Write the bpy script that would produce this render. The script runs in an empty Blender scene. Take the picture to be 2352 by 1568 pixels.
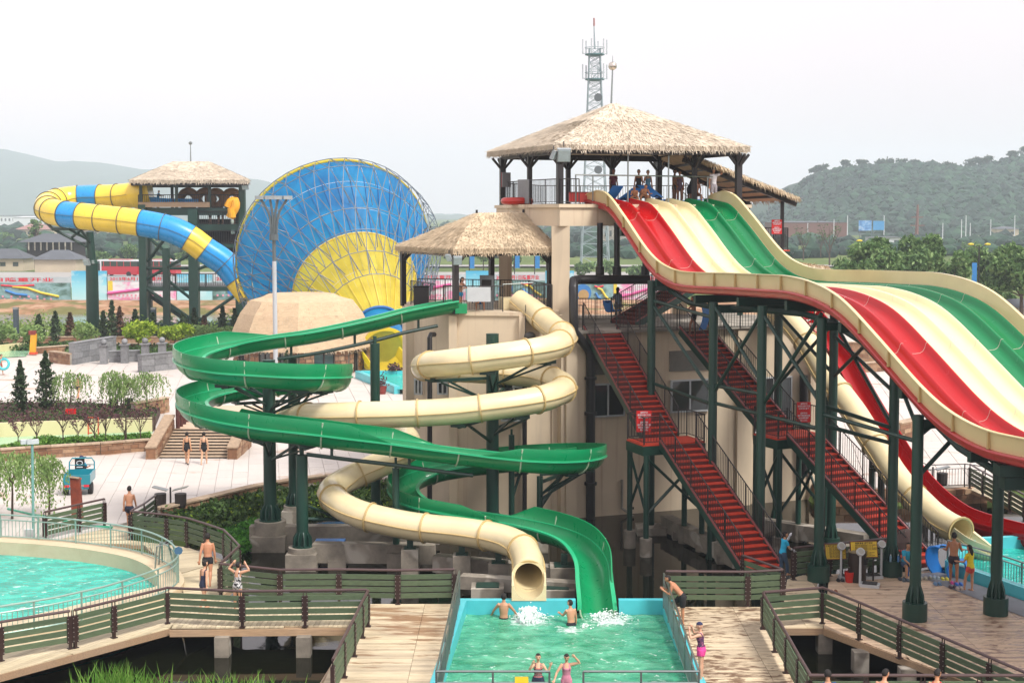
import bpy, bmesh, math, random
from math import sin, cos, pi, radians, sqrt, atan2, exp
from mathutils import Vector, Matrix, noise
random.seed(7)
V = Vector
SC = bpy.context.scene
COL = SC.collection
# ---------------------------------------------------------------- camera
FP, HOR, CAMZ, PIT = 3267.0, 490.0, 12.3, radians(3.6)      # focal length and horizon row measured on a 2352 x 1568 copy of the picture
YC = HOR + FP*math.tan(PIT)
cd = bpy.data.cameras.new('camera'); cam = bpy.data.objects.new('camera', cd); COL.objects.link(cam)
cd.sensor_width = 36; cd.lens = 36*FP/2352; cd.shift_y = (YC-784)/2352
cam.location = (0, 0, CAMZ); cam.rotation_euler = (pi/2-PIT, 0, 0)
cd.clip_start = 0.5; cd.clip_end = 9000
SC.camera = cam
# ---------------------------------------------------------------- daylight: overcast sky, weak broad sun from the front right
SUN_EL, SUN_AZ = radians(52), radians(132)                     # azimuth clockwise from +Y
wd = bpy.data.worlds.new('World'); SC.world = wd; wd.use_nodes = True
nt = wd.node_tree; nt.nodes.clear()
def wn(t, **k):
    n = nt.nodes.new(t)
    for a, b in k.items(): setattr(n, a, b)
    return n
sky = wn('ShaderNodeTexSky', sky_type='NISHITA', sun_disc=False, sun_elevation=SUN_EL, sun_rotation=SUN_AZ, dust_density=6.0, air_density=1.0, ozone_density=1.0)
hs = wn('ShaderNodeHueSaturation'); hs.inputs['Saturation'].default_value = 0.25
b1 = wn('ShaderNodeBackground'); b1.inputs['Strength'].default_value = 0.05
nt.links.new(sky.outputs[0], hs.inputs['Color']); nt.links.new(hs.outputs[0], b1.inputs['Color'])
tc = wn('ShaderNodeTexCoord'); sx = wn('ShaderNodeSeparateXYZ'); nt.links.new(tc.outputs['Generated'], sx.inputs[0])
cr = wn('ShaderNodeValToRGB'); nt.links.new(sx.outputs['Z'], cr.inputs['Fac'])
cr.color_ramp.elements[0].color = (.69, .595, .60, 1); cr.color_ramp.elements[1].color = (.76, .70, .725, 1); cr.color_ramp.elements[1].position = .9
cn = wn('ShaderNodeTexNoise'); cn.inputs['Scale'].default_value = 1.6; cn.inputs['Detail'].default_value = 4; nt.links.new(tc.outputs['Generated'], cn.inputs['Vector'])
mr = wn('ShaderNodeMapRange'); nt.links.new(cn.outputs[0], mr.inputs[0])
for i, v in enumerate((.3, .7, .90, 1.08)): mr.inputs[i+1].default_value = v
mx = wn('ShaderNodeMixRGB', blend_type='MULTIPLY'); mx.inputs[0].default_value = 1
nt.links.new(cr.outputs[0], mx.inputs[1]); nt.links.new(mr.outputs[0], mx.inputs[2])
gx_ = wn('ShaderNodeMapRange'); nt.links.new(sx.outputs['X'], gx_.inputs[0])
for i, v in enumerate((-.45, .45, 1.09, .91)): gx_.inputs[i+1].default_value = v
mx2 = wn('ShaderNodeMixRGB', blend_type='MULTIPLY'); mx2.inputs[0].default_value = 1; nt.links.new(mx.outputs[0], mx2.inputs[1]); nt.links.new(gx_.outputs[0], mx2.inputs[2]); mx = mx2      # cloud cover thinner to the left
b2 = wn('ShaderNodeBackground'); b2.inputs['Strength'].default_value = 1.0; nt.links.new(mx.outputs[0], b2.inputs['Color'])
ad = wn('ShaderNodeAddShader'); nt.links.new(b1.outputs[0], ad.inputs[0]); nt.links.new(b2.outputs[0], ad.inputs[1])
ow = wn('ShaderNodeOutputWorld'); nt.links.new(ad.outputs[0], ow.inputs['Surface'])
sl = bpy.data.lights.new('sun', 'SUN'); sun = bpy.data.objects.new('sun', sl); COL.objects.link(sun)
sl.energy = 2.9; sl.angle = radians(14); sl.color = (1, .96, .9)
sdir = V((cos(SUN_EL)*sin(SUN_AZ), cos(SUN_EL)*cos(SUN_AZ), sin(SUN_EL)))
sun.rotation_euler = sdir.to_track_quat('Z', 'Y').to_euler(); sun.location = (60, -60, 90)
vs = SC.view_settings; SC.display_settings.display_device = 'sRGB'
vs.view_transform = 'Standard'; vs.look = 'None'; vs.exposure = 0.5; vs.gamma = 1; vs.use_curve_mapping = False
cy = SC.cycles
cy.use_denoising = True; cy.max_bounces = 6; cy.diffuse_bounces = 3; cy.glossy_bounces = 3; cy.transmission_bounces = 4; cy.volume_bounces = 1; cy.transparent_max_bounces = 8
cy.sample_clamp_indirect = 6; cy.caustics_reflective = False; cy.caustics_refractive = False; cy.use_adaptive_sampling = True; cy.adaptive_threshold = .015
# ---------------------------------------------------------------- picture position -> place in the world
def ray(px, py):
    u = (px-1176)/FP; v = -(py-YC)/FP
    return V((u, cos(PIT)+v*sin(PIT), -sin(PIT)+v*cos(PIT)))
def W(px, py, Y):
    d = ray(px, py); t = Y/d.y
    return V((d.x*t, Y, CAMZ+d.z*t))
def G(px, py, z=0.0):
    d = ray(px, py); t = (z-CAMZ)/d.z
    return V((d.x*t, d.y*t, z))
def XY(px, Y):                       # plan position at distance Y
    return V(((px-1176)/FP*Y*1.0, Y))
def PL(px, py, o, d):                # onto the upright plane through o along plan direction d
    r = ray(px, py); n = V((d[1], -d[0]))
    t = (o[0]*n.x+o[1]*n.y)/(r.x*n.x+r.y*n.y)
    return V((r.x*t, r.y*t, CAMZ+r.z*t))
def P(p): return W(*p)
# ---------------------------------------------------------------- colours and materials
def hx(h):
    h = h.lstrip('#'); o = []
    for i in (0, 2, 4):
        c = int(h[i:i+2], 16)/255
        o.append(c/12.92 if c <= .04045 else ((c+.055)/1.055)**2.4)
    return o
MATS = {}
class N:
    """small node-graph helper"""
    def __init__(s, name):
        s.m = bpy.data.materials.new(name); s.m.use_nodes = True; s.t = s.m.node_tree
        s.b = s.t.nodes['Principled BSDF']; s.out = s.t.nodes['Material Output']
    def n(s, t, **k):
        q = s.t.nodes.new(t)
        for a, b in k.items(): setattr(q, a, b)
        return q
    def l(s, a, b): s.t.links.new(a, b)
    def pos(s, scale=(1, 1, 1), obj=False, rot=0):
        if obj: o = s.n('ShaderNodeTexCoord').outputs['Object']
        else: o = s.n('ShaderNodeNewGeometry').outputs['Position']
        mp = s.n('ShaderNodeMapping'); mp.inputs['Scale'].default_value = scale; mp.inputs['Rotation'].default_value = (0, 0, rot); s.l(o, mp.inputs[0]); return mp.outputs[0]
    def noise(s, vec, scale, detail=4, rough=.55, dist=0):
        q = s.n('ShaderNodeTexNoise'); q.inputs['Scale'].default_value = scale; q.inputs['Detail'].default_value = detail; q.inputs['Roughness'].default_value = rough; q.inputs['Distortion'].default_value = dist
        s.l(vec, q.inputs['Vector']); return q.outputs[0]
    def ramp(s, fac, pts):
        q = s.n('ShaderNodeValToRGB'); e = q.color_ramp.elements
        while len(e) < len(pts): e.new(.5)
        for i, (p, c) in enumerate(pts):
            e[i].position = p; e[i].color = (*c, 1) if len(c) == 3 else c
        s.l(fac, q.inputs[0]); return q.outputs[0]
    def mr(s, fac, a, b, c, d):
        q = s.n('ShaderNodeMapRange'); s.l(fac, q.inputs[0])
        for i, v in enumerate((a, b, c, d)): q.inputs[i+1].default_value = v
        return q.outputs[0]
    def mix(s, fac, a, b, mode='MIX'):
        q = s.n('ShaderNodeMixRGB', blend_type=mode)
        for i, v in enumerate((fac, a, b)):
            if hasattr(v, 'is_linked') or hasattr(v, 'links'): s.l(v, q.inputs[i])
            elif i == 0: q.inputs[0].default_value = v
            else: q.inputs[i].default_value = (*v, 1)
        return q.outputs[0]
    def math(s, op, a, b=0.0):
        q = s.n('ShaderNodeMath', operation=op)
        for i, v in enumerate((a, b)):
            if hasattr(v, 'links'): s.l(v, q.inputs[i])
            else: q.inputs[i].default_value = v
        return q.outputs[0]
    def rnd(s): return s.n('ShaderNodeObjectInfo').outputs['Random']
    def bump(s, h, strength=.3, dist=.02):
        q = s.n('ShaderNodeBump'); q.inputs['Strength'].default_value = strength; q.inputs['Distance'].default_value = dist; s.l(h, q.inputs['Height']); s.l(q.outputs[0], s.b.inputs['Normal'])
    def base(s, c):
        if hasattr(c, 'links'): s.l(c, s.b.inputs['Base Color'])
        else: s.b.inputs['Base Color'].default_value = (*c, 1)
    def set(s, **k):
        for a, b in k.items():
            i = s.b.inputs[a.replace('_', ' ')]
            if hasattr(b, 'links'): s.l(b, i)
            else: i.default_value = b
        return s
def paint(name, h, rough=.5, var=.12, scale=3.0, metal=0.0, bump=0.0, rnd=0.0, coat=0.0, spec=.5, bscale=None):
    """plain painted / coated material with gentle mottling and, optionally, per-object variation"""
    if name in MATS: return MATS[name]
    c = hx(h) if isinstance(h, str) else h
    q = N(name); p = q.pos()
    f = q.noise(p, scale, 5)
    col = q.mix(q.mr(f, .3, .7, 0, 1), [x*(1-var) for x in c], [min(1, x*(1+var*.8)) for x in c])
    if rnd: col = q.mix(1.0, col, q.ramp(q.rnd(), [(0, (1-rnd,)*3), (1, (1+rnd*.3,)*3)]), 'MULTIPLY')
    q.base(col); q.set(Roughness=rough, Metallic=metal, Specular_IOR_Level=spec)
    if coat: q.set(Coat_Weight=coat, Coat_Roughness=.08)
    if bump: q.bump(q.noise(p, bscale or scale*6, 4), bump, .02)
    MATS[name] = q.m; return q.m
# ---------------------------------------------------------------- mesh builder
class MB:
    def __init__(s): s.v = []; s.f = []; s.m = []; s.mi = 0
    def add(s, vs, fs):
        n = len(s.v); s.v += [tuple(v) for v in vs]; s.f += [tuple(i+n for i in f) for f in fs]; s.m += [s.mi]*len(fs); return s
    def box(s, c, size, rz=0.0, M=None):
        x, y, z = (a/2 for a in size); c = V(c); R = M or Matrix.Rotation(rz, 3, 'Z')
        return s.add([c+R@V((i*x, j*y, k*z)) for k in (-1, 1) for i, j in ((-1, -1), (1, -1), (1, 1), (-1, 1))],
              [(3, 2, 1, 0), (4, 5, 6, 7), (0, 1, 5, 4), (1, 2, 6, 5), (2, 3, 7, 6), (3, 0, 4, 7)])
    def bar(s, a, b, w, h=None, up=(0, 0, 1)):
        a, b = V(a), V(b); d = b-a; h = h or w
        if d.length < 1e-6: return s
        t = d.normalized(); u = V(up)
        if abs(t.dot(u)) > .98: u = V((1, 0, 0)) if abs(t.x) < .9 else V((0, 1, 0))
        x = t.cross(u).normalized()*w/2; y = x.cross(t).normalized()*h/2
        return s.add([p+i*x+j*y for p in (a, b) for i, j in ((-1, -1), (1, -1), (1, 1), (-1, 1))],
              [(0, 1, 2, 3), (7, 6, 5, 4), (4, 5, 1, 0), (5, 6, 2, 1), (6, 7, 3, 2), (7, 4, 0, 3)])
    def tube(s, path, r, n=8, caps=True, closed=False):
        path = [V(p) for p in path]; m = len(path); rs = r if isinstance(r, (list, tuple)) else [r]*m
        vs = []; X = None
        for i, p in enumerate(path):
            t = (path[min(i+1, m-1)]-path[max(i-1, 0)]) if not closed else (path[(i+1) % m]-path[i-1])
            t = t.normalized() if t.length > 1e-9 else V((0, 0, 1))
            if X is None:
                X = t.cross(V((0, 0, 1)))
                if X.length < .05: X = V((1, 0, 0))
            X = (X-t*X.dot(t)); X = X.normalized() if X.length > 1e-9 else t.orthogonal().normalized(); Yv = t.cross(X)
            vs += [p+(X*cos(2*pi*k/n)+Yv*sin(2*pi*k/n))*rs[i] for k in range(n)]
        fs = []
        for i in range(m if closed else m-1):
            a, b = i*n, ((i+1) % m)*n
            fs += [(a+k, a+(k+1) % n, b+(k+1) % n, b+k) for k in range(n)]
        if caps and not closed: fs += [tuple(range(n))[::-1], tuple((m-1)*n+k for k in range(n))]
        return s.add(vs, fs)
    def cyl(s, a, b, r, r2=None, n=10, caps=True): return s.tube([a, b], [r, r if r2 is None else r2], n, caps)
    def lathe(s, c, prof, n=16, caps=True):
        c = V(c); vs = []; m = len(prof)
        for r, z in prof: vs += [c+V((r*cos(2*pi*k/n), r*sin(2*pi*k/n), z)) for k in range(n)]
        fs = [(i*n+k, i*n+(k+1) % n, (i+1)*n+(k+1) % n, (i+1)*n+k) for i in range(m-1) for k in range(n)]
        if caps: fs += [tuple(range(n))[::-1], tuple((m-1)*n+k for k in range(n))]
        return s.add(vs, fs)
    def prism(s, poly, z0, z1):
        poly = [V((p[0], p[1])) for p in poly]; n = len(poly)
        if sum(poly[i].x*poly[(i+1) % n].y-poly[(i+1) % n].x*poly[i].y for i in range(n)) < 0: poly.reverse()
        return s.add([(p.x, p.y, z) for z in (z0, z1) for p in poly],
              [tuple(range(n))[::-1], tuple(range(n, 2*n))]+[(i, (i+1) % n, n+(i+1) % n, n+i) for i in range(n)])
    def sweep(s, path, prof, closed_prof=False, frames=None, caps=False):
        """prof = [(side, up)] carried along path; side = right of travel, up = world up made square to the path"""
        path = [V(p) for p in path]; m = len(path); k = len(prof); vs = []
        for i, p in enumerate(path):
            t = (path[min(i+1, m-1)]-path[max(i-1, 0)]).normalized()
            x = t.cross(V((0, 0, 1))).normalized(); u = x.cross(t)
            pr = prof(i/(m-1)) if callable(prof) else prof
            vs += [p+x*a+u*b for a, b in pr]
        if callable(prof): k = len(prof(0))
        kk = k if closed_prof else k-1
        fs = [(i*k+j, i*k+(j+1) % k, (i+1)*k+(j+1) % k, (i+1)*k+j) for i in range(m-1) for j in range(kk)]
        if caps: fs += [tuple(range(k))[::-1], tuple((m-1)*k+j for j in range(k))]
        return s.add(vs, fs)
    def ico(s, c, r, sub=1, sq=(1, 1, 1), jit=0):
        bm = bmesh.new(); bmesh.ops.create_icosphere(bm, subdivisions=sub, radius=1)
        c = V(c); vs = [c+V((v.co.x*sq[0], v.co.y*sq[1], v.co.z*sq[2]))*r*(1+random.uniform(-jit, jit)) for v in bm.verts]
        fs = [tuple(v.index for v in f.verts) for f in bm.faces]; bm.free(); return s.add(vs, fs)
    def mesh(s, name, mats, off=V((0, 0, 0)), smooth=False, angle=35):
        me = bpy.data.meshes.new(name)
        me.from_pydata([(v[0]-off.x, v[1]-off.y, v[2]-off.z) for v in s.v], [], s.f)
        if not isinstance(mats, (list, tuple)): mats = [mats]
        for m in mats: me.materials.append(m)
        if len(mats) > 1: me.polygons.foreach_set('material_index', s.m)
        if smooth: me.shade_smooth(); me.set_sharp_from_angle(angle=radians(angle))
        me.update(); return me
    def build(s, name, mats, parent=None, smooth=False, kind=None, label=None, cat=None, group=None, angle=35, loc=None):
        off = wloc(parent) if parent else (V(loc) if loc is not None else V((0, 0, 0)))
        o = bpy.data.objects.new(name, s.mesh(name, mats, off, smooth, angle)); COL.objects.link(o)
        if parent: o.parent = parent
        else: o.location = off
        return tag(o, label, cat, group, kind)
def wloc(o):
    l = V((0, 0, 0))
    while o is not None: l += o.location; o = o.parent
    return l
def tag(o, label=None, cat=None, group=None, kind=None):
    for k, v in (('label', label), ('category', cat), ('group', group), ('kind', kind)):
        if v: o[k] = v
    return o
def thing(name, label, cat, loc, group=None, kind=None):
    o = bpy.data.objects.new(name, None); COL.objects.link(o); o.location = V(loc)
    o.empty_display_size = .2
    return tag(o, label, cat, group, kind)
def struct(name, loc=(0, 0, 0)):
    o = bpy.data.objects.new(name, None); COL.objects.link(o); o.location = V(loc); o['kind'] = 'structure'; return o
def inst(name, me, parent, M):
    """a part that shares its mesh; M is the world matrix (parents are never rotated or scaled)"""
    o = bpy.data.objects.new(name, me); COL.objects.link(o)
    if parent:
        o.parent = parent; M = Matrix.Translation(-wloc(parent)) @ M
    o.matrix_local = M if parent else M
    return o
def copy_tree(o, dloc, parent=None):
    c = o.copy(); COL.objects.link(c)
    if parent: c.parent = parent
    else: c.location = o.location+V(dloc)
    for ch in list(o.children): copy_tree(ch, dloc, c)
    return c
def spline(pts, step=.25, closed=False):
    """Catmull-Rom through pts, resampled to about equal steps; also returns where each key point falls"""
    pts = [V(p) for p in pts]; n = len(pts); out = []; keys = []
    for i in range(n if closed else n-1):
        g = (lambda j: pts[j % n]) if closed else (lambda j: pts[max(0, min(n-1, j))])
        a, b, c, d = g(i-1), g(i), g(i+1), g(i+2)
        keys.append(len(out)); m = max(2, int((c-b).length/step+.5))
        for k in range(m):
            t = k/m
            out.append(.5*((2*b)+(c-a)*t+(2*a-5*b+4*c-d)*t*t+(3*b-a-3*c+d)*t**3))
    if not closed: keys.append(len(out)); out.append(pts[-1])
    return out, keys
def lerp(a, b, t): return a+(b-a)*t
def interp(x, xs, ys):
    if x <= xs[0]: return ys[0]
    for i in range(len(xs)-1):
        if x <= xs[i+1]:
            return ys[i]+(ys[i+1]-ys[i])*(x-xs[i])/(xs[i+1]-xs[i])
    return ys[-1]
def inpoly(x, y, poly):
    c = False; n = len(poly)
    for i in range(n):
        x1, y1 = poly[i][0], poly[i][1]; x2, y2 = poly[i-1][0], poly[i-1][1]
        if (y1 > y) != (y2 > y) and x < (x2-x1)*(y-y1)/(y2-y1)+x1: c = not c
    return c
def clip(poly, a, b, c):
    """keep the part of a plan polygon where a*x+b*y<=c"""
    out = []; n = len(poly)
    for i in range(n):
        p, q = V(poly[i][:2]), V(poly[(i+1) % n][:2]); dp, dq = a*p.x+b*p.y-c, a*q.x+b*q.y-c
        if dp <= 0: out.append(p)
        if dp*dq < 0: out.append(p+(q-p)*(dp/(dp-dq)))
    return out
# ================================================================ materials of the setting
def wood_mat(name, h='#bfa988', wet=0.0, rot=0.0, wscale=.9, wetcol='#5a4130', stretch=3.0):
    q = N(name); p = q.pos(); pg = q.pos((1.2, 22, 22), rot=rot)
    c = hx(h); g = q.noise(pg, 1.6, 5, .6)
    col = q.mix(q.mr(g, .3, .75, 0, 1), [x*.72 for x in c], [min(1, x*1.22) for x in c])
    col = q.mix(1, col, q.ramp(q.rnd(), [(0, (.72, .70, .68)), (.5, (1, .98, .95)), (1, (1.12, 1.12, 1.1))]), 'MULTIPLY')
    big = q.noise(p, .35, 3); col = q.mix(q.mr(big, .35, .7, 0, .35), col, hx('#9c9184'))
    rg = .6
    if wet:
        w1 = q.noise(q.pos((1.0, stretch, 1), rot=rot), wscale, 7, .68, .4); w2 = q.noise(p, .16, 2)
        m = q.mr(q.math('ADD', w1, q.math('MULTIPLY', q.math('SUBTRACT', w2, .5), .55)), .58-wet*.12, .66-wet*.12, 0, 1)
        col = q.mix(q.math('MULTIPLY', m, .88), col, q.mix(q.mr(g, .3, .7, 0, 1), hx(wetcol), [x*1.6 for x in hx(wetcol)]))
        q.set(Roughness=q.mr(m, 0, 1, .62, .3))
    else: q.set(Roughness=rg)
    q.base(col); q.bump(g, .35, .004); return q.m
def stone_mat(name, cols, rough=.85, scale=5.0):
    q = N(name); p = q.pos()
    col = q.ramp(q.rnd(), [(i/(len(cols)-1), hx(c)) for i, c in enumerate(cols)])
    f = q.noise(p, scale, 6, .6); col = q.mix(1, col, q.ramp(f, [(.25, (.62+.25*(scale < 2),)*3), (.6, (1, 1, 1)), (.85, (1.12, 1.1, 1.07))]), 'MULTIPLY')
    if scale < 2: col = q.mix(q.mr(q.noise(q.pos((1, 1.8, 1)), .22, 5, .6, .8), .60, .68, 0, .75), col, hx('#a07c5e')); col = q.mix(q.mr(q.noise(p, .5, 6, .7), .5, .8, 0, .4), col, hx('#9d958d'))
    q.base(col); q.set(Roughness=rough); q.bump(q.noise(p, scale*5, 5), .5, .02); return q.m
def water_mat(name, deep, light, rough, bump, scale, spec=.5, mscale=.25, glints=0.0, bdist=.05, froth=()):
    q = N(name); p = q.pos((1, 1.6, 1)); f = q.noise(p, mscale, 4, .6, .6)
    col = q.mix(q.mr(f, .35, .68, 0, 1), hx(deep), hx(light)); w = q.noise(p, scale, 5, .62, 1.2)
    if glints:
        col = q.mix(q.mr(w, .60, .72, 0, glints), col, (.75, .86, .80))  # white sky glints on the ripples, painted into the water colour
    for c, rad in froth:                  # churned water where a slide lands
        d = q.n('ShaderNodeVectorMath', operation='DISTANCE'); q.l(q.pos(), d.inputs[0]); d.inputs[1].default_value = tuple(c); fn = q.noise(q.pos(), 3.6, 8, .72, 1.5)
        col = q.mix(q.mr(q.math('ADD', fn, q.mr(d.outputs['Value'], 0, rad, .34, -.18)), .60, .78, 0, .9), col, (.72, .8, .78))
    q.base(col); q.set(Roughness=rough, Specular_IOR_Level=spec, IOR=1.33); q.bump(w, bump, bdist); return q.m
def mottled(name, cols, scale, rough=.9, bump=.4, detail=6, dist=.0):
    q = N(name); p = q.pos(); f = q.noise(p, scale, detail, .6, dist)
    q.base(q.ramp(f, [(.25+.5*i/(len(cols)-1), hx(c)) for i, c in enumerate(cols)])); q.set(Roughness=rough); q.bump(q.noise(p, scale*8, 4), bump, .05); return q.m
def leaf_mat(name, cols, trans=.25, rough=.6):
    q = N(name); p = q.pos()
    f = q.noise(p, .9, 3); r = q.n('ShaderNodeNewGeometry').outputs['Random Per Island']
    k = q.math('ADD', q.math('MULTIPLY', f, .5), q.math('MULTIPLY', r, .5))
    col = q.ramp(k, [(.2+.6*i/(len(cols)-1), hx(c)) for i, c in enumerate(cols)])
    q.base(col); q.set(Roughness=rough, Specular_IOR_Level=.25)
    tr = q.n('ShaderNodeBsdfTranslucent'); q.l(col, tr.inputs[0]); ms = q.n('ShaderNodeMixShader'); ms.inputs[0].default_value = trans
    q.l(q.b.outputs[0], ms.inputs[1]); q.l(tr.outputs[0], ms.inputs[2]); q.l(ms.outputs[0], q.out.inputs[0]); return q.m
def stucco_mat():
    """cream rendered wall with rusty runs and grime"""
    q = N('cream_render'); p = q.pos(); c = hx('#c8b79e')
    st = q.noise(q.pos((2.2, 2.2, .05)), 1.0, 5, .65); f = q.noise(p, .5, 5)
    col = q.mix(q.mr(f, .3, .7, 0, 1), [x*.90 for x in c], [x*1.08 for x in c])
    col = q.mix(q.mr(st, .58, .72, 0, .55), col, hx('#8a5f47')); col = q.mix(q.mr(q.noise(q.pos((1.1, 1.1, .09)), 1.7, 5), .55, .8, 0, .35), col, hx('#8d8378'))
    q.base(col); q.set(Roughness=.85); q.bump(q.noise(p, 40, 3), .12, .01); return q.m
def conc_mat(name, h='#8f877b', wetline=None):
    q = N(name); p = q.pos(); c = hx(h)
    f = q.noise(p, 1.3, 6, .65); col = q.mix(q.mr(f, .3, .7, 0, 1), [x*.6 for x in c], [x*1.25 for x in c])
    bl = q.noise(p, .8, 2, .5, .5); col = q.mix(q.mr(bl, .55, .6, 0, .55), col, hx('#b9b2a6'))
    if wetline is not None:
        s = q.n('ShaderNodeSeparateXYZ'); q.l(q.n('ShaderNodeNewGeometry').outputs['Position'], s.inputs[0])
        col = q.mix(q.mr(q.math('ADD', s.outputs[2], q.math('MULTIPLY', f, .3)), wetline-.1, wetline+.25, .75, 0), col, hx('#2d2b24'))
    q.base(col); q.set(Roughness=.9); q.bump(q.noise(p, 12, 5), .4, .02); return q.m
def thatch_mat(name, h='#b39b7d', dark='#6b5336'):
    q = N(name); tcn = q.n('ShaderNodeNewGeometry'); p = q.pos(); c = hx(h)
    r = tcn.outputs['Random Per Island']
    f = q.noise(p, 1.1, 6, .7); f2 = q.noise(p, 9, 4)
    col = q.mix(q.mr(f, .35, .7, 0, 1), [x*.82 for x in c], [min(1, x*1.16) for x in c])
    col = q.mix(1, col, q.ramp(r, [(0, (.5, .44, .38)), (.09, (.86, .83, .8)), (.4, (1, .98, .95)), (1, (1.18, 1.16, 1.12))]), 'MULTIPLY')
    col = q.mix(q.mr(f2, .68, .75, 0, .5), col, hx(dark)); q.base(col); q.set(Roughness=.95, Specular_IOR_Level=.1); q.bump(f2, .5, .03); return q.m
M_DECK = wood_mat('weathered_deck_wood', '#c4b698')
M_DECK1 = wood_mat('deck_wood_damp_streaks', '#cbbb9c', .2, stretch=6, wscale=.55, wetcol='#7a5a40')
M_DECK2 = wood_mat('deck_wood_wet', '#cdbb9d', .8, wscale=2.1, stretch=2.6, wetcol='#5c4231')
M_DECK3 = wood_mat('deck_wood_wet_brown', '#ceb397', .6, wscale=2.3, stretch=2.2, wetcol='#6b4c3b')
M_FASCIA = wood_mat('deck_edge_wood', '#a98c6e')
M_STUCCO = stucco_mat()
M_CONC = conc_mat('concrete', '#837b6f', -.8)
M_CONC2 = conc_mat('dry_concrete', '#8a847a')
M_POND = water_mat('pond_water', '#0b0c07', '#11130a', .035, .12, .55, mscale=.08, bdist=.02)
M_RIVER = water_mat('river_water', '#6b7066', '#7d8279', .12, .2, .7)
M_POOLG = water_mat('green_pool_water', '#2f8763', '#63b592', .08, 1.0, 2.9, mscale=1.2, glints=.85, bdist=.12, froth=[(G(1216, 1424, -.42), 1.5), (G(1405, 1424, -.42), 1.5), (G(1310, 1446, -.42), .9)])
M_POOLT = water_mat('turquoise_pool_water', '#03958a', '#38c4b2', .05, 1.0, 2.6, mscale=1.3, glints=.95, bdist=.14)
M_LAZY = water_mat('pale_channel_water', '#7fae8d', '#9cc3a0', .12, .4, 1.2)
M_GROUND = None
def ground_mat():
    q = N('meadow_and_earth'); p = q.pos(); s = q.n('ShaderNodeSeparateXYZ'); q.l(q.n('ShaderNodeNewGeometry').outputs['Position'], s.inputs[0])
    a = q.noise(q.pos((1, .35, 1)), .02, 6, .6); b = q.noise(p, .35, 5)
    grass = q.mix(q.mr(a, .35, .65, 0, 1), q.mix(q.mr(b, .3, .7, 0, 1), hx('#35471f'), hx('#4d6130')), q.mix(q.mr(b, .3, .7, 0, 1), hx('#5c6a3a'), hx('#768050')))
    earth = q.ramp(q.noise(p, .5, 7, .7), [(.3, hx('#6d5038')), (.5, hx('#96745a')), (.7, hx('#b19880'))])
    earth = q.mix(q.mr(q.noise(p, .16, 4), .5, .58, 0, .85), earth, hx('#5d6238'))
    yy = q.math('ADD', s.outputs[1], q.math('MULTIPLY', q.math('SUBTRACT', q.noise(p, .1, 4), .5), 8))
    m = q.math('MULTIPLY', q.mr(yy, 174, 178, 0, 1), q.mr(yy, 201, 205, 1, 0))
    q.base(q.mix(m, grass, earth)); q.set(Roughness=1, Specular_IOR_Level=.1); q.bump(b, .6, .1); return q.m
M_GROUND = ground_mat()
M_PAVE = stone_mat('pale_granite_paving', ['#bfb7b0', '#c3bbb4', '#c1b9b2', '#c6beb7'], .55, .5)
M_PAVEBED = mottled('paving_bed', ['#b1a89f', '#bab1a8'], 1.0)
M_PINKISH = mottled('pink_pavement', ['#b89d84', '#c4aa93', '#bba08a'], .4, .8)
M_ROCK = stone_mat('sandstone_blocks', ['#6f4d36', '#8a6347', '#9c7a5d', '#7d5a44', '#a98b6e', '#8f6a50'])
M_ROCKCAP = stone_mat('pale_sandstone', ['#a58e76', '#b7a28a', '#9c856d'])
M_GRANITE = stone_mat('grey_granite', ['#6f7072', '#7c7d7f', '#88898b'], .6)
M_CREAMW = mottled('cream_pool_paint', ['#bdb284', '#c9bf95', '#c4b98c'], .4, .5, .1)
M_COPING = mottled('cream_coping', ['#b7a384', '#c6b597', '#bda98c'], .7, .6, .15)
M_TURQ = paint('turquoise_paint', '#4fb8c2', .35, .1, 1.2)
M_ASPH = mottled('grey_asphalt', ['#8a8884', '#979591'], .1, .9)
M_STEEL = paint('brushed_steel', '#8f9694', .28, .08, 5, metal=.85)
M_STEELG = paint('green_tinted_steel', '#8aa69c', .3, .08, 5, metal=.35)
M_DGREEN = paint('dark_green_steel', '#173a30', .42, .16, 1.1, rnd=.12)
M_DGREEN2 = paint('dark_green_steel_brace', '#14342c', .45, .15, 1.4)
M_BLACKST = paint('black_steel', '#241f1f', .45, .15, 3)
M_BROWNST = paint('brown_steel', '#2d1a17', .5, .18, 3)
M_MAUVE = paint('brown_handrail_paint', '#4a3736', .38, .12, 4)
def board_mat():
    q = N('green_stained_board'); c = hx('#4c5c44'); pg = q.pos((2, 2, 14))
    g = q.noise(pg, 2.5, 5, .6); col = q.mix(q.mr(g, .3, .7, 0, 1), [x*.8 for x in c], [x*1.25 for x in c])
    col = q.mix(1, col, q.ramp(q.rnd(), [(0, (.8, .82, .8)), (1, (1.12, 1.1, 1.08))]), 'MULTIPLY'); q.base(col); q.set(Roughness=.6); q.bump(g, .3, .004); return q.m
M_BOARD = board_mat()
M_BOLT = paint('bolt_heads', '#a8a49c', .4, .1, 8, metal=.5)
M_THATCH = thatch_mat('straw_thatch', '#c6bbab')
M_THATCH2 = thatch_mat('brown_straw_thatch', '#bfae95')
M_GLASS = N('window_glass').set(Roughness=.03, Specular_IOR_Level=.9); M_GLASS.base((.035, .045, .045)); M_GLASS = M_GLASS.m
M_DARK = paint('dark_interior', '#15120f', .9, .2, 2)
M_ALU = paint('white_window_frame', '#b5b9ba', .4, .06, 4)
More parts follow.
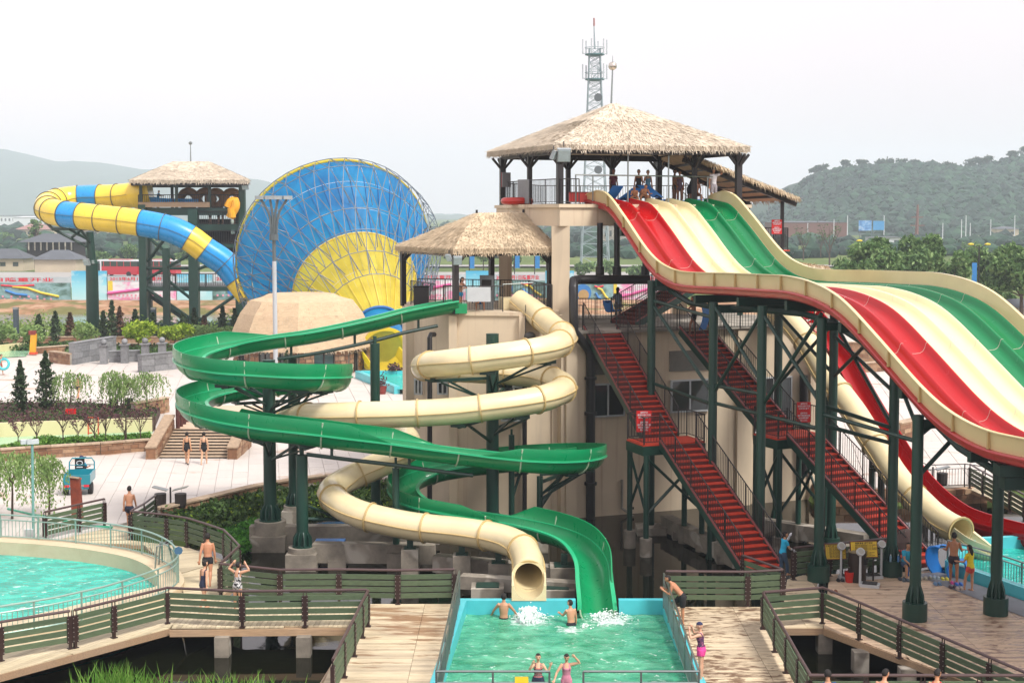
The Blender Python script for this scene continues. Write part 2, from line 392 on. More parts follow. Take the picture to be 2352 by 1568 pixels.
# ================================================================ terrain and water
LAND = [V((-70, 49)), G(-300, 1260).xy, G(104, 1246).xy, G(243, 1213).xy, G(363, 1180).xy, G(588, 1128).xy, G(745, 1104).xy, G(877, 1100).xy, V((-5.2, 67)), V((2.5, 66)), V((13.7, 66)), G(1890, 1120).xy, G(2120, 1118).xy, G(2260, 1108).xy, G(2900, 1100).xy, V((80, 160)), V((-110, 160))]
def dist_poly(x, y, poly):
    p = V((x, y)); best = 1e9
    for i in range(len(poly)):
        a, b = poly[i-1], poly[i]; d = b-a; t = max(0, min(1, (p-a).dot(d)/max(1e-9, d.dot(d)))); best = min(best, (a+d*t-p).length)
    return best
def ground_z(x, y):
    if y > 159:
        z = interp(y, [159, 163, 170, 180, 186, 196, 203, 300], [-.2, -1.2, -2.0, -2.0, -.4, .3, -.05, -.05])
        if 176 < y < 203: z += .5*noise.noise(V((x*.12, y*.2, 3)))*(1 if y > 182 else .3)
        if y > 320: z += noise.noise(V((x*.004, y*.004, 1)))*2.0*min(1, (y-320)/200)-.3
        return z
    if inpoly(x, y, LAND): return -.14
    d = dist_poly(x, y, LAND)
    return max(-2.3, -.14-d*(.30 if x < 10 else 2.5)+.22*noise.noise(V((x*.5, y*.5, 0)))*min(1, d))
def axis(parts):
    o = []
    for a, b, st in parts:
        n = max(1, round((b-a)/st)); o += [a+(b-a)*i/n for i in range(n)]
    return o+[parts[-1][1]]
xs = axis([(-4200, -600, 300), (-600, -120, 30), (-120, -40, 5), (-40, 30, .9), (30, 120, 5), (120, 600, 30), (600, 4200, 300)])
ys = axis([(4, 24, 4), (24, 76, .9), (76, 156, 5), (156, 210, 1.8), (210, 400, 12), (400, 1500, 60), (1500, 4400, 300)])
gm = MB(); nx = len(xs)
gm.v = [(x, y, ground_z(x, y)) for y in ys for x in xs]
gm.f = [(j*nx+i, j*nx+i+1, (j+1)*nx+i+1, (j+1)*nx+i) for j in range(len(ys)-1) for i in range(nx-1)]; gm.m = [0]*len(gm.f)
gm.build('ground', M_GROUND, kind='structure', smooth=True, angle=180)
MB().add([(-70, 3, -.8), (70, 3, -.8), (70, 70, -.8), (-70, 70, -.8)], [(0, 1, 2, 3)]).build('pond', M_POND, kind='structure')
MB().add([(-260, 158, -.8), (260, 158, -.8), (260, 189, -.8), (-260, 189, -.8)], [(0, 1, 2, 3)]).build('river', M_RIVER, kind='structure')
# plaza bed and its granite slabs
pz = MB(); pz.prism([LAND[i] for i in (1, 2, 3, 4, 5, 6, 7, 8)]+[V((-5, 150)), V((-100, 150)), V((-75, 60))], -.13, -.03)
plaza = pz.build('pavement', M_PAVEBED, kind='structure')
pz = MB(); pz.prism([V((-4.9, 67.5)), V((13.7, 66.5)), LAND[11], LAND[12], LAND[13], LAND[14], V((76, 150)), V((-4.9, 150))], -.13, -.03)
plaza2 = pz.build('pavement', M_PAVEBED, kind='structure')
def strips(poly, ang, wid, lens, gap, off=0.0, stag=0.0):
    """cut a convex plan polygon into planks or slabs; returns small polygons"""
    u = V((cos(ang), sin(ang))); v = V((-u.y, u.x)); out = []
    vv = [p[0]*v.x+p[1]*v.y for p in poly]; k0 = int(math.floor(min(vv)/wid)); k1 = int(math.ceil(max(vv)/wid))
    for k in range(k0, k1):
        a, b = k*wid+gap/2, (k+1)*wid-gap/2
        s = clip(clip(poly, -v.x, -v.y, -a), v.x, v.y, b)
        if len(s) < 3: continue
        uu = [p.x*u.x+p.y*u.y for p in s]; o = off+(stag*lens if k % 2 else 0)
        j0 = int(math.floor((min(uu)-o)/lens)); j1 = int(math.ceil((max(uu)-o)/lens))
        for j in range(j0, j1):
            q = clip(clip(s, -u.x, -u.y, -(o+j*lens+gap/2)), u.x, u.y, o+(j+1)*lens-gap/2)
            if len(q) < 3: continue
            ar = abs(sum(q[i-1].x*q[i].y-q[i].x*q[i-1].y for i in range(len(q))))/2
            if ar > .015: out.append(q)
    return out
def ctr(q): return sum((V(p[:2]) for p in q), V((0, 0)))/len(q)
def seen(x, y, z=0, m=40):
    if y < 5: return False
    s = FP/y; px = 1176+x*s
    yy = HOR+(CAMZ-z)*s
    return -m < px < 2352+m and yy < 1568+m
def lay(polys, name, stuffname, parent, mat, z0, z1, jit, limit=300, inview=True):
    if inview: vis = [q for q in polys if seen(*ctr(q))]; hid = [q for q in polys if not seen(*ctr(q))]
    else: vis, hid = list(polys), []
    vis.sort(key=lambda q: ctr(q).y); rest = vis[limit:]+hid
    for q in vis[:limit]:
        c = ctr(q); b = MB(); b.prism(q, z0, z1+random.uniform(-jit, jit)); b.build(name, mat, parent)
    if rest:
        b = MB()
        for q in rest: b.prism(q, z0, z1+random.uniform(-jit, jit))
        b.build(stuffname, mat, parent, kind='stuff')
vis_l = [LAND[i] for i in (2, 3, 4, 5, 6, 7, 8)]
e0, e1 = G(588, 1126).xy, G(877, 1100).xy
tiles = strips([G(-60, 1235).xy, G(104, 1246).xy, G(243, 1213).xy, G(363, 1180).xy, G(588, 1128).xy, V((-5.6, 78)), V((-34, 78))], radians(100), .72, 1.5, .016, stag=.5)
tiles += strips([G(588, 1128).xy, G(745, 1104).xy, G(877, 1100).xy, V((-5.6, 78))], radians(100), .72, 1.5, .016, stag=.5)
lay(tiles, 'paving_slab', 'paving_slabs', plaza, M_PAVE, -.03, .02, .004)
t2 = strips([V((-34, 78.03)), V((-5.6, 78.03)), V((-5.2, 118)), V((-62, 118))], radians(100), 1.2, 2.4, .03, stag=.5)
t2 += strips([V((14, 67)), LAND[11], LAND[12], LAND[13], V((36, 66)), V((40, 110)), V((14, 110))], radians(80), 1.2, 2.4, .03, stag=.5)
lay([q for q in t2 if ctr(q).x < 0], 'paving_slab', 'paving_slabs', plaza, M_PAVE, -.03, .012, .003, 0)
lay([q for q in t2 if ctr(q).x > 0], 'paving_slab', 'paving_slabs', plaza2, M_PAVE, -.03, .012, .003, 0)
# ================================================================ boardwalks
def deck(polys_px, ang, mat, wid=.145, lens=2.2, z=0.0, posts=(), fascia=(), limit=300, off=0.0):
    root = struct('boardwalk', (0, 0, 0)); allp = []
    for pp in polys_px:
        allp += strips([G(x, y, z).xy if y > 60 else V((x, y)) for x, y in pp], ang, wid, lens, .012, off)
    lay(allp, 'plank', 'planks', root, mat, z-.045, z, .003, limit)
    b = MB()
    for pp in polys_px:
        pts = [G(x, y, z).xy if y > 60 else V((x, y)) for x, y in pp]; c = ctr(pts)
        b.prism([c+(p-c)*.985 for p in pts], z-.17, z-.055)
    b.build('joist', M_FASCIA, root)
    for a, c in fascia:
        A, B = G(*a, z), G(*c, z); MB().bar(A-V((0, 0, .13)), B-V((0, 0, .13)), .05, .2).build('edge_beam', M_FASCIA, root)
    for p in posts:
        A = G(*p, z); MB().box((A.x, A.y+.7, -1.35), (.42, .42, 2.3)).build('pile', M_CONC, root)
    return root
deck([[(848, 1386), (1056, 1386), (985, 1640), (690, 1640)]], 0, M_DECK1, posts=[(880, 1400), (830, 1500)], fascia=[((848, 1386), (1056, 1386)), ((848, 1386), (690, 1640))], off=-.55)
deck([[(1530, 1393), (1760, 1393), (1905, 1640), (1632, 1640)]], 0, M_DECK2, posts=[(1750, 1440), (1840, 1560)], fascia=[((1530, 1393), (1760, 1393)), ((1760, 1393), (1905, 1640))], off=.3)
deck([[(1762, 1392), (1800, 1440), (1890, 1440), (1905, 1388), (1850, 1318), (1808, 1330), (1800, 1386)]], 0, M_DECK2, limit=150)
deck([[(1892, 1440), (1905, 1318), (2150, 1310), (2352, 1404), (2480, 1458), (2480, 1660)]], 0, M_DECK3, posts=[(1905, 1452), (1990, 1495), (2100, 1535)], fascia=[((1892, 1440), (2480, 1660)), ((1800, 1440), (1892, 1440))])
# the walk along the round pool, straight part and bent part
deck([[(390, 1440), (845, 1438), (848, 1388), (560, 1388), (500, 1372), (430, 1400)]], radians(88), M_DECK, posts=[(500, 1460), (690, 1460)], fascia=[((390, 1444), (846, 1440)), ((-220, 1605), (390, 1440))], lens=3.2)
deck([[(388, 1441), (428, 1400), (412, 1330), (360, 1345), (-220, 1480), (-220, 1605)]], radians(62), M_DECK, lens=3.2)
deck([[(428, 1400), (500, 1372), (551, 1327), (516, 1288), (414, 1318)], [(414, 1316), (515, 1286), (431, 1256), (301, 1240), (104, 1242), (330, 1250)], [(104, 1241), (301, 1238), (295, 1205), (243, 1210)]], radians(20), M_DECK, lens=2.6, posts=[(545, 1318)], fascia=[((500, 1374), (552, 1328)), ((552, 1328), (517, 1287)), ((517, 1287), (432, 1256))])
# ================================================================ pools
def curve_px(pts, z, step=.4):
    out, _ = spline([G(x, y, z) for x, y in pts], step); return out
POOL_RAIL = [(-260, 1172), (-130, 1174), (0, 1181), (129, 1189), (234, 1200), (325, 1216), (381, 1238), (407, 1264), (404, 1283), (363, 1306), (261, 1340), (187, 1358), (111, 1374), (0, 1392), (-130, 1416), (-260, 1440)]
rail_c = curve_px(POOL_RAIL, 1.07)
cen = V((-21, 46.5, 0))
b = MB(); prof = [(-.16, .02), (-.16, .22), (.55, .22), (.62, -.3)]    # side measured to the right of travel; travel runs clockwise round the pool so right is inwards
base = [V((p.x, p.y, 0)) for p in rail_c]
b.sweep(base, [(-.18, -.5), (-.18, .2), (.62, .2), (.66, -1.0)])
pool_l = b.build('pool_edge', M_COPING, kind='structure', smooth=True)
pw = [p+(cen-p).normalized()*.5 for p in base]
MB().add([(p.x, p.y, -.28) for p in pw], [tuple(range(len(pw)))]).build('pool_water', M_POOLT, kind='structure')
# landing pool of the two winding slides
PA, PB, PC, PD = G(1062, 1378), G(1530, 1378), G(1640, 1640), G(975, 1640)
def edge_box(b, a, c, w, z0, z1):
    b.bar(V((a.x, a.y, (z0+z1)/2)), V((c.x, c.y, (z0+z1)/2)), w, z1-z0)
b = MB()
edge_box(b, PA+V((-.2, 0, 0)), G(1322, 1378), .28, -1.2, .03); edge_box(b, G(1421, 1378), PB+V((.2, 0, 0)), .28, -1.2, .03); edge_box(b, G(1322, 1378), G(1421, 1378), .27, -1.2, -.46)
edge_box(b, PA+V((0, -.14, 0)), PD, .26, -1.2, .03); edge_box(b, PB+V((0, -.14, 0)), PC, .26, -1.2, .03)
b.build('pool_edge', M_TURQ, kind='structure')
wn_ = 60; wv = []; wf = []
for j in range(wn_+1):
    for i in range(wn_+1):
        a = PA.lerp(PB, i/wn_); c = PD.lerp(PC, i/wn_); p = a.lerp(c, j/wn_)
        d1 = (p-G(1215, 1405, -.4)).length; d2 = (p-G(1385, 1412, -.4)).length
        z = -.42+.045*noise.noise(V((p.x*1.6, p.y*2.2, 5)))+.10*noise.noise(V((p.x*2.6, p.y*3, 9)))*(exp(-d1*.9)+exp(-d2*.9))
        wv.append((p.x, p.y, z))
wf = [(j*(wn_+1)+i, (j+1)*(wn_+1)+i, (j+1)*(wn_+1)+i+1, j*(wn_+1)+i+1) for j in range(wn_) for i in range(wn_)]
MB().add(wv, wf).build('pool_water', M_POOLG, kind='structure', smooth=True, angle=180)
# pool of the body slides, far right
RA_, RB_ = G(2180, 1312), G(2520, 1432)
b = MB(); b.bar(RA_+V((0, 0, .0)), RB_+V((0, 0, .0)), .3, .75); b.bar(RA_, G(2232, 1262), .3, .75); b.bar(G(2232, 1258), G(2560, 1243), .25, .75)
b.build('pool_edge', M_TURQ, kind='structure')
MB().add([tuple(G(x, y, -.05)) for x, y in ((2180, 1312), (2240, 1262), (2560, 1246), (2640, 1400), (2520, 1432))], [(0, 4, 3, 2, 1)]).build('pool_water', M_POOLT, kind='structure')
MB().add([tuple(G(x, y, .012)) for x, y in ((2098, 1318), (2150, 1312), (2178, 1318), (2420, 1402), (2420, 1442))], [(0, 4, 3, 2, 1)]).build('rubber_matting', paint('grey_rubber', '#6d6f76', .7), kind='structure')
# ================================================================ hills and far woods
def hill(ridge, Yr, Yf, Yb, mat, n=90, m=16, nz=6, seed=0):
    xs_ = [p[0] for p in ridge]; zs = [p[1] for p in ridge]; b = MB(); rows = []
    for j in range(m+1):
        t = j/m; Y = lerp(Yf, Yr, t/.75) if t < .75 else lerp(Yr, Yb, (t-.75)/.25)
        k = (sin((t/.75)*pi/2)**1.3 if t < .75 else cos((t-.75)/.25*pi/2))
        for i in range(n+1):
            px = xs_[0]+(xs_[-1]-xs_[0])*i/n; zr = CAMZ+(HOR-interp(px, xs_, zs))*Yr/FP
            X = (px-1176)/FP*Yr
            b.v.append((X, Y, max(-2, zr*k+nz*noise.noise(V((X*.012, Y*.012, seed)))*min(1, 3*t)*min(1, k*1.5)*(0 if .7 < t < .8 else 1))))
    b.f = [(j*(n+1)+i, j*(n+1)+i+1, (j+1)*(n+1)+i+1, (j+1)*(n+1)+i) for j in range(m) for i in range(n)]; b.m = [0]*len(b.f)
    return b
M_HILL = mottled('wooded_hillside', ['#12271f', '#1e3a2c', '#2a4a36'], .03, 1)
RIDGE_R = [(1640, 545), (1700, 530), (1733, 512), (1760, 487), (1800, 460), (1850, 415), (1900, 397), (2000, 392), (2080, 392), (2150, 400), (2230, 388), (2290, 375), (2352, 358), (2450, 330), (2600, 320), (2800, 350), (3000, 420), (3150, 500)]
hr = hill(RIDGE_R, 1150, 800, 1500, M_HILL, seed=2); hr.build('hill', M_HILL, kind='structure', smooth=True, angle=180)
RIDGE_L = [(-900, 470), (-500, 400), (-250, 340), (-60, 335), (0, 343), (60, 353), (150, 376), (230, 373), (330, 390), (400, 398), (560, 412), (620, 416), (700, 452), (820, 486), (940, 492), (990, 491), (1060, 497), (1200, 505), (1400, 520)]
hill(RIDGE_L, 4200, 2900, 4900, M_HILL, nz=16, seed=5).build('hill', M_HILL, kind='structure', smooth=True, angle=180)
M_FARLEAF = leaf_mat('distant_foliage', ['#0e221c', '#1b382c', '#2e5038'], .1)
from mathutils.bvhtree import BVHTree
def hz_of(hb):
    t = BVHTree.FromPolygons(hb.v, hb.f)
    return lambda x, y: (lambda r: r[0].z if r[0] is not None else -9)(t.ray_cast(V((x, y, 900)), V((0, 0, -1))))
HR = hz_of(hr)
b = MB(); rnd = random.Random(11)
for k in range(7500):
    y = rnd.uniform(800, 1160); x = rnd.uniform(150, 520)*y/1150*1.05
    z = HR(x, y)
    if z < 1: continue
    if x/y < .185 and rnd.random() < .5: continue
    r = rnd.uniform(2.2, 4.6)*(1 if y < 1090 else .6); b.ico((x, y, z+r*.55), r, 1, (1, 1, rnd.uniform(.7, 1.1)), .3)
b.build('hillside_forest', M_FARLEAF, kind='stuff')
b = MB()
for k in range(1500):                      # low belt of woodland along the foot of the hills and the field edges
    px = rnd.uniform(-200, 2500); y = rnd.choice((560, 700, 900, 1100, 430))*rnd.uniform(.93, 1.07)
    if 540 < px < 1000 and rnd.random() < .7: continue
    r = rnd.uniform(1.6, 4.0)*(y/800)**.5; x = (px-1176)/FP*y
    b.ico((x, y, r*.6+ground_z(x, y)), r, 1, (1.3, 1, .9), .25)
b.build('distant_woodland', M_FARLEAF, kind='stuff')
# ================================================================ haze
q = N('haze_air'); vol = q.n('ShaderNodeVolumePrincipled'); vol.inputs['Color'].default_value = (.80, .90, 1, 1); vol.inputs['Density'].default_value = .0003; vol.inputs['Anisotropy'].default_value = .1
q.t.nodes.remove(q.b); q.l(vol.outputs[0], q.out.inputs['Volume'])
MB().box((0, 2400, 110), (9000, 5200, 240)).build('haze', q.m, kind='stuff')
# ================================================================ reusable builders: thatch, railings, stairs
def straw(b, face, count, ln, wd, rnd, lift=.03):
    """short straw blades over a roof face [eave0, eave1, ridge1, ridge0] lying down the slope"""
    e0, e1, r1, r0 = face
    nrm = (e1-e0).cross(r0-e0).normalized()
    if nrm.z < 0: nrm = -nrm
    for _ in range(count):
        u = rnd.random(); t = rnd.random()
        wtop = (r1-r0).length/max(.01, (e1-e0).length)
        if rnd.random() > lerp(1, wtop, t): t = rnd.random()*.6
        p = (e0.lerp(e1, u)).lerp(r0.lerp(r1, u), t); dn = (e0.lerp(e1, u)-r0.lerp(r1, u)).normalized()
        d = (dn+V((rnd.uniform(-.16, .16), rnd.uniform(-.16, .16), rnd.uniform(-.03, .06)))).normalized()*ln*rnd.uniform(.6, 1.3)
        s = d.cross(nrm).normalized()*wd*rnd.uniform(.5, 1.2); q = p+nrm*lift*rnd.uniform(.2, 1.4)
        b.add([q-s, q+s, q+d+nrm*lift*rnd.uniform(0, 1.8)], [(0, 1, 2)])
def fringe(b, e0, e1, out, n, ln, wd, rnd):
    for _ in range(n):
        p = e0.lerp(e1, rnd.random())+V((0, 0, rnd.uniform(-.12, .08)))
        d = (out*rnd.uniform(.4, 1.0)+V((rnd.uniform(-.35, .35), rnd.uniform(-.35, .35), -rnd.uniform(.5, 1.2)))).normalized()*ln*rnd.uniform(.5, 1.4)
        s = (e1-e0).normalized()*wd*rnd.uniform(.5, 1.2)
        b.add([p-s, p+s, p+d], [(0, 1, 2)])
def roof(parent, faces, mat, th=.22, dens=60, ln=.42, wd=.035, fr=26, seed=1, ridge=True):
    rnd = random.Random(seed); b = MB(); st = MB()
    for f in faces:
        f = [V(p) for p in f]; lo = [p-V((0, 0, th)) for p in f]
        n = len(f); b.add(f+lo, [tuple(range(n)), tuple(range(2*n-1, n-1, -1))]+[(i, n+i, n+(i+1) % n, (i+1) % n) for i in range(n)])
        q = f if n == 4 else [f[0], f[1], f[2], f[2]]
        area = ((q[1]-q[0]).cross(q[2]-q[0]).length+(q[2]-q[0]).cross(q[3]-q[0]).length)/2
        straw(st, q, int(area*dens), ln, wd, rnd)
        mid = (q[2]+q[3])/2; out = ((q[0]+q[1])/2-mid); out = V((out.x, out.y, 0)).normalized()
        L = (q[1]-q[0]).length; fringe(st, q[0], q[1], out, int(L*fr), ln*.6, wd, rnd); fringe(st, q[0]-V((0, 0, th*.7)), q[1]-V((0, 0, th*.7)), out, int(L*fr), ln*.55, wd, rnd)
    r = b.build('roof', mat, parent)
    st.build('straw', mat, r, kind='stuff')
    return r
UNIT_BAL = {}
def ubox(mat, w):
    k = (mat.name, w)
    if k not in UNIT_BAL: UNIT_BAL[k] = MB().box((0, 0, .5), (w, w, 1)).mesh('baluster', mat)
    return UNIT_BAL[k]
def baluster_rail(t, pts, h=1.05, mat=None, sp=.13, r=.022, lo=.1, postw=.045, post_at=None, bal_w=.018, posts=True, limit=300, mid=None):
    """upright-bar railing along base points (world); parts go under thing t"""
    mat = mat or M_BLACKST; pts = [V(p) for p in pts]; up = V((0, 0, 1)); nb = 0
    MB().tube([p+up*h for p in pts], r, 8).build('handrail', mat, t, smooth=True)
    MB().tube([p+up*lo for p in pts], r*.75, 6).build('bottom_rail', mat, t, smooth=True)
    if mid: MB().tube([p+up*mid for p in pts], r*.75, 6).build('mid_rail', mat, t, smooth=True)
    top = mid or h
    if posts:
        pp = pts if post_at is None else post_at
        for p in pp: inst('post', ubox(mat, postw), t, Matrix.Translation(p) @ Matrix.Diagonal((1, 1, h, 1)))
    L = [0]
    for i in range(1, len(pts)): L.append(L[-1]+(pts[i]-pts[i-1]).length)
    n = int(L[-1]/sp); rest = MB()
    for k in range(1, n):
        s = L[-1]*k/n; i = 1
        while i < len(L)-1 and L[i] < s: i += 1
        p = pts[i-1].lerp(pts[i], (s-L[i-1])/max(1e-6, L[i]-L[i-1]))
        if nb < limit: inst('baluster', ubox(mat, bal_w), t, Matrix.Translation(p+up*lo) @ Matrix.Diagonal((1, 1, top-lo, 1))); nb += 1
        else: rest.box(p+up*(top+lo)/2, (bal_w, bal_w, top-lo))
    if rest.v: rest.build('balusters', mat, t, kind='stuff')
def resample(pts, sp):
    pts = [V(p) for p in pts]; out = []
    for a, b in zip(pts, pts[1:]):
        n = max(1, round((b-a).length/sp)); out += [a.lerp(b, i/n) for i in range(n)]
    return out+[pts[-1]]
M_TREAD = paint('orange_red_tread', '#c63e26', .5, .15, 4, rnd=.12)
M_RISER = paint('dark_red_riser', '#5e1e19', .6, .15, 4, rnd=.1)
M_REDEDGE = paint('faded_red_edge', '#8a4a48', .5, .2, 3)
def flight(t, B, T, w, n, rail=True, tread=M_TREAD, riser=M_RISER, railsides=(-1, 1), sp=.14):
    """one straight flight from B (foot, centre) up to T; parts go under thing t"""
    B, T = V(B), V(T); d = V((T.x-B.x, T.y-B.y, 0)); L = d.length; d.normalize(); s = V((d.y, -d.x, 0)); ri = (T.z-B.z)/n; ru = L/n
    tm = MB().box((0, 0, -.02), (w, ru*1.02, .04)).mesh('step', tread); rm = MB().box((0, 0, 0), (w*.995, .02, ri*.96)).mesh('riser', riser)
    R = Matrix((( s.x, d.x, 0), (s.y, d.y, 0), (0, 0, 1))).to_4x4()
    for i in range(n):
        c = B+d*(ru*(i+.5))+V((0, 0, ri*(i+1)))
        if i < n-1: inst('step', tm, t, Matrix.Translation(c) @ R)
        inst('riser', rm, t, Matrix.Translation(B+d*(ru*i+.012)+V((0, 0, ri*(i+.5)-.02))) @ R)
    for k in (-1, 1):
        o = s*k*(w/2+.04)
        MB().bar(B+o-V((0, 0, .02)), T+o-V((0, 0, .02)), .05, .30).build('stringer', M_DGREEN, t)
        MB().bar(B+o+V((0, 0, .16)), T+o+V((0, 0, .16)), .07, .05).build('stringer_cap', M_REDEDGE, t)
        if rail and k in railsides:
            pts = resample([B+o+V((0, 0, .16)), T+o+V((0, 0, .16))], 1.5); baluster_rail(t, pts, 1.0, M_BLACKST, sp, .022, .1)
def slab(t, name, pts, z0, z1, mat):
    b = MB(); b.prism([V(p[:2]) for p in pts], z0, z1); return b.build(name, mat, t)
def window(t, c, d, w, h, panes=2, dark=0, name='window'):
    """sliding window centred at c, spreading along plan direction d"""
    d = V((d[0], d[1], 0)).normalized(); n = V((d.y, -d.x, 0)); up = V((0, 0, 1)); c = V(c)
    if n.dot(V((0, CAMZ*0, 0))-V((c.x, c.y, 0))) < 0: n = -n
    f = MB(); fw = .07
    a = c+n*.04
    for p, q in (((-1, -1), (1, -1)), ((-1, 1), (1, 1))):
        f.bar(a+d*(p[0]*w/2)+up*(p[1]*(h/2-fw/2)), a+d*(q[0]*w/2)+up*(q[1]*(h/2-fw/2)), .09, fw)
    for k in range(panes+1):
        x = -w/2+fw/2+(w-fw)*k/panes; f.bar(a+d*x-up*(h/2-fw), a+d*x+up*(h/2-fw), fw, .088, up=n)
    fr = f.build(name, M_ALU, t)
    for k in range(panes):
        x = -w/2+(k+.5)*w/panes
        MB().bar(a+d*(x-w/panes/2+fw*.6), a+d*(x+w/panes/2-fw*.6), .02, h-2*fw).build('pane', M_DARK if k == dark-1 else M_GLASS, fr)  # the open half is a dark sheet standing in for the unlit room
# ================================================================ cream building under the slides
TZ = 7.3
bld = thing('slide_building', 'tall cream rendered building with rounded drum and high platform under the winding slides', 'building', (4, 63, 0))
drum = [W(925, 900, 67).xy, W(946, 900, 63.6).xy, W(1041, 900, 60.6).xy, W(1200, 900, 60.3).xy, W(1279, 900, 60.9).xy, V((2.1, 68)), V((-4, 69))]
HZ = 8.05
slab(bld, 'drum_wall', drum, -1.4, HZ-.02, M_STUCCO)
for a, w in ((drum[1], .5), (drum[2], .35), (drum[3], .3), (drum[4], .45)):
    MB().box((a.x, a.y+.08, 3.3), (w, .5, 9.3)).build('pilaster', M_STUCCO, bld)
slab(bld, 'drum_cap', [ctr(drum)+(p-ctr(drum))*1.02 for p in drum], HZ-.1, HZ+.06, M_STUCCO)
w0, w1 = V((2.1, 60.35)), V((13.75, 64.7)); wdv = (w1-w0).normalized(); wnv = V((wdv.y, -wdv.x))
def wl(px, py): return PL(px, py, w0, wdv)
back = wnv*-8
slab(bld, 'wall', [w0, w1, w1+back, w0+back], -1.4, TZ-.12, M_STUCCO)
slab(bld, 'terrace_floor', [w0+wnv*.25, w1+wnv*.25, w1+back, w0+back], TZ-.12, TZ, M_CONC2)
for px, w in ((1310, .5), (1706, .7), (1868, .5)):
    a = wl(px, 900); MB().box((a.x, a.y, 2.9), (w, .35, 8.4), atan2(wdv.y, wdv.x)).build('pilaster', M_STUCCO, bld)
MB().box(tuple(wl(1453, 1195).xy)+(-.55,), (.1, .1, .1)).build('wall_hook', M_DARK, bld)
# the high platform slab with its beam and pillars
PZ = 12.65
pf = [W(1140, 480, 70.5).xy, W(1200, 480, 64.8).xy, W(1286, 480, 61.6).xy, W(1380, 480, 62.6).xy, W(1720, 480, 66).xy, W(1640, 480, 74).xy, W(1240, 480, 76).xy]
slab(bld, 'platform_slab', pf, 11.75, PZ, M_STUCCO)
slab(bld, 'platform_edge', [ctr(pf)+(p-ctr(pf))*1.02 for p in pf], PZ-.1, PZ+.05, M_STUCCO)
for px, Y, w in ((1287, 62.2, .78), (1161, 69, .62), (1560, 71, .7)):
    a = W(px, 700, Y); MB().box((a.x, a.y, 5.2), (w, w, 13.1)).build('pillar', M_STUCCO, bld)
for (x0, y0, x1, y1, dk) in ((1356, 879, 1434, 956, 2), (1539, 870, 1627, 945, 0)):
    c = (wl(x0, y0)+wl(x1, y1))/2; window(bld, c+V((0, -.05, 0)), wdv, (wl(x1, y0)-wl(x0, y0)).length, wl(x0, y0).z-wl(x0, y1).z, 2, dk)
    MB().bar(V((c.x, c.y, c.z+1.55))+V((-wdv.x, -wdv.y, 0)), V((c.x, c.y, c.z+1.55))+V((wdv.x, wdv.y, 0)), .1, .9).build('window_surround', paint('grey_shutter', '#6c6960', .6, .1, 3), bld)
for px, y0, y1, wpx, Y in ((962, 868, 905, 20, 62.8), (1018, 875, 905, 26, 61.2), (1180, 885, 966, 60, 60.2)):
    a, c = W(px, y0, Y), W(px, y1, Y); window(bld, (a+c)/2+V((0, -.15, 0)), (1, -.25 if px < 1100 else 0), wpx/FP*Y, a.z-c.z, 2, 0)
c = wl(1775, 930); window(bld, c+V((0, -.05, 0)), wdv, 1.9, 2.6, 2, 0)
# pipes on the building
M_PIPE = paint('black_pipe', '#1c1a1b', .4, .1, 4)
def pipe(label, pts, r, mat=M_PIPE, name='water_pipe', collars=()):
    t = thing(name, label, 'pipe', V(pts[-1])); MB().tube(pts, r, 12).build('tube', mat, t, smooth=True)
    for p, q in collars: MB().cyl(p, q, r*1.5, n=12).build('collar', mat, t, smooth=True)
    return t
def wf(px, py, o=.3): p = wl(px, py); return p+V((wnv.x, wnv.y, 0))*o
bp = [W(1490, 642, 62), W(1330, 642, 61), W(1318, 644, 60.5), W(1317, 660, 60.2), W(1318, 760, 60.0), wf(1345, 800), wf(1350, 815), wf(1350, 1000), wf(1350, 1215)]
t = pipe('thick black pipe that runs under the high platform and down the wall beside the window', bp, .2)
for py in (870, 950, 1030, 1110, 1195): p = wf(1350, py); MB().cyl(p, p+V((0, 0, .12)), .27, n=12).build('collar', M_PIPE, t, smooth=True)
for i, (px, Y, lb) in enumerate(((1378, 62.5, 'black upright pipe under the high platform, the one nearer the pillar'), (1417, 62.8, 'black upright pipe under the high platform, the middle one of three'), (1482, 63.2, 'black upright pipe half hidden by the racing slide under the platform'))):
    a, c = W(px, 512, Y), W(px, 640, Y); pipe(lb, [a, c], .13, collars=[(W(px, 612, Y), W(px, 632, Y))])
pipe('black elbowed drain pipe on the drum wall left of the cream tube', [W(998, 768, 60.6), W(990, 768, 60.4), W(987, 775, 60.2), W(987, 1080, 60.2), W(987, 1180, 60.2)], .11)
pipe('slim black drain pipe behind the middle green column', [W(1205, 880, 59.9), W(1205, 1200, 59.9)], .1)
pipe('black pipe on the right end of the cream wall', [wf(1838, 860), wf(1838, 1090)], .2)
pipe('thin bent grey spout low on the cream wall', [wl(1428, 1100)+V((0, -.1, 0)), wl(1428, 1165)+V((0, -.1, 0)), wl(1482, 1200)+V((0, -.8, 0))], .06, M_CONC2, 'drain_spout')
t = thing('security_camera', 'small round grey loudspeaker on the drum wall under the cream tube', 'loudspeaker', W(1217, 772, 60)); MB().ico(W(1217, 772, 59.9), .26, 2, (1, .7, .75)).build('housing', paint('dark_grey_metal', '#4a4a48', .5), t, smooth=True); MB().bar(W(1207, 700, 60.1), W(1207, 768, 60.1), .03).build('cable', M_PIPE, t); t.name = 'loudspeaker'
